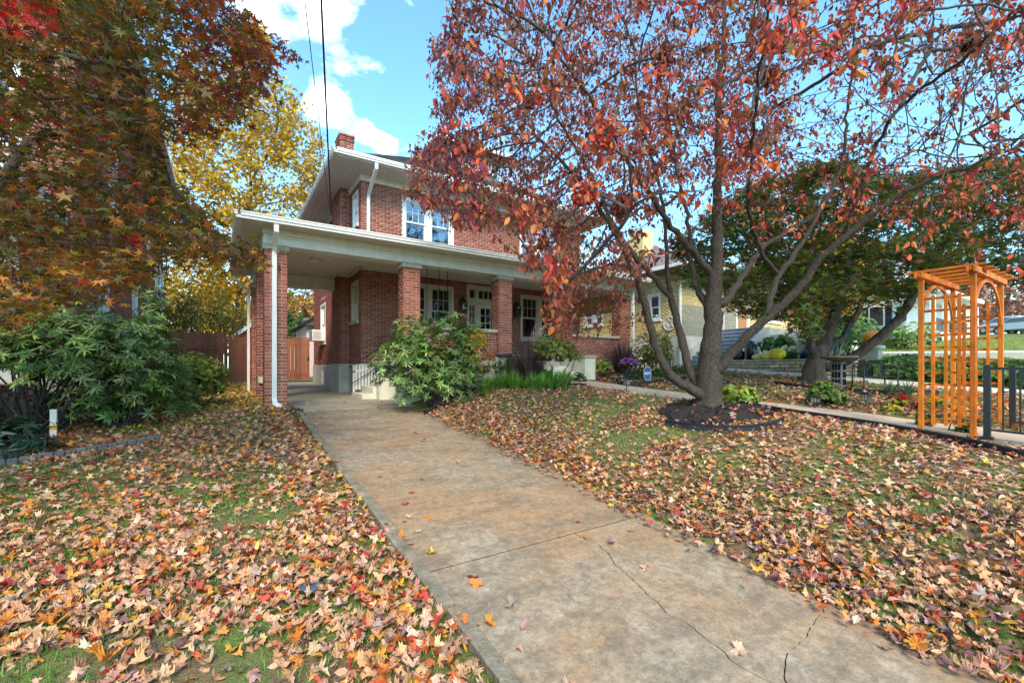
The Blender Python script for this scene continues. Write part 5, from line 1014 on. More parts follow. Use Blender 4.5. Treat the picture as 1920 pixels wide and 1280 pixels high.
def maple(curl, seed):
    rg = np.random.default_rng(seed)
    half = [(0, 0.0), (0.02, 0.16), (-0.10, 0.42), (0.10, 0.38), (0.18, 0.60), (0.28, 0.44), (0.42, 0.62), (0.48, 0.36), (0.44, 0.24), (0.62, 0.20), (0.70, 0.27), (0.76, 0.14), (1.0, 0.0)]
    out = half + [(a, -b) for a, b in half[-2:0:-1]]
    k1, k2, k3 = curl
    def z(a, b): return k1 * b * b + k2 * (a - 0.4) ** 2 + k3 * abs(b) + 0.05 * rg.normal()
    V = [(0.38, 0, 0.0)] + [(a, b, z(a, b)) for a, b in out]; n = len(out)
    V = [(a - 0.4, b, c) for a, b, c in V]
    return (V, [(0, 1 + i, 1 + (i + 1) % n) for i in range(n)])
T_dog = [oval(0.25, 0.09, -0.2), oval(0.28, 0.16, -0.35), oval(0.21, 0.05, 0.12), oval(0.24, 0.2, -0.1)]
T_dog += [([(0, 0, 0), (0.5, 0.25, 0.06), (1, 0, -0.22), (0.5, -0.25, 0.06), (0.5, 0, -0.06)], [(0, 4, 2, 1), (0, 3, 2, 4)])] * 2
T_star = [star(7, 0.34, 0.12), star(7, 0.30, 0.35), star(5, 0.36, 0.05), star(7, 0.32, -0.15, 0.85)]
T_star += [star(5, 0.34, 0.2), star(5, 0.36, -0.05)]
T_map = [maple(c, i) for i, c in enumerate([(0.5, 0.3, 0), (1.3, 0.3, 0.1), (-0.7, -0.5, 0), (0.4, 1.2, 0.2), (2.2, 0.8, 0.2), (-1.2, 0.8, 0), (0.2, -0.6, 0.6), (1.3, -1.0, 0.2)])]
T_lit = T_map + [oval(0.26, 0.1, 0.25), oval(0.24, 0.22, -0.2), oval(0.2, 0.3, 0.3)]
T_rho = [oval(0.115, 0.03, -0.12), oval(0.13, 0.04, -0.22), oval(0.105, 0.03, 0.0)]
T_small = [([(0, 0, 0), (0.5, 0.3, 0.06), (1, 0, -0.05), (0.5, -0.3, 0.06)], [(0, 3, 2, 1)])]
T_blade = [([(0, -0.04, 0), (0, 0.04, 0), (0.6, 0.03, 0.0), (0.6, -0.03, 0), (1, 0, -0.12)], [(0, 3, 2, 1), (3, 4, 2)])]

# ------------------------------------------------------------------ branching by space colonisation
def colonize(nodes, par, attr, step, di, dk, iters=120, bias=None, maxn=14000):
    nodes = [np.array(p, float) for p in nodes]; par = list(par); A = np.array(attr); best = np.full(len(A), -1); bd = np.full(len(A), 1e9)
    NP = np.array(nodes); start = 0
    for it in range(iters):
        new = NP[start:]
        if len(new) == 0 or len(A) == 0: break
        for i0 in range(0, len(new), 400):
            D = np.linalg.norm(A[:, None] - new[None, i0:i0 + 400], axis=2); m = D.argmin(1); dm = D[np.arange(len(A)), m]; u = dm < bd; bd[u] = dm[u]; best[u] = m[u] + start + i0
        keep = bd > dk; A = A[keep]; best = best[keep]; bd = bd[keep]
        act = bd < di
        if not act.any(): break
        b = best[act]; v = A[act] - NP[b]; v /= np.linalg.norm(v, axis=1)[:, None]
        ids = np.unique(b); S = np.zeros((len(NP), 3)); np.add.at(S, b, v); dirs = S[ids]; dirs += R.normal(0, 0.10, dirs.shape) * np.linalg.norm(dirs, axis=1)[:, None]
        if bias is not None: dirs += np.array(bias) * np.linalg.norm(dirs, axis=1)[:, None]
        dirs /= np.linalg.norm(dirs, axis=1)[:, None] + 1e-9
        npos = NP[ids] + dirs * step; start = len(NP)
        NP = np.concatenate([NP, npos]); par += ids.tolist()
        if len(NP) > maxn: break
    return NP, np.array(par)
def radii(NP, par, tip=0.004, ex=2.4, rmin=None):
    n = len(NP); acc = np.zeros(n); r = np.zeros(n)
    for i in range(n - 1, -1, -1):
        r[i] = max(tip, acc[i] ** (1 / ex)) if acc[i] > 0 else tip
        if rmin is not None and i < len(rmin): r[i] = rmin[i]
        if par[i] >= 0: acc[par[i]] += r[i] ** ex
    return r
def branch_mesh(NP, par, r, lo, hi, nrm):
    # chains of nodes whose radius lies in [lo, hi)
    n = len(NP); kids = [[] for _ in range(n)]
    for i in range(n):
        if par[i] >= 0: kids[par[i]].append(i)
    main = [max(k, key=lambda j: r[j]) if k else -1 for k in kids]
    mb = MB()
    for i in range(n):
        p = par[i]
        if p >= 0 and main[p] == i and (lo <= r[p] < hi): continue
        if not (lo <= r[i] < hi): continue
        ch = ([p] if p >= 0 else []) + [i]; j = main[i]
        while j >= 0 and lo <= r[j] < hi: ch.append(j); j = main[j]
        if len(ch) < 2: continue
        rr = r[ch].copy()
        if p >= 0: rr[0] = min(r[p], r[i] * 1.25)
        P = NP[ch]; sides = 12 if rr.max() > 0.07 else (8 if rr.max() > 0.03 else (5 if rr.max() > 0.01 else 3))
        mb.tube(P, rr, sides, cap=True)
    return mb
def inpoly(u, v, poly):
    P = np.array(poly, float); x0, y0 = P[:, 0], P[:, 1]; x1, y1 = np.roll(x0, -1), np.roll(y0, -1); c = np.zeros(len(u), bool)
    for a, b, cc, d in zip(x0, y0, x1, y1):
        k = ((b > v) != (d > v)) & (u < (cc - a) * (v - b) / (d - b + 1e-12) + a); c ^= k
    return c
def limb_nodes(limbs, step=0.12):
    # limbs: list of (list of 3D points with radius, parent limb index or None); returns nodes, parents, radii, limb ids
    NPs = []; par = []; rr = []; lid = []
    for li, (pts_, pl) in enumerate(limbs):
        P = np.array([p[:3] for p in pts_], float); q = np.array([p[3] for p in pts_]); seg = np.linalg.norm(np.diff(P, axis=0), axis=1); s = np.concatenate([[0], np.cumsum(seg)]); m = max(2, int(s[-1] / step) + 1); ts = np.linspace(0, s[-1], m)
        C_ = np.stack([np.interp(ts, s, P[:, k]) for k in range(3)], 1); rq = np.interp(ts, s, q)
        for _ in range(3): C_[1:-1] = (C_[:-2] + 2 * C_[1:-1] + C_[2:]) / 4
        C_[1:-1] += R.normal(0, 0.012, C_[1:-1].shape)
        if pl is None: pi = -1
        else:
            cand = [i for i in range(len(NPs)) if lid[i] == pl]; pi = min(cand, key=lambda i: np.linalg.norm(NPs[i] - C_[0]))
        for k in range(m):
            NPs.append(C_[k]); par.append(pi); rr.append(rq[k]); lid.append(li); pi = len(NPs) - 1
    return NPs, par, rr, lid
def tips_of(NP, par, r, rmax):
    return np.nonzero(r <= rmax)[0]

# ------------------------------------------------------------------ the big red dogwood
def L(px): return [(*pt(u, v, z), r) for (u, v, z, r) in px]
tz0 = g1(TX, TY)
limbs = [
 ([(TX, TY, tz0 - 0.15, 0.28), (TX, TY, tz0 + 0.03, 0.235), (TX, TY, tz0 + 0.16, 0.20), (TX + 0.01, TY, tz0 + 0.35, 0.182)] + L([(1333, 640, 7.2, 0.165), (1333, 639, 7.2, 0.138), (1335, 584, 7.2, 0.138), (1338, 540, 7.2, 0.114), (1344, 498, 7.2, 0.09), (1344, 400, 7.15, 0.075), (1350, 300, 7.1, 0.06), (1345, 180, 7.0, 0.048), (1360, 60, 7.0, 0.036), (1350, -80, 7.0, 0.024)]), None),
 (L([(1318, 742, 7.2, 0.095), (1290, 727, 7.1, 0.075), (1264, 712, 7.0, 0.069), (1244, 689, 6.95, 0.066), (1228, 640, 6.9, 0.06), (1211, 577, 6.8, 0.057), (1195, 515, 6.7, 0.053), (1179, 489, 6.65, 0.042), (1156, 443, 6.5, 0.036), (1120, 380, 6.3, 0.03), (1070, 320, 6.1, 0.024), (1000, 250, 5.8, 0.018)]), 0),
 (L([(1316, 735, 7.3, 0.09), (1303, 712, 7.35, 0.072), (1290, 689, 7.4, 0.068), (1277, 636, 7.45, 0.065), (1270, 600, 7.5, 0.06), (1261, 561, 7.5, 0.057), (1241, 538, 7.5, 0.048), (1211, 505, 7.5, 0.045), (1182, 472, 7.5, 0.042), (1149, 420, 7.5, 0.036), (1110, 330, 7.5, 0.03), (1050, 230, 7.4, 0.021), (1000, 120, 7.3, 0.014)]), 0),
 (L([(1258, 555, 7.5, 0.042), (1249, 515, 7.4, 0.035), (1251, 466, 7.3, 0.031), (1247, 420, 7.2, 0.028), (1235, 330, 7.0, 0.023), (1200, 220, 6.8, 0.018), (1190, 100, 6.6, 0.012)]), 2),
 (L([(1328, 575, 7.2, 0.072), (1310, 548, 7.5, 0.051), (1300, 515, 7.7, 0.045), (1294, 470, 7.9, 0.042), (1292, 416, 8.1, 0.036), (1270, 320, 8.4, 0.027), (1250, 200, 8.7, 0.018)]), 0),
 (L([(1332, 512, 7.2, 0.06), (1297, 472, 6.9, 0.05), (1264, 433, 6.6, 0.043), (1244, 400, 6.4, 0.037), (1200, 340, 6.1, 0.03), (1150, 250, 5.7, 0.024), (1080, 150, 5.3, 0.017), (1020, 60, 5.0, 0.012)]), 0),
 (L([(1355, 570, 7.2, 0.072), (1389, 525, 7.5, 0.051), (1415, 482, 7.7, 0.045), (1444, 452, 7.9, 0.04), (1510, 416, 8.2, 0.033), (1600, 350, 8.6, 0.027), (1700, 290, 9.0, 0.018), (1820, 250, 9.4, 0.012)]), 0),
 (L([(1350, 690, 7.15, 0.095), (1372, 662, 7.1, 0.081), (1389, 643, 7.0, 0.072), (1415, 613, 6.9, 0.069), (1441, 594, 6.8, 0.066), (1477, 564, 6.7, 0.059), (1510, 525, 6.6, 0.054), (1536, 482, 6.5, 0.05), (1609, 423, 6.3, 0.042), (1660, 380, 6.1, 0.036), (1740, 335, 5.8, 0.027), (1850, 300, 5.4, 0.018), (1980, 240, 5.0, 0.012)]), 0),
 (L([(1440, 595, 6.8, 0.06), (1448, 548, 7.0, 0.045), (1458, 515, 7.1, 0.042), (1487, 482, 7.2, 0.04), (1513, 439, 7.3, 0.036), (1536, 400, 7.4, 0.033), (1580, 310, 7.5, 0.027), (1590, 200, 7.4, 0.021), (1600, 90, 7.3, 0.014), (1600, -60, 7.2, 0.009)]), 7),
 (L([(1458, 512, 7.1, 0.036), (1428, 479, 6.7, 0.031), (1412, 433, 6.3, 0.028), (1402, 380, 5.9, 0.024), (1410, 280, 5.3, 0.02), (1420, 150, 4.7, 0.014), (1440, 20, 4.2, 0.011)]), 8),
 (L([(1585, 440, 6.35, 0.03), (1620, 330, 5.9, 0.024), (1660, 230, 5.4, 0.021), (1750, 150, 4.7, 0.017), (1860, 70, 4.0, 0.012), (1900, 20, 3.6, 0.008)]), 7),
 (L([(1200, 530, 6.75, 0.03), (1170, 492, 6.3, 0.022), (1120, 500, 5.8, 0.017), (1075, 525, 5.3, 0.012), (1040, 545, 5.0, 0.007)]), 1),
]
nodes, par, rmin, lid = limb_nodes(limbs)
poly = [(700, -260), (835, 0), (805, 60), (800, 120), (815, 180), (800, 215), (810, 250), (768, 272), (762, 345), (790, 395), (860, 430), (950, 425), (975, 450), (962, 480), (985, 510), (1010, 545), (1015, 625), (1065, 640), (1095, 600), (1120, 540), (1160, 560), (1200, 530), (1230, 500), (1330, 470), (1450, 430), (1500, 470), (1560, 450), (1640, 440), (1680, 480), (1780, 500), (1920, 510), (2200, 520), (2500, 200), (2300, -500), (1400, -800), (800, -500)]
def sample_crown(n, poly, cu, zc0, dz, wu, zmin, prob=None, vmin=-700, umin=650, umax=2450, vmax=650, cz=None):
    out = []
    while sum(len(o) for o in out) < n:
        m = 6000; u = R.uniform(umin, umax, m); v = R.uniform(vmin, vmax, m); k = np.clip(1 - ((u - cu) / wu) ** 2, 0.04, 1); zc = zc0 + dz * np.sqrt(k) * R.uniform(-1, 1, m)
        ok = inpoly(u, v, poly) & (zc > zmin); 
        if prob is not None: ok &= R.random(m) < prob(u, v, zc)
        ok &= R.random(m) < (zc / (zc0 + dz)) ** 2
        P = np.stack([FWD[i] * zc + RGT[i] * (u - 960) / 830 * zc + UPV[i] * (690 - v) / 830 * zc for i in range(3)], 1); ok &= P[:, 2] < 6.6; ok &= P[:, 2] > 0.25
        out.append(P[ok])
    return np.concatenate(out)[:n]
def pr_dog(u, v, z):
    return pr_dog0(u, v, z) * np.where((v < -40) | (u > 1990), 0.33, 1.0)
def pr_dog0(u, v, z):
    q = np.where((z < 3.8) & ((u < 1450) | (v > 170)), 0.12, 1.0)
    p = np.where(u < 1250, 1.0, np.where(u < 1500, 0.8, 0.5)); p = np.where((u > 1230) & (v > 380), 0.16, p); p = np.where((v > 400) & (u > 1110) & (u < 1230), 0.5, p)
    p = np.where((u > 1480) & (v > 130) & (v < 420), 0.26, p); p = np.where((z > 8.2) & (v > 430), 0.02, p); p = np.where((u > 1640) & (v > 420) & (z > 5.4), 0.0, p); return p * q
at = sample_crown(6400, poly, 1420, 6.8, 3.9, 900, 2.6, pr_dog)
NP, pa = colonize(nodes, par, at, 0.10, 1.6, 0.14, 170, bias=(0, 0, 0.05), maxn=18000)
r = radii(NP, pa, 0.0033, 2.25, rmin)
dog = thing('dogwood_tree', (TX, TY, tz0), 'big spreading tree with red leaves and several trunks rising from a mulch bed', 'tree')
nl = len(nodes); lid = np.array(lid)
for li in range(len(limbs)):
    ii = np.nonzero(lid == li)[0]; ch = list(ii); 
    if pa[ii[0]] >= 0: ch = [pa[ii[0]]] + ch
    rr = np.array([rmin[i] for i in ii]); rr = np.concatenate([[rr[0]], rr]) if len(ch) > len(ii) else rr
    mb = MB(); Pl = NP[ch]; mb.tube(Pl, rr, 16)
    # knobbly bark: perturb rings
    V = np.array(mb.v); rg = np.repeat(rr, 16); V += R.normal(0, 1, V.shape) * (rg * 0.035)[:, None]
    if li == 0:
        for k in range(2):
            a = np.arctan2(V[:, 1] - TY, V[:, 0] - TX); low = V[:, 2] < tz0 + 0.35; f_ = 1 + 0.07 * np.sin(a * 5 + 1) * np.clip((tz0 + 0.4 - V[:, 2]) / 0.4, 0, 1); V[:, 0] = TX + (V[:, 0] - TX) * np.where(low, f_, 1); V[:, 1] = TY + (V[:, 1] - TY) * np.where(low, f_, 1)
    mb.v = [tuple(p) for p in V]
    part('trunk' if li == 0 else 'limb', mb, M_bark, dog, True)
rb = r.copy(); rb[:nl] = 9
part('branches', branch_mesh(NP, pa, rb, 0.0, 5, 0), M_barkd, dog, True)['kind'] = 'stuff'
kids = np.zeros(len(NP), int); np.add.at(kids, pa[pa >= 0], 1)
tw = np.nonzero((r < 0.0078) & (np.arange(len(NP)) >= nl))[0]
lf = tw[R.integers(0, len(tw), 66000)]; uu, vv, zz = prj(NP[lf])
pk = R.random(len(lf)) < np.where((uu > 1480) & (vv > 120), 0.40, np.where((uu > 1230) & (vv > 330), 0.32, 0.98)); lf = lf[pk]; uu = uu[pk]; vv = vv[pk]; zz = zz[pk]
n = len(lf); pos = NP[lf] + R.normal(0, 0.05, (n, 3)); ax = rdir(n) * 0.75; ax[:, 2] -= R.uniform(0.25, 1.5, n); upv = rdir(n); upv[:, 2] = np.abs(upv[:, 2]) + 0.4
Mx = orient(ax, upv); s = R.uniform(0.056, 0.10, n); tid = np.where(zz < 5.0, R.integers(0, 4, n), 4)
red = pal([(0.28, 0.045, 0.03), (0.38, 0.085, 0.035), (0.20, 0.04, 0.038), (0.45, 0.14, 0.04), (0.18, 0.06, 0.05), (0.34, 0.14, 0.11), (0.20, 0.11, 0.03), (0.40, 0.10, 0.045)], n, [.2, .18, .12, .14, .11, .09, .08, .08])
rt2 = pal([(0.60, 0.09, 0.035), (0.66, 0.17, 0.035), (0.45, 0.05, 0.05), (0.55, 0.06, 0.04)], n); br = (vv > 300) & (uu > 1350) | (zz < 4.2); br &= R.random(n) < 0.65; red[br] = rt2[br]
lft = (uu < 900) & (R.random(n) < 0.3); ll = pal([(0.20, 0.035, 0.06), (0.26, 0.06, 0.08), (0.17, 0.06, 0.07)], n); red[lft] = ll[lft]
order = np.argsort(zz - 100 * ((uu > 0) & (uu < 1920) & (vv > 0))); near = order[:300]; rest = order[300:]
LOG.append(('dog', n, len(NP), len(tw)))
scatter('crown', T_dog, tid[rest], pos[rest], Mx[rest], s[rest], red[rest], M_leaf, dog, 'stuff')
single_leaves('leaf', T_dog, tid[near], pos[near], Mx[near], s[near], red[near], M_leaf, dog)

# ------------------------------------------------------------------ japanese maple overhanging from the left
mx0, my0 = -3.7, 4.4; mz0 = g1(mx0, my0)
ml = [([(mx0, my0, mz0 - 0.1, 0.17), (mx0, my0, mz0 + 0.3, 0.13), (mx0 + 0.1, my0 + 0.05, mz0 + 1.1, 0.11), (mx0 + 0.15, my0, mz0 + 1.8, 0.10)], None),
      ([(mx0 + 0.15, my0, mz0 + 1.8, 0.08), *L([(-120, 470, 3.6, 0.05), (0, 335, 3.6, 0.035), (60, 250, 3.7, 0.03), (160, 235, 3.8, 0.022), (260, 225, 3.9, 0.015)])], 0),
      ([(mx0 + 0.1, my0 + 0.05, mz0 + 1.7, 0.08), *L([(-250, 200, 3.2, 0.05), (-60, 90, 3.4, 0.035), (0, 84, 3.5, 0.03), (100, 108, 3.6, 0.025), (220, 122, 3.8, 0.02), (330, 135, 4.0, 0.014)])], 0),
      ([(mx0 + 0.1, my0 + 0.05, mz0 + 1.6, 0.08), *L([(-200, 560, 4.4, 0.05), (-40, 430, 4.6, 0.035), (90, 330, 4.6, 0.028), (190, 360, 4.5, 0.022), (300, 420, 4.4, 0.017), (400, 470, 4.3, 0.012), (470, 495, 4.2, 0.007)])], 0),
      ([(mx0 + 0.1, my0 + 0.05, mz0 + 1.7, 0.07), *L([(-200, 300, 4.0, 0.045), (0, 190, 4.2, 0.03), (150, 180, 4.4, 0.024), (280, 190, 4.5, 0.018), (400, 170, 4.5, 0.012), (500, 115, 4.5, 0.007)])], 0),
      ([(mx0 + 0.15, my0, mz0 + 1.8, 0.07), (mx0 + 0.1, my0 - 0.6, mz0 + 2.8, 0.05), (mx0 - 0.3, my0 - 1.2, mz0 + 3.6, 0.03)], 0), ([(mx0 + 0.12, my0, mz0 + 1.7, 0.07), (mx0 - 0.6, my0 + 0.6, mz0 + 2.9, 0.05), (mx0 - 1.2, my0 + 1.2, mz0 + 3.6, 0.03)], 0)]
nodes, par, rmin, lid = limb_nodes(ml)
polyM = [(-900, -600), (300, -500), (425, -60), (445, 15), (462, 45), (505, 72), (545, 100), (500, 130), (490, 165), (470, 205), (430, 232), (400, 262), (330, 258), (305, 300), (325, 345), (372, 380), (410, 425), (470, 465), (485, 492), (470, 515), (410, 505), (340, 482), (288, 500), (265, 545), (220, 560), (120, 578), (60, 600), (-60, 615), (-900, 640)]
def pr_m(u, v, z): return np.where(u > 330, 1.0, np.where(u < -60, 0.10, 0.8)) * np.where(v < -50, 0.3, 1)
at = sample_crown(4200, polyM, 0, 4.0, 1.45, 900, 2.0, pr_m, vmin=-560, umin=-800, umax=560, vmax=640)
at2 = sample_crown(420, [(220, 330), (325, 345), (372, 380), (410, 425), (470, 460), (488, 492), (470, 515), (410, 508), (340, 485), (288, 505), (220, 540)], 300, 4.3, 0.5, 900, 2.0, None, vmin=320, umin=200, umax=500, vmax=560); at = np.concatenate([at, at2])
ex = R.uniform(-1, 1, (400, 3)) * np.array([1.6, 1.7, 0.9]) + np.array([mx0 - 0.3, my0 - 0.2, mz0 + 3.2]); at = np.concatenate([at, ex])
NP, pa = colonize(nodes, par, at, 0.09, 1.5, 0.12, 160)
r = radii(NP, pa, 0.0022, 2.6, rmin); nl = len(nodes); lid = np.array(lid)
jm = thing('japanese_maple', (mx0, my0, mz0), 'maple with olive, bronze and red star-shaped leaves hanging over the left lawn', 'tree')
for li in range(len(ml)):
    ii = np.nonzero(lid == li)[0]; part('trunk' if li == 0 else 'limb', MB().tube(NP[ii], np.array(rmin)[ii], 12), M_barkd, jm, True)
rb = r.copy(); rb[:nl] = 9; part('branches', branch_mesh(NP, pa, rb, 0, 5, 0), M_barkd, jm, True)['kind'] = 'stuff'
kids = np.zeros(len(NP), int); np.add.at(kids, pa[pa >= 0], 1); tw = np.nonzero((r < 0.0055) & (np.arange(len(NP)) >= nl))[0]; lf = tw[R.integers(0, len(tw), 34000)]; n = len(lf)
pos = NP[lf] + R.normal(0, 0.07, (n, 3)) * np.array([1.2, 1.2, 0.6]); ax = rdir(n); ax[:, 2] = ax[:, 2] * 0.35 - 0.35; upv = R.normal(0, 0.38, (n, 3)); upv[:, 2] += 1
Mx = orient(ax, upv); s = R.uniform(0.04, 0.07, n); uu, vv, zz = prj(pos); tid = np.where(zz < 3.6, R.integers(0, 4, n), R.integers(4, 6, n))
c = pal([(0.11, 0.095, 0.018), (0.19, 0.115, 0.018), (0.07, 0.07, 0.018), (0.28, 0.085, 0.015), (0.14, 0.06, 0.035), (0.34, 0.12, 0.02), (0.36, 0.035, 0.018)], n, [.26, .22, .15, .14, .13, .07, .03])
edge = (uu > 330) & (vv < 260) & (R.random(n) < 0.5); e2 = pal([(0.22, 0.03, 0.02), (0.30, 0.07, 0.02), (0.14, 0.035, 0.03)], n); c[edge] = e2[edge]
spot = (np.hypot(uu - 40, vv - 30) < 45) | (np.hypot(uu - 262, vv - 450) < 11) | (np.hypot(uu - 90, vv - 38) < 25); spot &= R.random(n) < 0.75; c[spot] = pal([(0.62, 0.015, 0.02), (0.5, 0.03, 0.02)], int(spot.sum()))
low = (vv > 470) & (R.random(n) < 0.45); e3 = pal([(0.36, 0.13, 0.015), (0.30, 0.17, 0.02)], n); c[low] = e3[low]
LOG.append(('mapleL', n, len(NP), len(tw), len(nodes)))
order = np.argsort(zz - 100 * ((uu > 0) & (vv > 0) & (vv < 1280))); near = order[:300]; rest = order[300:]
scatter('crown', T_star, tid[rest], pos[rest], Mx[rest], s[rest], c[rest], M_leaf, jm, 'stuff')
single_leaves('leaf', T_star, tid[near], pos[near], Mx[near], s[near], c[near], M_leaf, jm)

# ------------------------------------------------------------------ dark maple beyond the path
bx, by, bz = ground_at(1525, 716)
def B_(u, v, z): return pt(u, v, z)
z0 = float((np.array([bx, by, bz]) @ FWD))
ml = [([(bx, by, bz - 0.1, 0.36), (bx, by, bz + 0.1, 0.27), (bx + 0.03, by, bz + 0.4, 0.21), *L([(1540, 650, z0, 0.16)])], None),
      (L([(1542, 690, z0, 0.12), (1575, 685, z0 - .2, 0.10), (1620, 655, z0 - .5, 0.10), (1665, 620, z0 - .8, 0.10), (1705, 570, z0 - 1, 0.09), (1740, 500, z0 - 1.2, 0.07), (1800, 430, z0 - 1.4, 0.04)]), 0),
      (L([(1540, 660, z0, 0.15), (1560, 610, z0 + .1, 0.12), (1572, 570, z0 + .2, 0.10), (1590, 520, z0 + .3, 0.09), (1610, 470, z0 + .3, 0.06), (1640, 400, z0 + .4, 0.03)]), 0),
      (L([(1545, 655, z0, 0.1), (1580, 635, z0 + .5, 0.075), (1600, 600, z0 + .8, 0.07), (1625, 545, z0 + 1, 0.05), (1660, 480, z0 + 1.2, 0.03)]), 0),
      (L([(1530, 680, z0, 0.1), (1515, 620, z0 - .4, 0.07), (1505, 580, z0 - .7, 0.06), (1480, 530, z0 - 1, 0.04), (1430, 480, z0 - 1.2, 0.02)]), 0),
      (L([(1568, 585, z0 + .1, 0.08), (1555, 540, z0 + .6, 0.06), (1530, 480, z0 + 1, 0.04), (1480, 430, z0 + 1.3, 0.02)]), 2)]
nodes, par, rmin, lid = limb_nodes(ml)
polyR = [(1262, 470), (1275, 530), (1300, 545), (1330, 540), (1370, 590), (1420, 610), (1450, 590), (1480, 600), (1500, 640), (1530, 620), (1560, 560), (1600, 545), (1640, 570), (1700, 560), (1740, 545), (1900, 520), (2050, 560), (2150, 400), (2000, 280), (1820, 300), (1700, 330), (1560, 290), (1430, 330), (1340, 380), (1290, 430)]
def pr_r(u, v, z): return np.where(z < 6.9, 0.0, 1.0)
at = sample_crown(2300, polyR, 1650, z0 + 0.3, 3.3, 520, 5.8, pr_r, vmin=280, vmax=650, umin=1250, umax=2150)
NP, pa = colonize(nodes, par, at, 0.14, 2.2, 0.2, 120); r = radii(NP, pa, 0.003, 2.5, rmin); nl = len(nodes); lid = np.array(lid)
rm_ = thing('maple_tree', (bx, by, bz), 'dark-leaved maple with twisted low trunk behind the bird bath', 'tree')
for li in range(len(ml)):
    ii = np.nonzero(lid == li)[0]; mb = MB().tube(NP[ii], np.array(rmin)[ii], 14); V = np.array(mb.v); V += R.normal(0, 0.012, V.shape); mb.v = [tuple(p) for p in V]; part('trunk' if li == 0 else 'limb', mb, M_barkd, rm_, True)
rb = r.copy(); rb[:nl] = 9; part('branches', branch_mesh(NP, pa, rb, 0, 5, 0), M_barkd, rm_, True)['kind'] = 'stuff'
kids = np.zeros(len(NP), int); np.add.at(kids, pa[pa >= 0], 1); tw = np.nonzero((r < 0.0085) & (np.arange(len(NP)) >= nl))[0]; lf = tw[R.integers(0, len(tw), 42000)]; n = len(lf)
pos = NP[lf] + R.normal(0, 0.12, (n, 3)) * np.array([1.3, 1.3, 0.5]); ax = rdir(n); ax[:, 2] = ax[:, 2] * 0.3 - 0.3; upv = R.normal(0, 0.35, (n, 3)); upv[:, 2] += 1
c = pal([(0.07, 0.12, 0.02), (0.10, 0.15, 0.024), (0.14, 0.145, 0.025), (0.22, 0.15, 0.028), (0.28, 0.09, 0.025), (0.11, 0.08, 0.08)], n, [.3, .27, .18, .1, .05, .1])
LOG.append(('mapleR', n, len(NP), len(tw)))
scatter('crown', T_star, R.integers(4, 6, n), pos, orient(ax, upv), R.uniform(0.08, 0.125, n), c, M_leaf, rm_, 'stuff')

# ------------------------------------------------------------------ generic trees and shrubs
def lump(d, seed, k=6, amp=0.22):
    rg = np.random.default_rng(seed); v = rg.normal(size=(k, 3)); v /= np.linalg.norm(v, axis=1)[:, None]; q = d @ v.T; return 1 + amp * (np.exp(4 * (q - 1)) * rg.uniform(-0.6, 1, k)).sum(1)
def crown_tree(name, base, h, cr, rad3, label, cols, p=None, nleaf=5000, ls=0.12, natt=700, trunk_r=0.16, trans=None, bark=None, tmpl=None, group=None, step=None, tipr=0.006, hang=0.0, shell=0.35):
    base = np.array(base, float); cr = np.array(cr, float); t_ = thing(name, base, label, 'tree', group)
    d = rdir(natt); q = R.uniform(shell, 1, natt) ** 0.6; sd = int(R.integers(1e6)); at = cr + d * np.array(rad3) * (q * lump(d, sd))[:, None]
    tb = [(*base - np.array([0, 0, 0.1]), trunk_r * 1.25), (*(base + (cr - base) * np.array([0.15, 0.15, 0.35])), trunk_r * 0.8), (*(base + (cr - base) * np.array([0.6, 0.6, 0.75])), trunk_r * 0.5), (*cr, trunk_r * 0.25)]
    st_ = step or max(rad3) * 0.07; nodes, par, rmin, lid = limb_nodes([(tb, None)], st_); NP, pa = colonize(nodes, par, at, st_, max(rad3) * 1.2, st_ * 1.6, 90, maxn=5000); r = radii(NP, pa, tipr, 2.4, rmin)
    part('trunk', MB().tube(NP[:len(nodes)], np.array(rmin), 10), bark or M_barkd, t_, True); rb = r.copy(); rb[:len(nodes)] = 9; part('branches', branch_mesh(NP, pa, rb, 0, 5, 0), bark or M_barkd, t_, True)['kind'] = 'stuff'
    tw = np.nonzero((r < tipr * 2.6) & (np.arange(len(NP)) >= len(nodes)))[0]; lf = tw[R.integers(0, len(tw), nleaf)]
    pos = NP[lf] + R.normal(0, st_ * 0.55, (nleaf, 3)); ax = rdir(nleaf); ax[:, 2] -= hang; up_ = rdir(nleaf); up_[:, 2] += 0.6
    scatter('crown', tmpl or T_small, R.integers(0, len(tmpl or T_small), nleaf), pos, orient(ax, up_), R.uniform(0.7, 1.3, nleaf) * ls, pal(cols, nleaf, p), M_leaf, t_, 'stuff'); return t_
YEL = [(0.62, 0.36, 0.02), (0.70, 0.44, 0.035), (0.50, 0.28, 0.02), (0.44, 0.30, 0.04), (0.56, 0.26, 0.025)]
yx, yy_ = 0.6, 30.0
crown_tree('yellow_tree', (yx, yy_, -0.5), 17, (1.3, 30, 10.2), (4.6, 4.0, 7.6), 'tall tree with bright yellow leaves rising behind the fence and carport', YEL, nleaf=24000, ls=0.22, natt=1500, trunk_r=0.3, bark=M_bark, tmpl=[([(0, 0, 0), (0.4, 0.36, 0.06), (1, 0, -0.05), (0.4, -0.36, 0.06)], [(0, 3, 2), (0, 2, 1)])], tipr=0.009)
crown_tree('yellow_tree', (-3.4, 34.0, -0.5), 9, (-3.0, 34, 5.6), (3.6, 3, 4.8), 'lower yellow tree beside the neighbour house behind the fence', YEL, nleaf=8000, ls=0.2, natt=700, trunk_r=0.2, tmpl=[([(0, 0, 0), (0.4, 0.36, 0.06), (1, 0, -0.05), (0.4, -0.36, 0.06)], [(0, 3, 2), (0, 2, 1)])], tipr=0.009)
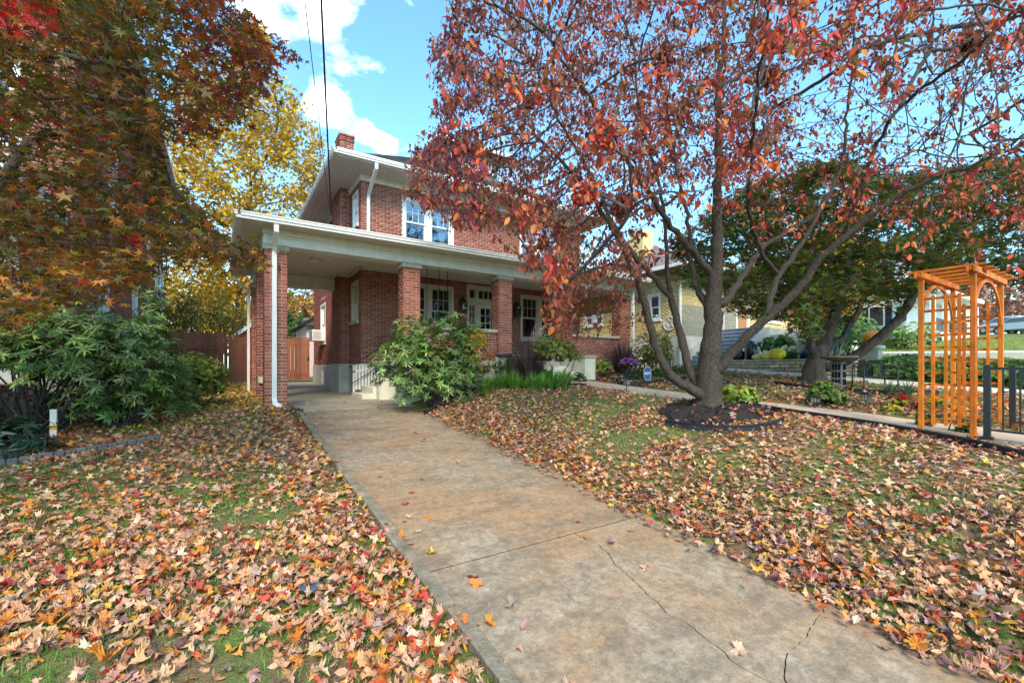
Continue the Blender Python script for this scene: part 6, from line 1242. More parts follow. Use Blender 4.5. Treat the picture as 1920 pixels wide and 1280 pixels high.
# multi-stemmed shrub behind the left fence
def stem_shrub(name, base, n, h, spread, label, cols, nl_, ls, zl=0.3, bark=None, tmpl=None, cat='shrub'):
    t_ = thing(name, base, label, cat); mb = MB(); P = []
    for k in range(n):
        a = R.uniform(0, 2 * math.pi); q = spread * math.sqrt(R.uniform(0.05, 1)); top = np.array([base[0] + q * math.cos(a), base[1] + q * math.sin(a), base[2] + h * R.uniform(0.7, 1.05) * (1 - 0.25 * q / spread)]); b = np.array(base) + np.array([math.cos(a), math.sin(a), 0]) * 0.08 * h * 0.3 - np.array([0, 0, 0.05]); m_ = (b + top) / 2 + np.array([math.cos(a), math.sin(a), 0.3]) * -0.12 * q
        C_ = [(1 - t) ** 2 * b + 2 * t * (1 - t) * m_ + t * t * top for t in np.linspace(0, 1, 8)]; mb.tube(C_, np.linspace(0.012 * h / 2 + 0.006, 0.004, 8), 5); P += C_[2:]
    part('stems', mb, bark or M_barkd, t_, True); P = np.array(P); w_ = (P[:, 2] - base[2]) / h; P = P[R.random(len(P)) < np.clip((w_ - zl) * 3 + 0.15, 0, 1)]
    i = R.integers(0, len(P), nl_); pos = P[i] + R.normal(0, 0.09 * h / 2, (nl_, 3)); ax = rdir(nl_); up_ = rdir(nl_); up_[:, 2] += 0.8; tm = tmpl or T_small
    scatter('foliage', tm, R.integers(0, len(tm), nl_), pos, orient(ax, up_), R.uniform(0.7, 1.3, nl_) * ls, pal(cols, nl_), M_leaf, t_, 'stuff'); return t_
stem_shrub('lilac_shrub', (-0.95, 23.2, -0.6), 46, 4.4, 2.1, 'many-stemmed shrub with thin dark stems behind the left fence', [(0.16, 0.17, 0.03), (0.28, 0.24, 0.04), (0.10, 0.12, 0.03), (0.35, 0.22, 0.04)], 2600, 0.13, 0.45)

def whorl_shrub(name, base, lobes, nwh, label, cols, p=None, ll=0.12, nleaf=(7, 11), n_single=0, yellow=None, flowers=None, cat='shrub', tmpl=None, stems=26, mt=None, tilt=(-0.35, 0.35), inner=0.25, young=None):
    # lobes: list of (centre, radii); leaf whorls sit over the outer part of the lobes
    base = np.array(base, float); t_ = thing(name, base, label, cat); W = []; Dd = []; vols = np.array([np.prod(l[1]) ** (2 / 3) for l in lobes]); cnt = (nwh * vols / vols.sum()).astype(int)
    for (c_, r_), m_ in zip(lobes, cnt):
        d = rdir(m_ * 2); d = d[d[:, 2] > -0.55][:m_]; q = 1 - R.uniform(0, 1, len(d)) ** 2.2 * (1 - inner); W.append(np.array(c_) + d * np.array(r_) * (q * lump(d, int(R.integers(1e6)), 9, 0.18))[:, None]); Dd.append(d)
    W = np.concatenate(W); Dd = np.concatenate(Dd); k = W[:, 2] > G(W[:, 0], W[:, 1]) + 0.04; W = W[k]; Dd = Dd[k]
    mb = MB()
    for i in R.choice(len(W), min(stems, len(W)), replace=False):
        b = base + np.array([R.normal(0, 0.12), R.normal(0, 0.08), -0.05]); m_ = b * 0.55 + W[i] * 0.45 + np.array([0, 0, -0.12]) + R.normal(0, 0.06, 3); mb.tube([(1 - t) ** 2 * b + 2 * t * (1 - t) * m_ + t * t * W[i] for t in np.linspace(0, 1, 8)], np.linspace(0.022, 0.005, 8), 5)
    part('stems', mb, M_barkd, t_, True)
    m_ = R.integers(nleaf[0], nleaf[1] + 1, len(W)); wi = np.repeat(np.arange(len(W)), m_); n = len(wi); axis = Dd * 0.7 + np.array([0, 0, 0.75]) + R.normal(0, 0.25, Dd.shape); axis /= np.linalg.norm(axis, axis=1)[:, None]; A = axis[wi]
    ph = np.concatenate([np.arange(q) * 2 * math.pi / q + R.uniform(0, 6) for q in m_]) + R.normal(0, 0.2, n); x = np.cross(A, np.tile([0.31, 0.17, 0.93], (n, 1))); x /= np.linalg.norm(x, axis=1)[:, None] + 1e-9; y = np.cross(A, x)
    ax = x * np.cos(ph)[:, None] + y * np.sin(ph)[:, None] + A * R.uniform(tilt[0], tilt[1], n)[:, None]; pos = W[wi] + A * R.uniform(-0.2, 0.1, n)[:, None] * ll; tm = tmpl or T_rho; tid = R.integers(0, len(tm), n); s = R.uniform(0.7, 1.2, n) * ll
    c = pal(cols, len(W), p)[wi] * (1 + R.normal(0, 0.12, (n, 1))); c = np.clip(c * (0.78 + 0.55 * np.clip(Dd[wi][:, 2:3], 0, 1)), 0.003, 1)  # highlights put into the colour: upward-facing whorls lighter, also as young top leaves
    if yellow is not None:
        yc, yr = np.array(yellow[0]), yellow[1]; k = (np.linalg.norm((pos - yc) / np.array(yr), axis=1) < 1) & (R.random(n) < 0.8); c[k] = pal([(0.62, 0.38, 0.02), (0.55, 0.30, 0.02), (0.45, 0.36, 0.04)], int(k.sum()))
    k = R.random(n) < 0.006; c[k] = (0.40, 0.18, 0.03); Mx = orient(ax, A); mt = mt or M_gloss
    if n_single:
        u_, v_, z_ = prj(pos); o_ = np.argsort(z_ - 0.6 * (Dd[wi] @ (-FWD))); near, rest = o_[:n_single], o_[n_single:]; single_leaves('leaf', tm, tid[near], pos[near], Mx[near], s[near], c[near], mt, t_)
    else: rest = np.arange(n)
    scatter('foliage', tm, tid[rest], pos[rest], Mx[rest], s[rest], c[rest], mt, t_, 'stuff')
    if flowers:
        for (fu, fv) in flowers[0]:
            fp_ = None
            for zc_ in np.arange(7.0, 12.0, 0.04):
                q_ = pt(fu, fv, zc_)
                if any((((q_ - np.array(c0)) / np.array(r0)) ** 2).sum() < 0.96 for c0, r0 in lobes): fp_ = q_ - FWD * 0.03; break
            if fp_ is None: continue
            q = 26; fd = rdir(q); fd[:, 2] = np.abs(fd[:, 2]); fpz = np.tile(np.array(fp_), (q, 1)) + fd * 0.02; scatter('flower', [oval(0.35, 0.1, -0.2)], np.zeros(q, int), fpz, orient(fd, rdir(q)), R.uniform(0.025, 0.04, q), pal(flowers[1], q), M_leaf, t_)
    return t_
RHO = [(0.13, 0.20, 0.045), (0.18, 0.26, 0.06), (0.09, 0.15, 0.035), (0.25, 0.34, 0.08), (0.33, 0.42, 0.10)]
# front rhododendron
rx, ry = 3.9, 9.1
whorl_shrub('rhododendron', (rx, ry, g1(rx, ry)), [((3.92, 9.15, 0.15), (1.1, 0.8, 0.85)), ((3.22, 8.95, 0.0), (0.75, 0.65, 0.65)), ((4.72, 9.3, 0.22), (0.7, 0.6, 0.78)), ((3.87, 8.95, -0.4), (1.1, 0.75, 0.5)), ((3.42, 9.1, 0.62), (0.55, 0.5, 0.55)), ((4.27, 9.15, 0.78), (0.5, 0.45, 0.45)), ((4.97, 9.2, 0.72), (0.3, 0.3, 0.3))], 1300, 'big glossy green rhododendron with a few pink flowers in front of the porch', RHO, [.3, .25, .2, .17, .08], 0.125, n_single=240,
            yellow=((4.95, 9.0, 0.45), (0.36, 0.9, 0.5)), flowers=([(743, 600), (728, 625), (771, 604), (838, 628), (773, 697), (808, 640), (815, 606), (720, 668)], [(0.65, 0.16, 0.45), (0.75, 0.30, 0.55)]))
# left rhododendron group
def lb(u, v, zc, r): return (pt(u, v, zc), r)
b1 = ground_at(70, 815)
whorl_shrub('rhododendron', b1, [lb(60, 660, 6.3, (1.0, 0.8, 0.62)), lb(-60, 640, 6.0, (0.8, 0.8, 0.6)), lb(170, 680, 6.7, (0.9, 0.8, 0.62)), lb(130, 610, 6.9, (0.8, 0.7, 0.5))], 760, 'large rhododendron with open dark stems at the left edge bed', RHO, [.34, .26, .22, .13, .05], 0.135, n_single=240, stems=44, tilt=(-0.5, 0.25))
b2 = ground_at(225, 800)
whorl_shrub('rhododendron', b2, [lb(235, 700, 7.2, (0.85, 0.8, 0.75)), lb(290, 740, 7.4, (0.6, 0.6, 0.6)), lb(170, 760, 6.9, (0.55, 0.5, 0.35)), lb(270, 640, 7.9, (0.5, 0.5, 0.5)), lb(285, 570, 8.4, (0.25, 0.25, 0.6))], 820, 'dense rhododendron reaching the ground between the open one and the pale azalea', RHO, [.3, .28, .2, .16, .06], 0.125, n_single=160, stems=36)
b3 = ground_at(25, 838)
whorl_shrub('low_rhododendron', b3, [lb(20, 820, 5.5, (0.5, 0.4, 0.28)), lb(70, 832, 5.6, (0.28, 0.25, 0.12)), lb(-60, 810, 5.3, (0.5, 0.4, 0.4))], 120, 'low dark blue-green leafy plant at the corner of the block border', [(0.03, 0.065, 0.035), (0.045, 0.09, 0.045), (0.025, 0.05, 0.03)], None, 0.15, nleaf=(6, 9), stems=10)
b4 = ground_at(345, 770)
whorl_shrub('azalea', b4, [lb(350, 715, 9.0, (0.5, 0.5, 0.5)), lb(390, 702, 9.6, (0.40, 0.45, 0.34)), lb(320, 745, 8.4, (0.5, 0.5, 0.36)), lb(365, 682, 9.6, (0.34, 0.34, 0.28)), lb(398, 728, 9.4, (0.28, 0.28, 0.25))], 1500, 'pale green azalea bush in front of the red fence', [(0.20, 0.27, 0.05), (0.27, 0.34, 0.06), (0.14, 0.20, 0.04), (0.34, 0.33, 0.08)], None, 0.055, nleaf=(6, 9), tmpl=T_small, mt=M_leaf)
# ------------------------------------------------------------------ garden plants
GRN = [(0.12, 0.24, 0.04), (0.16, 0.30, 0.05), (0.09, 0.17, 0.035), (0.22, 0.35, 0.07)]
def tuft(name, base, n, h, spread, label, cols, w_=1.0, droop=0.5, cat='plant', mt=None, plume=0):
    base = np.array(base, float); t_ = thing(name, base, label, cat); V = []; Cc = []; LI = []; LT = []; o = 0
    cc = pal(cols, n)
    for k in range(n):
        a = R.uniform(0, 2 * math.pi); q = spread * math.sqrt(R.random()) ; d = np.array([math.cos(a), math.sin(a), 0]); hh = h * R.uniform(0.55, 1.1); b = base + d * spread * 0.18 * R.random() - np.array([0, 0, 0.02]); side = np.array([-d[1], d[0], 0]) * 0.006 * w_
        for j, t in enumerate((0, 0.35, 0.7, 1.0)):
            p = b + d * q * t ** 1.5 + np.array([0, 0, hh * (t - droop * 0.5 * t * t * (q / spread))]); wd = (1 - t * 0.9); V += [p - side * wd, p + side * wd]; Cc += [(*cc[k], 1)] * 2
        for j in range(3): LI += [o + 2 * j, o + 2 * j + 1, o + 2 * j + 3, o + 2 * j + 2]; LT.append(4)
        o += 8
    bulk('foliage', np.array(V), np.array(LI), np.array(LT), mt or M_leaf, t_, 'stuff', np.array(Cc))
    for k in range(plume):
        a = R.uniform(-0.9, 1.2) - rad(33); d = np.array([math.cos(a), math.sin(a), 0]); sp_ = spread * R.uniform(0.3, 0.95); tp = base + d * sp_ * 0.6 + np.array([0, 0, h * R.uniform(0.8, 1.05)]); P = [base, base + d * sp_ * 0.25 + np.array([0, 0, h * 0.55]), tp, tp + d * 0.12 + np.array([0, 0, 0.04]), tp + d * 0.25 + np.array([0, 0, -0.02])]
        part('plume', MB().tube(P, [0.0025, 0.0025, 0.005, 0.012, 0.004], 6), mat('plume', (0.42, 0.29, 0.22), 0.9) if 'plume' not in bpy.data.materials else bpy.data.materials['plume'], t_, True)
    return t_
PURP = [(0.10, 0.055, 0.06), (0.16, 0.10, 0.09), (0.07, 0.04, 0.05), (0.24, 0.17, 0.12)]
tuft('fountain_grass', (6.15, 8.72, g1(6.15, 8.72)), 760, 1.45, 0.9, 'purple fountain grass with tan plumes beside the porch column', PURP, 1.5, 0.9, 'grass', plume=11)
tuft('fountain_grass', (9.85, 9.2, g1(9.85, 9.2)), 700, 1.35, 0.85, 'purple fountain grass behind the purple flowers at the porch corner', PURP, 1.5, 0.9, 'grass', plume=2)
# low plants in the porch bed: each clump a plant
k = 0
for u in range(880, 1075, 13):
    for v in (731, 722, 713):
        if (u < 905 and v < 720) or R.random() < 0.12: continue
        x, y, z = ground_at(u + R.uniform(-5, 5), v); y = min(y, 8.85)
        tuft('bed_plant', (x, y, g1(x, y)), 110, R.uniform(0.34, 0.55), 0.28, 'bright green clump of strap-leaved plants in the porch bed', [(0.18, 0.36, 0.05), (0.24, 0.42, 0.07), (0.13, 0.26, 0.04)], 2.6, 0.9)['group'] = 'low green plants filling the porch bed'
def shrub_at(name, u, v, zc, r3, n, label, cols, ll=0.05, cat='shrub', tm=None, flowers=None, lobes=None, mt=None, stems=12):
    c_ = pt(u, v, zc); b = (c_[0], c_[1], g1(c_[0], c_[1])); c_[2] = max(c_[2], b[2] + r3[2] * 0.5); L_ = [(c_, r3)] + (lobes or []); return whorl_shrub(name, b, L_, n, label, cols, None, ll, (6, 9), tmpl=tm or T_small, mt=mt or M_leaf, stems=stems, cat=cat, inner=0.1)
# little standard tree with white stem
x, y, z = ground_at(1038, 722); cs_ = pt(1040, 655, float(np.array([x, y, z]) @ FWD) + 0.1)
sd_ = whorl_shrub('standard_shrub', (x, y, z), [(cs_, (0.50, 0.46, 0.36)), (cs_ + np.array([0.3, -0.1, -0.14]), (0.34, 0.32, 0.24))], 560, 'small round shrub on a white stem in front of the porch', [(0.20, 0.28, 0.05), (0.28, 0.33, 0.06), (0.14, 0.20, 0.04), (0.36, 0.32, 0.07)], None, 0.06, (6, 9), tmpl=T_small, mt=M_leaf, stems=3)
part('stem', MB().tube([(x, y, z - 0.05), (x + 0.01, y, z + 0.25), (cs_[0], cs_[1], cs_[2])], [0.028, 0.025, 0.015], 8), M_white, sd_, True)
shrub_at('boxwood', 945, 690, 11.2, (0.25, 0.25, 0.28), 140, 'small dark green bush at the base of the porch column', GRN[:3], 0.05)
shrub_at('boxwood', 1085, 714, 11.3, (0.20, 0.2, 0.17), 120, 'small round dark green plant in front of the cheek wall', [(0.04, 0.09, 0.025), (0.06, 0.12, 0.03)], 0.045)
shrub_at('yellow_shrub', 1131, 688, 12.3, (0.28, 0.28, 0.24), 170, 'yellow-green small shrub right of the cheek wall', [(0.28, 0.32, 0.04), (0.38, 0.38, 0.05), (0.2, 0.26, 0.04)], 0.055)
shrub_at('golden_shrub', 1222, 668, 13.0, (0.62, 0.6, 0.75), 640, 'feathery yellow-green shrub beside the porch corner', [(0.24, 0.26, 0.05), (0.34, 0.31, 0.06), (0.16, 0.2, 0.05), (0.40, 0.30, 0.07)], 0.06)
shrub_at('boxwood', 1193, 707, 11.8, (0.26, 0.25, 0.17), 160, 'dark green low mound beside the blue sign', [(0.04, 0.10, 0.025), (0.07, 0.14, 0.03)], 0.045)
for (u, v, zc, lb_) in ((1245, 703, 12.4, 'soft green low plant between the blue sign and the tree'), (1275, 703, 13, 'green low plant behind the left trunk of the red tree'), (1297, 707, 13, 'green low plant seen between the trunks of the red tree')): shrub_at('garden_plant', u, v, zc, (0.3, 0.3, 0.16), 150, lb_, GRN, 0.06, 'plant')
# chrysanthemum, hydrangeas, annuals
def flower_plant(name, u, v, zc, r3, label, fcol, nfl, gcols=GRN, ll=0.05, fs=0.05, nw=110, cat='flowers'):
    t_ = shrub_at(name, u, v, zc, r3, nw, label, gcols, ll, cat); c_ = np.array(pt(u, v, zc)); d = rdir(nfl * 2); d = d[d[:, 2] > 0.05][:nfl]
    for q in d:
        m_ = 16; fd = rdir(m_); fd[:, 2] = np.abs(fd[:, 2]) * 0.7; scatter('flower', [oval(0.3, 0.08, -0.2)], np.zeros(m_, int), np.tile(c_ + q * np.array(r3) * 1.06, (m_, 1)), orient(fd, rdir(m_)), R.uniform(0.7, 1.1, m_) * fs, pal(fcol, m_), M_leaf, t_)
    return t_
flower_plant('chrysanthemum', 1177, 684, 12.2, (0.24, 0.24, 0.16), 'mound of bright purple chrysanthemum flowers', [(0.42, 0.10, 0.50), (0.55, 0.2, 0.6)], 60, [(0.06, 0.05, 0.04), (0.1, 0.12, 0.04)], fs=0.045)
b_ = ground_at(1385, 758); whorl_shrub('hydrangea', b_, [((b_[0], b_[1], b_[2] + 0.17), (0.30, 0.28, 0.22))], 60, 'lime-green leafy hydrangea just behind the red tree trunk', [(0.26, 0.30, 0.05), (0.34, 0.36, 0.06), (0.2, 0.26, 0.04)], None, 0.13, (5, 7), tmpl=[oval(0.3, 0.06, -0.3)], mt=M_leaf, stems=10, tilt=(-0.6, 0.1))
b_ = ground_at(1548, 760); hy = whorl_shrub('hydrangea', b_, [((b_[0], b_[1], b_[2] + 0.2), (0.34, 0.3, 0.24))], 80, 'green hydrangea with one faded pink flower head by the solar lamp', [(0.16, 0.24, 0.045), (0.22, 0.3, 0.06), (0.11, 0.18, 0.035)], None, 0.12, (5, 7), tmpl=[oval(0.3, 0.06, -0.3)], mt=M_leaf, stems=10, tilt=(-0.6, 0.1))
fpn = pt(1570, 726, 7.6); m_ = 90; fd = rdir(m_); scatter('flower', [oval(0.35, 0.1, -0.2)], np.zeros(m_, int), fpn + fd * 0.05, orient(fd, rdir(m_)), R.uniform(0.02, 0.035, m_), pal([(0.5, 0.28, 0.26), (0.42, 0.22, 0.18)], m_), M_leaf, hy)
for (u, v, col, lb_) in ((1672, 776, [(0.75, 0.5, 0.01), (0.8, 0.58, 0.03)], 'yellow flower clump next to the black edging by the arbor'), (1685, 766, [(0.75, 0.5, 0.01), (0.8, 0.6, 0.05)], 'yellow flower clump between the red flowers and the solar lamp'), (1700, 758, [(0.55, 0.01, 0.02), (0.65, 0.03, 0.03)], 'bright red flower clump beside the yellow ones'), (1682, 752, [(0.5, 0.01, 0.02), (0.6, 0.03, 0.03)], 'small red flower clump behind the yellow ones'), (1722, 768, [(0.5, 0.02, 0.02), (0.6, 0.05, 0.04)], 'red flower clump nearest the arbor post'), (1785, 770, [(0.75, 0.55, 0.02), (0.8, 0.6, 0.05)], 'yellow flowers seen through the arbor trellis'), (1755, 762, [(0.75, 0.55, 0.05)], 'pale yellow flowers behind the arbor posts')):
    p = gp(u, v); zc = float(p @ FWD); flower_plant('bedding_flowers', u, v - 6, zc, (0.11, 0.11, 0.08), lb_, col, 16, GRN, 0.05, 0.04, 22)
for (u, v, lb_) in ((1700, 745, 'grey-green spiky plant behind the red flowers'), (1668, 742, 'grey-green spiky plant by the bench')): x, y, z = ground_at(u, v); tuft('iris', (x, y, z), 60, 0.42, 0.25, lb_, [(0.10, 0.16, 0.09), (0.14, 0.2, 0.12)], 3.0, 0.7)
# vine at the arbor foot, weeds at the downpipe
for (u, v, lb_) in ((1735, 800, 'green vine at the foot of the arbor post'), (1805, 812, 'small vine between the arbor posts')): p = gp(u, v); shrub_at('vine', u, v - 10, float(p @ FWD) - 0.05, (0.12, 0.12, 0.16), 40, lb_, [(0.12, 0.18, 0.04), (0.2, 0.24, 0.05)], 0.05, 'plant')
for (u, v, lb_) in ((552, 775, 'green weed growing at the foot of the white downpipe'),): p = gp(u, v); shrub_at('weed', u, v - 3, float(p @ FWD), (0.12, 0.12, 0.07), 30, lb_, [(0.04, 0.09, 0.04), (0.06, 0.12, 0.05)], 0.07, 'plant')
for (u, v) in ((1036, 996), (1112, 1018), (1296, 1170), (1318, 1190), (1410, 1255), (1475, 1262)): x, y = dpx(u, v); tuft('crack_weed', (x, y, drv(y)), 14, 0.025, 0.03, 'tiny green weed growing in a driveway crack', GRN, 0.8, 0.8, 'weed')['group'] = 'weeds in the driveway cracks'
tuft('bed_plant', ground_at(835, 748), 60, 0.28, 0.28, 'strap-leaved green plant at the foot of the big rhododendron', GRN, 2.2, 1.0)
tuft('bed_plant', ground_at(1078, 703), 30, 0.22, 0.2, 'brownish leafy plant beside the front steps', [(0.12, 0.07, 0.05), (0.08, 0.07, 0.03)], 3.0, 0.9)
# junipers on the bank, hedge behind, plants on the retaining wall
JUN = [(0.12, 0.22, 0.06), (0.17, 0.28, 0.075), (0.08, 0.15, 0.045), (0.23, 0.33, 0.10)]
k = 0
jl = ['spreading green juniper on the bank beside the pale walk']
for X_ in (15.0, 16.2, 17.6):
    for Y_ in np.arange(-1.0, 5.0, 0.95):
        x = X_ + R.uniform(-0.2, 0.2); y = Y_ + R.uniform(-0.2, 0.2); z = g1(x, y); whorl_shrub('juniper', (x, y, z), [((x, y, z + 0.12), (0.85, 0.75, 0.30)), ((x + 0.2, y + 0.1, z + 0.2), (0.5, 0.5, 0.28))], 260, jl[0], JUN, None, 0.11, (6, 9), tmpl=T_small, mt=M_leaf, stems=5, tilt=(0.1, 0.9))['group'] = 'junipers on the bank'
for (u, v, zc, r3, lb_) in ((1700, 632, 22, (1.6, 1.2, 0.7), 'clipped green hedge below the white house'), (1640, 640, 24, (1.6, 1.2, 0.8), 'green hedge behind the orange pumpkin'), (1590, 625, 19, (1.4, 1.0, 0.9), 'loose yellow-green hedge behind the twisted maple'), (1555, 640, 17, (0.9, 0.8, 0.8), 'yellow-green bush directly behind the twisted maple')): shrub_at('hedge', u, v, zc, r3, 620, lb_, [(0.20, 0.31, 0.07), (0.26, 0.37, 0.085), (0.14, 0.23, 0.055)], 0.11, 'hedge')
for (u, v, zc, lb_) in ((1442, 648, 15.6, 'fern-like green plant behind the yellow pumpkin'), (1470, 642, 16.0, 'light green plant against the concrete porch wall'), (1480, 668, 14.6, 'dark plants at the end of the block wall')): shrub_at('garden_plant', u, v, zc, (0.32, 0.3, 0.28), 110, lb_, [(0.10, 0.2, 0.03), (0.15, 0.27, 0.05)], 0.10, 'plant')
x, y, z = 14.9, 5.9, 0.2; stem_shrub('bare_shrub', (15.0, 5.75, 0.2), 9, 1.3, 0.5, 'small pale-barked shrub beside the twisted maple', [(0.1, 0.13, 0.03)], 160, 0.07, 0.6, bark=mat('pale_bark', (0.36, 0.32, 0.27), 0.9))
stem_shrub('climbing_shrub', (13.9, 10.6, g1(13.9, 10.6)), 10, 1.5, 0.5, 'loose yellow-green shrub below the yellow house window', [(0.22, 0.26, 0.05), (0.34, 0.32, 0.08)], 420, 0.10, 0.2)
# far trees
FARC = {'orange': [(0.45, 0.20, 0.04), (0.55, 0.30, 0.05), (0.38, 0.15, 0.05)], 'pink': [(0.36, 0.17, 0.12), (0.42, 0.22, 0.14), (0.28, 0.14, 0.10)], 'green': [(0.10, 0.16, 0.04), (0.16, 0.2, 0.05), (0.07, 0.11, 0.03)], 'yellow': YEL}
for (u, zc, top, rw_, kind, lb_) in ((1560, 34, 430, 3.2, 'yellow', 'yellow and orange tree behind the twisted maple'), (1480, 40, 440, 4.5, 'orange', 'orange tree behind the yellow house steps'), (1830, 60, 520, 7, 'pink', 'pinkish brown tree far behind the arbor'), (1960, 62, 500, 8, 'pink', 'russet tree at the far right of the lawn'), (1730, 64, 470, 7, 'orange', 'orange tree rising behind the white house'), (570, 62, 560, 4.5, 'orange', 'orange tree far behind the gate'), (545, 45, 585, 2.2, 'green', 'green tree behind the gate'), (600, 70, 530, 6, 'pink', 'russet bare-twigged tree far behind the gate'), (450, 50, 520, 4.5, 'yellow', 'yellow tree far behind the shed'), (390, 55, 540, 5, 'pink', 'brownish tree far behind the left fence'), (340, 48, 520, 4, 'yellow', 'yellow tree far behind the left neighbour house'), (1240, 60, 470, 6, 'green', 'green tree behind the gap between the two houses'), (1400, 70, 470, 7, 'orange', 'orange tree behind the yellow house roof')):
    b = pt(u, 690, zc); gz = g1(b[0], b[1]); tp = (690 - top) / 830 * zc; hh = tp - gz; crown_tree('far_tree', (b[0], b[1], gz), hh, (b[0], b[1], gz + hh * 0.58), (rw_, rw_, hh * 0.44), lb_, FARC[kind], nleaf=3600, ls=0.34 if zc < 50 else 0.5, natt=320, trunk_r=0.2, tipr=0.012, tmpl=[([(0, 0, 0), (0.4, 0.36, 0.06), (1, 0, -0.05), (0.4, -0.36, 0.06)], [(0, 3, 2), (0, 2, 1)])])

# ------------------------------------------------------------------ grass and fallen leaves
def vnoise(x, y, f, seed):
    rg = np.random.default_rng(seed); T = rg.random((64, 64)); X = x * f + 100; Y = y * f + 100; i = np.floor(X).astype(int); j = np.floor(Y).astype(int); a = X - i; b = Y - j; a = a * a * (3 - 2 * a); b = b * b * (3 - 2 * b); t = lambda p, q: T[p % 64, q % 64]
    return (t(i, j) * (1 - a) + t(i + 1, j) * a) * (1 - b) + (t(i, j + 1) * (1 - a) + t(i + 1, j + 1) * a) * b
def in_beds(x, y): return (((x - TX) / 1.0) ** 2 + ((y - TY + 0.15) / 0.78) ** 2 < 1) | ((y > 9.0) & (x > 4.6) & (x < 12))
def onpath(x, y):
    cx = np.interp(y, [p[1] for p in cl[::-1]], [p[0] for p in cl[::-1]]); return np.abs(x - cx) < 0.55
def bare(x, y): return (vnoise(x, y, 1.3, 3) * 0.6 + vnoise(x, y, 3.1, 4) * 0.4)
def grass(n, x0, x1, y0, y1, cols, h=(0.035, 0.08), f=None):
    x = R.uniform(x0, x1, n); y = R.uniform(y0, y1, n); k = ~((x > 1.1) & (x < 3.75)) & ~in_beds(x, y) & ~onpath(x, y) & ~((x > 12.55) & (x < 13.95)); u_, v_, z_ = prj(np.stack([x, y, G(x, y)], 1)); k &= (z_ > 0.8) & (u_ > -150) & (u_ < 2080) & (v_ < 1330)
    if f is not None: k &= R.random(n) < f(x, y)
    x, y = x[k], y[k]; m = len(x); ax = R.normal(0, 0.35, (m, 3)); ax[:, 2] = 1; return np.stack([x, y, G(x, y) - 0.005], 1), orient(ax, rdir(m)), R.uniform(h[0], h[1], m), pal(cols, m)
T_gr = [([(0, -0.055, 0), (0, 0.055, 0), (0.55, 0.03, 0.04), (1.0, 0.0, 0.2)], [(0, 1, 3)])]
GC = [(0.10, 0.24, 0.035), (0.15, 0.31, 0.05), (0.08, 0.17, 0.03), (0.22, 0.30, 0.07)]; GC2 = [(0.24, 0.29, 0.06), (0.31, 0.33, 0.08), (0.17, 0.23, 0.05), (0.34, 0.30, 0.12)]
Ps, Ms, Ss, Cs = [], [], [], []
for a in (grass(110000, -4.5, 1.15, -0.5, 10.5, GC), grass(90000, 3.8, 7.3, -0.5, 9.4, GC2, (0.025, 0.055), lambda x, y: np.clip(1.6 - bare(x, y) * 2.0, 0.05, 1)), grass(40000, 8.6, 12.6, 0.5, 9.5, GC2), grass(12000, -1.9, 1.1, 10, 21, GC2), grass(30000, 24, 45, -6, 14, [(0.28, 0.34, 0.07), (0.36, 0.40, 0.09)], (0.1, 0.2))):
    Ps.append(a[0]); Ms.append(a[1]); Ss.append(a[2]); Cs.append(a[3])
P_ = np.concatenate(Ps); LOG.append(('grass', len(P_)))
scatter('grass', T_gr, np.zeros(len(P_), int), P_, np.concatenate(Ms), np.concatenate(Ss), np.concatenate(Cs), M_grass, kind='stuff')['label'] = 'short green grass showing between the fallen leaves'
TAN = [(0.57, 0.315, 0.18), (0.63, 0.39, 0.255), (0.51, 0.262, 0.15), (0.59, 0.30, 0.14), (0.42, 0.225, 0.145)]; ORG = [(0.60, 0.20, 0.03), (0.58, 0.28, 0.04), (0.50, 0.12, 0.03), (0.62, 0.24, 0.06)]; RED = [(0.40, 0.05, 0.03), (0.30, 0.035, 0.03), (0.50, 0.09, 0.05)]; PUR = [(0.22, 0.09, 0.09), (0.30, 0.16, 0.15), (0.36, 0.25, 0.22), (0.17, 0.08, 0.075)]; YLW = [(0.68, 0.42, 0.04), (0.62, 0.45, 0.10)]
ALL = TAN + ORG + RED + PUR + YLW
def mixp(t, o, r_, p, y): return np.array([t / 5] * 5 + [o / 4] * 4 + [r_ / 3] * 3 + [p / 4] * 4 + [y / 2] * 2) / (t + o + r_ + p + y)
LF = {'p': [], 'c': [], 't': [], 's': []}
def litter(n, x0, x1, y0, y1, dens, mixw, oval_f=0.1, size=(0.055, 0.10), extra=None, region=None, lift=0.0):
    x = R.uniform(x0, x1, n); y = R.uniform(y0, y1, n); u_, v_, z_ = prj(np.stack([x, y, G(x, y)], 1)); k = (z_ > 0.7) & (u_ > -250) & (u_ < 2200) & (v_ < 1400); k &= R.random(n) < dens(x, y); k &= ~((x > 1.10) & (x < 1.27) & (R.random(n) < 0.72))
    if extra is not None: k &= extra(x, y)
    x, y = x[k], y[k]; m = len(x); c = pal(ALL, m, mixw, 0.13); t = np.where(R.random(m) < oval_f, R.integers(8, 11, m), R.integers(0, 8, m)); LF['p'].append(np.stack([x, y, G(x, y) + lift + R.uniform(0.005, 0.05, m)], 1)); LF['c'].append(c); LF['t'].append(t); LF['s'].append(R.uniform(size[0], size[1], m))
def dl(x, y):
    q = vnoise(x, y, 0.75, 21) * 0.55 + vnoise(x, y, 2.2, 22) * 0.45; d = np.clip((q - 0.29) * 6, 0.12, 1); d = np.where((x < -0.9) & (y > 4.3) & (y < 7.5), d * 0.55, d); d = np.where((x > 0.35) & (y < 4), np.maximum(d, 0.7), d); return d
litter(44000, -5.0, 1.13, -0.4, 10, dl, mixp(.72, .165, .075, .05, .006), 0.06, (0.040, 0.082))
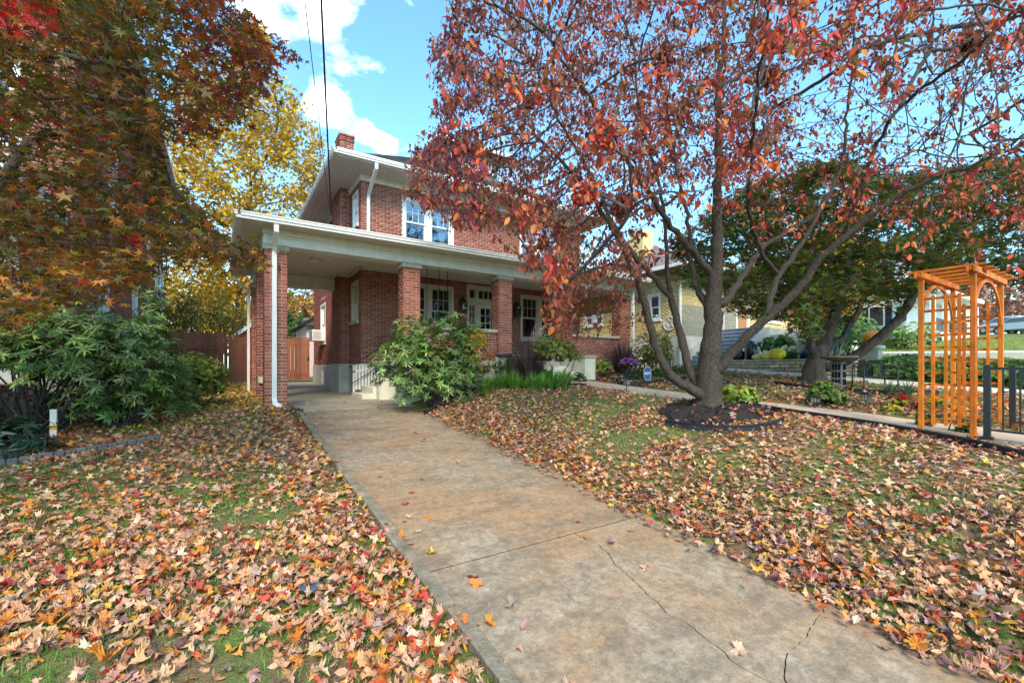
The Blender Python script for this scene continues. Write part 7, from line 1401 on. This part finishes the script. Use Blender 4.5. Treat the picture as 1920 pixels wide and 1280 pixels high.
litter(1500, 0.6, 1.22, 0.2, 9.6, lambda x, y: 0.4 + 0.5 * (vnoise(x, y, 1.1, 8) > 0.45), mixp(.46, .30, .15, .07, .02), 0.1, (0.042, 0.086), lift=0.03)
litter(5000, -2.0, 1.0, 9, 21, lambda x, y: 0.9 * np.ones_like(x), mixp(.35, .12, .02, .02, .5), 0.15, (0.05, 0.09))
def dr(x, y):
    q = vnoise(x, y, 0.7, 31) * 0.5 + vnoise(x, y, 1.9, 32) * 0.5; d = np.clip((q - 0.28) * 3.2, 0.12, 0.95); e = np.clip(1 - (x - 3.7) / 1.0, 0, 1); d = np.maximum(d, e * (0.75 + 0.25 * (y < 3.5))); far = np.clip((y - 3) / 3, 0, 1); d = np.where((y > 5.0) & (x > 4.5) & (x < 6.4), d * 0.5, d); d = np.where((y < 3.2) & (x > 4.8), d * 0.7, d); return np.clip(d, 0, 1)
litter(30000, 3.45, 7.35, -0.5, 9.2, dr, mixp(.68, .12, .06, .13, .01), 0.38, (0.04, 0.08), lambda x, y: ~in_beds(x, y) & ~onpath(x, y) & (x > 3.62 + 0.16 * np.sin(y * 2.3) * np.sin(y * 5.1)))
litter(2800, 3.4, 4.1, -0.6, 8.8, lambda x, y: np.clip(0.75 - np.abs(x - 3.8) * 1.2, 0, 1), mixp(.52, .24, .10, .13, .01), 0.25, (0.042, 0.086), lift=0.035)
litter(420, 5.6, 7.6, 3.4, 5.2, lambda x, y: 0.25 + 0.5 * (y < 3.9), mixp(.3, .12, .15, .42, .01), 0.6, (0.05, 0.09), lambda x, y: in_beds(x, y), lift=0.05)
litter(11000, 8.5, 12.6, 0.3, 9.8, lambda x, y: np.clip(vnoise(x, y, 0.8, 41) * 1.5, 0.15, 0.9), mixp(.54, .10, .09, .26, .01), 0.5, (0.055, 0.10), lambda x, y: ~onpath(x, y))
litter(60, 7.0, 8.7, 1.5, 9.0, lambda x, y: np.ones_like(x) * 0.8, mixp(.4, .2, .2, .2, 0), 0.5, (0.05, 0.08), lift=0.03)
litter(900, -3.2, -0.4, 6.5, 10.2, lambda x, y: 0.9 * (y > 7.4 - 0.1 * x), mixp(.25, .4, .1, .2, .05), 0.3, (0.05, 0.09))
litter(800, 14, 26, -3, 8, lambda x, y: 0.5 * np.ones_like(x), mixp(.5, .2, .1, .2, 0), 0.5, (0.06, 0.1))
# leaves lying on the bare driveway
def drive_leaves(n):
    x = R.uniform(1.3, 3.6, n); y = R.uniform(0.6, 12.5, n); k = R.random(n) < np.where(y > 5.5, 0.8, 0.5) * np.where((x < 1.6) | (x > 3.35), 1, 0.35); x, y = x[k], y[k]; m = len(x); LF['p'].append(np.stack([x, y, np.array([drv(q) for q in y]) + 0.016], 1)); LF['c'].append(pal(ALL, m, mixp(.42, .2, .2, .15, .03))); LF['t'].append(np.where(R.random(m) < 0.35, R.integers(8, 11, m), R.integers(0, 8, m))); LF['s'].append(R.uniform(0.04, 0.085, m))
drive_leaves(230)
for (u, v, cix, s_) in ((1384, 1223, 1, 0.10), (805, 970, 5, 0.085), (765, 970, 1, 0.07), (785, 998, 1, 0.06), (760, 945, 9, 0.08), (772, 925, 9, 0.07), (920, 1170, 8, 0.10), (885, 1085, 9, 0.09), (1082, 980, 10, 0.05), (892, 1098, 5, 0.09), (790, 900, 12, 0.06)):
    x, y = dpx(u, v); LF['p'].append(np.array([[x, y, drv(y) + 0.012]])); LF['c'].append(np.array([ALL[cix]])); LF['t'].append(np.array([0])); LF['s'].append(np.array([s_]))
p = np.concatenate(LF['p']); c = np.concatenate(LF['c']); t = np.concatenate(LF['t']); s = np.concatenate(LF['s']); n = len(p); LOG.append(('fallen', n))
nu = R.normal(0, 0.36, (n, 3)); nu[:, 2] = 1; fl = R.random(n) < 0.25; nu[fl, :2] *= 3; flip = R.random(n) < 0.4; nu[flip] *= -1; ax = rdir(n); ax[:, 2] *= 0.3; Mx = orient(ax, nu); low_ = (np.abs(s * 0.0) + 0.35 * s) * np.linalg.norm(nu[:, :2], axis=1) * 0.6
drv_m = (p[:, 0] > 1.27) & (p[:, 0] < 3.55); Mx[drv_m] = orient(ax[drv_m], np.array([0, 0, 1.0]) + R.normal(0, 0.12, (int(drv_m.sum()), 3))); p[:, 2] += np.where(drv_m, 0.0, np.minimum(low_, 0.025))
u_, v_, z_ = prj(p); inv = (u_ > 0) & (u_ < 1920) & (v_ < 1280); score = s / z_ * inv + drv_m * inv * 0.0; ordr = np.argsort(-score); big = ordr[:300]; rest = ordr[300:]
T_lit += [star(5, 0.42, 0.15), star(5, 0.45, -0.12)]; far_ = (z_ > 3.9) & (t < 8); t = np.where(far_, R.integers(11, 13, n), t); s = np.where(far_, s * 0.80, s)
scatter('leaf_litter', T_lit, t[rest], p[rest], Mx[rest], s[rest] * 1.0, c[rest], M_dry, kind='stuff')['label'] = 'carpet of tan, orange and red fallen leaves over the lawns'
nc = 16000; x = np.concatenate([R.uniform(-3.5, 1.2, nc // 2), R.uniform(3.35, 6.5, nc // 2)]); y = R.uniform(0.2, 8.5, nc); kk = R.random(nc) < np.where((x > 1.2) & (x < 3.7), np.clip((x - 3.3) * 2.0, 0, 1), 0.9); x, y = x[kk], y[kk]; nc = len(x); ax = rdir(nc); ax[:, 2] *= 0.4; up_ = R.normal(0, 0.4, (nc, 3)); up_[:, 2] = 1
scatter('leaf_crumbs', [([(-.5, -.3, 0), (.4, -.4, .1), (.5, .35, 0), (-.3, .4, .12)], [(0, 1, 2), (0, 2, 3)])], np.zeros(nc, int), np.stack([x, y, G(x, y) + 0.012 + np.where((x > 3.2) & (x < 3.75), 0.012, 0)], 1), orient(ax, up_), R.uniform(0.012, 0.035, nc), pal(PUR + [(0.25, 0.15, 0.09), (0.33, 0.2, 0.12), (0.12, 0.07, 0.045)], nc), M_dry, kind='stuff')['label'] = 'broken brown leaf crumbs and soil litter under the fallen leaves'
def cname(q):
    r_, g_, b_ = q
    if r_ > 0.4 and g_ > 0.36 and b_ < 0.13: return 'yellow'
    if g_ / r_ > 0.5: return 'pale tan' if r_ > 0.57 else ('tan' if r_ > 0.48 else ('light brown' if r_ > 0.36 else 'dull brown'))
    if g_ / r_ > 0.3 and r_ > 0.4: return 'orange'
    if g_ / r_ < 0.27 and r_ > 0.25: return 'red'
    return 'purple-brown'
outl = single_leaves('fallen_leaf', T_lit, t[big], p[big], Mx[big], s[big], c[big], M_dry, None, 40)
for (o, ci, cc_), i in zip(outl, big):
    wh_ = 'on the bare driveway' if drv_m[i] else ('on the left lawn' if p[i][0] < 1.2 else 'on the lawn right of the driveway'); shp = 'oval' if 8 <= t[i] < 11 else ('small maple' if t[i] >= 11 else ('curled maple' if t[i] in (3, 4, 5, 7) else 'maple'))
    tag(o, f'{cname(cc_)} fallen {shp} leaf lying {wh_}', 'leaf', f'{cname(cc_)} {shp} leaves {wh_}')
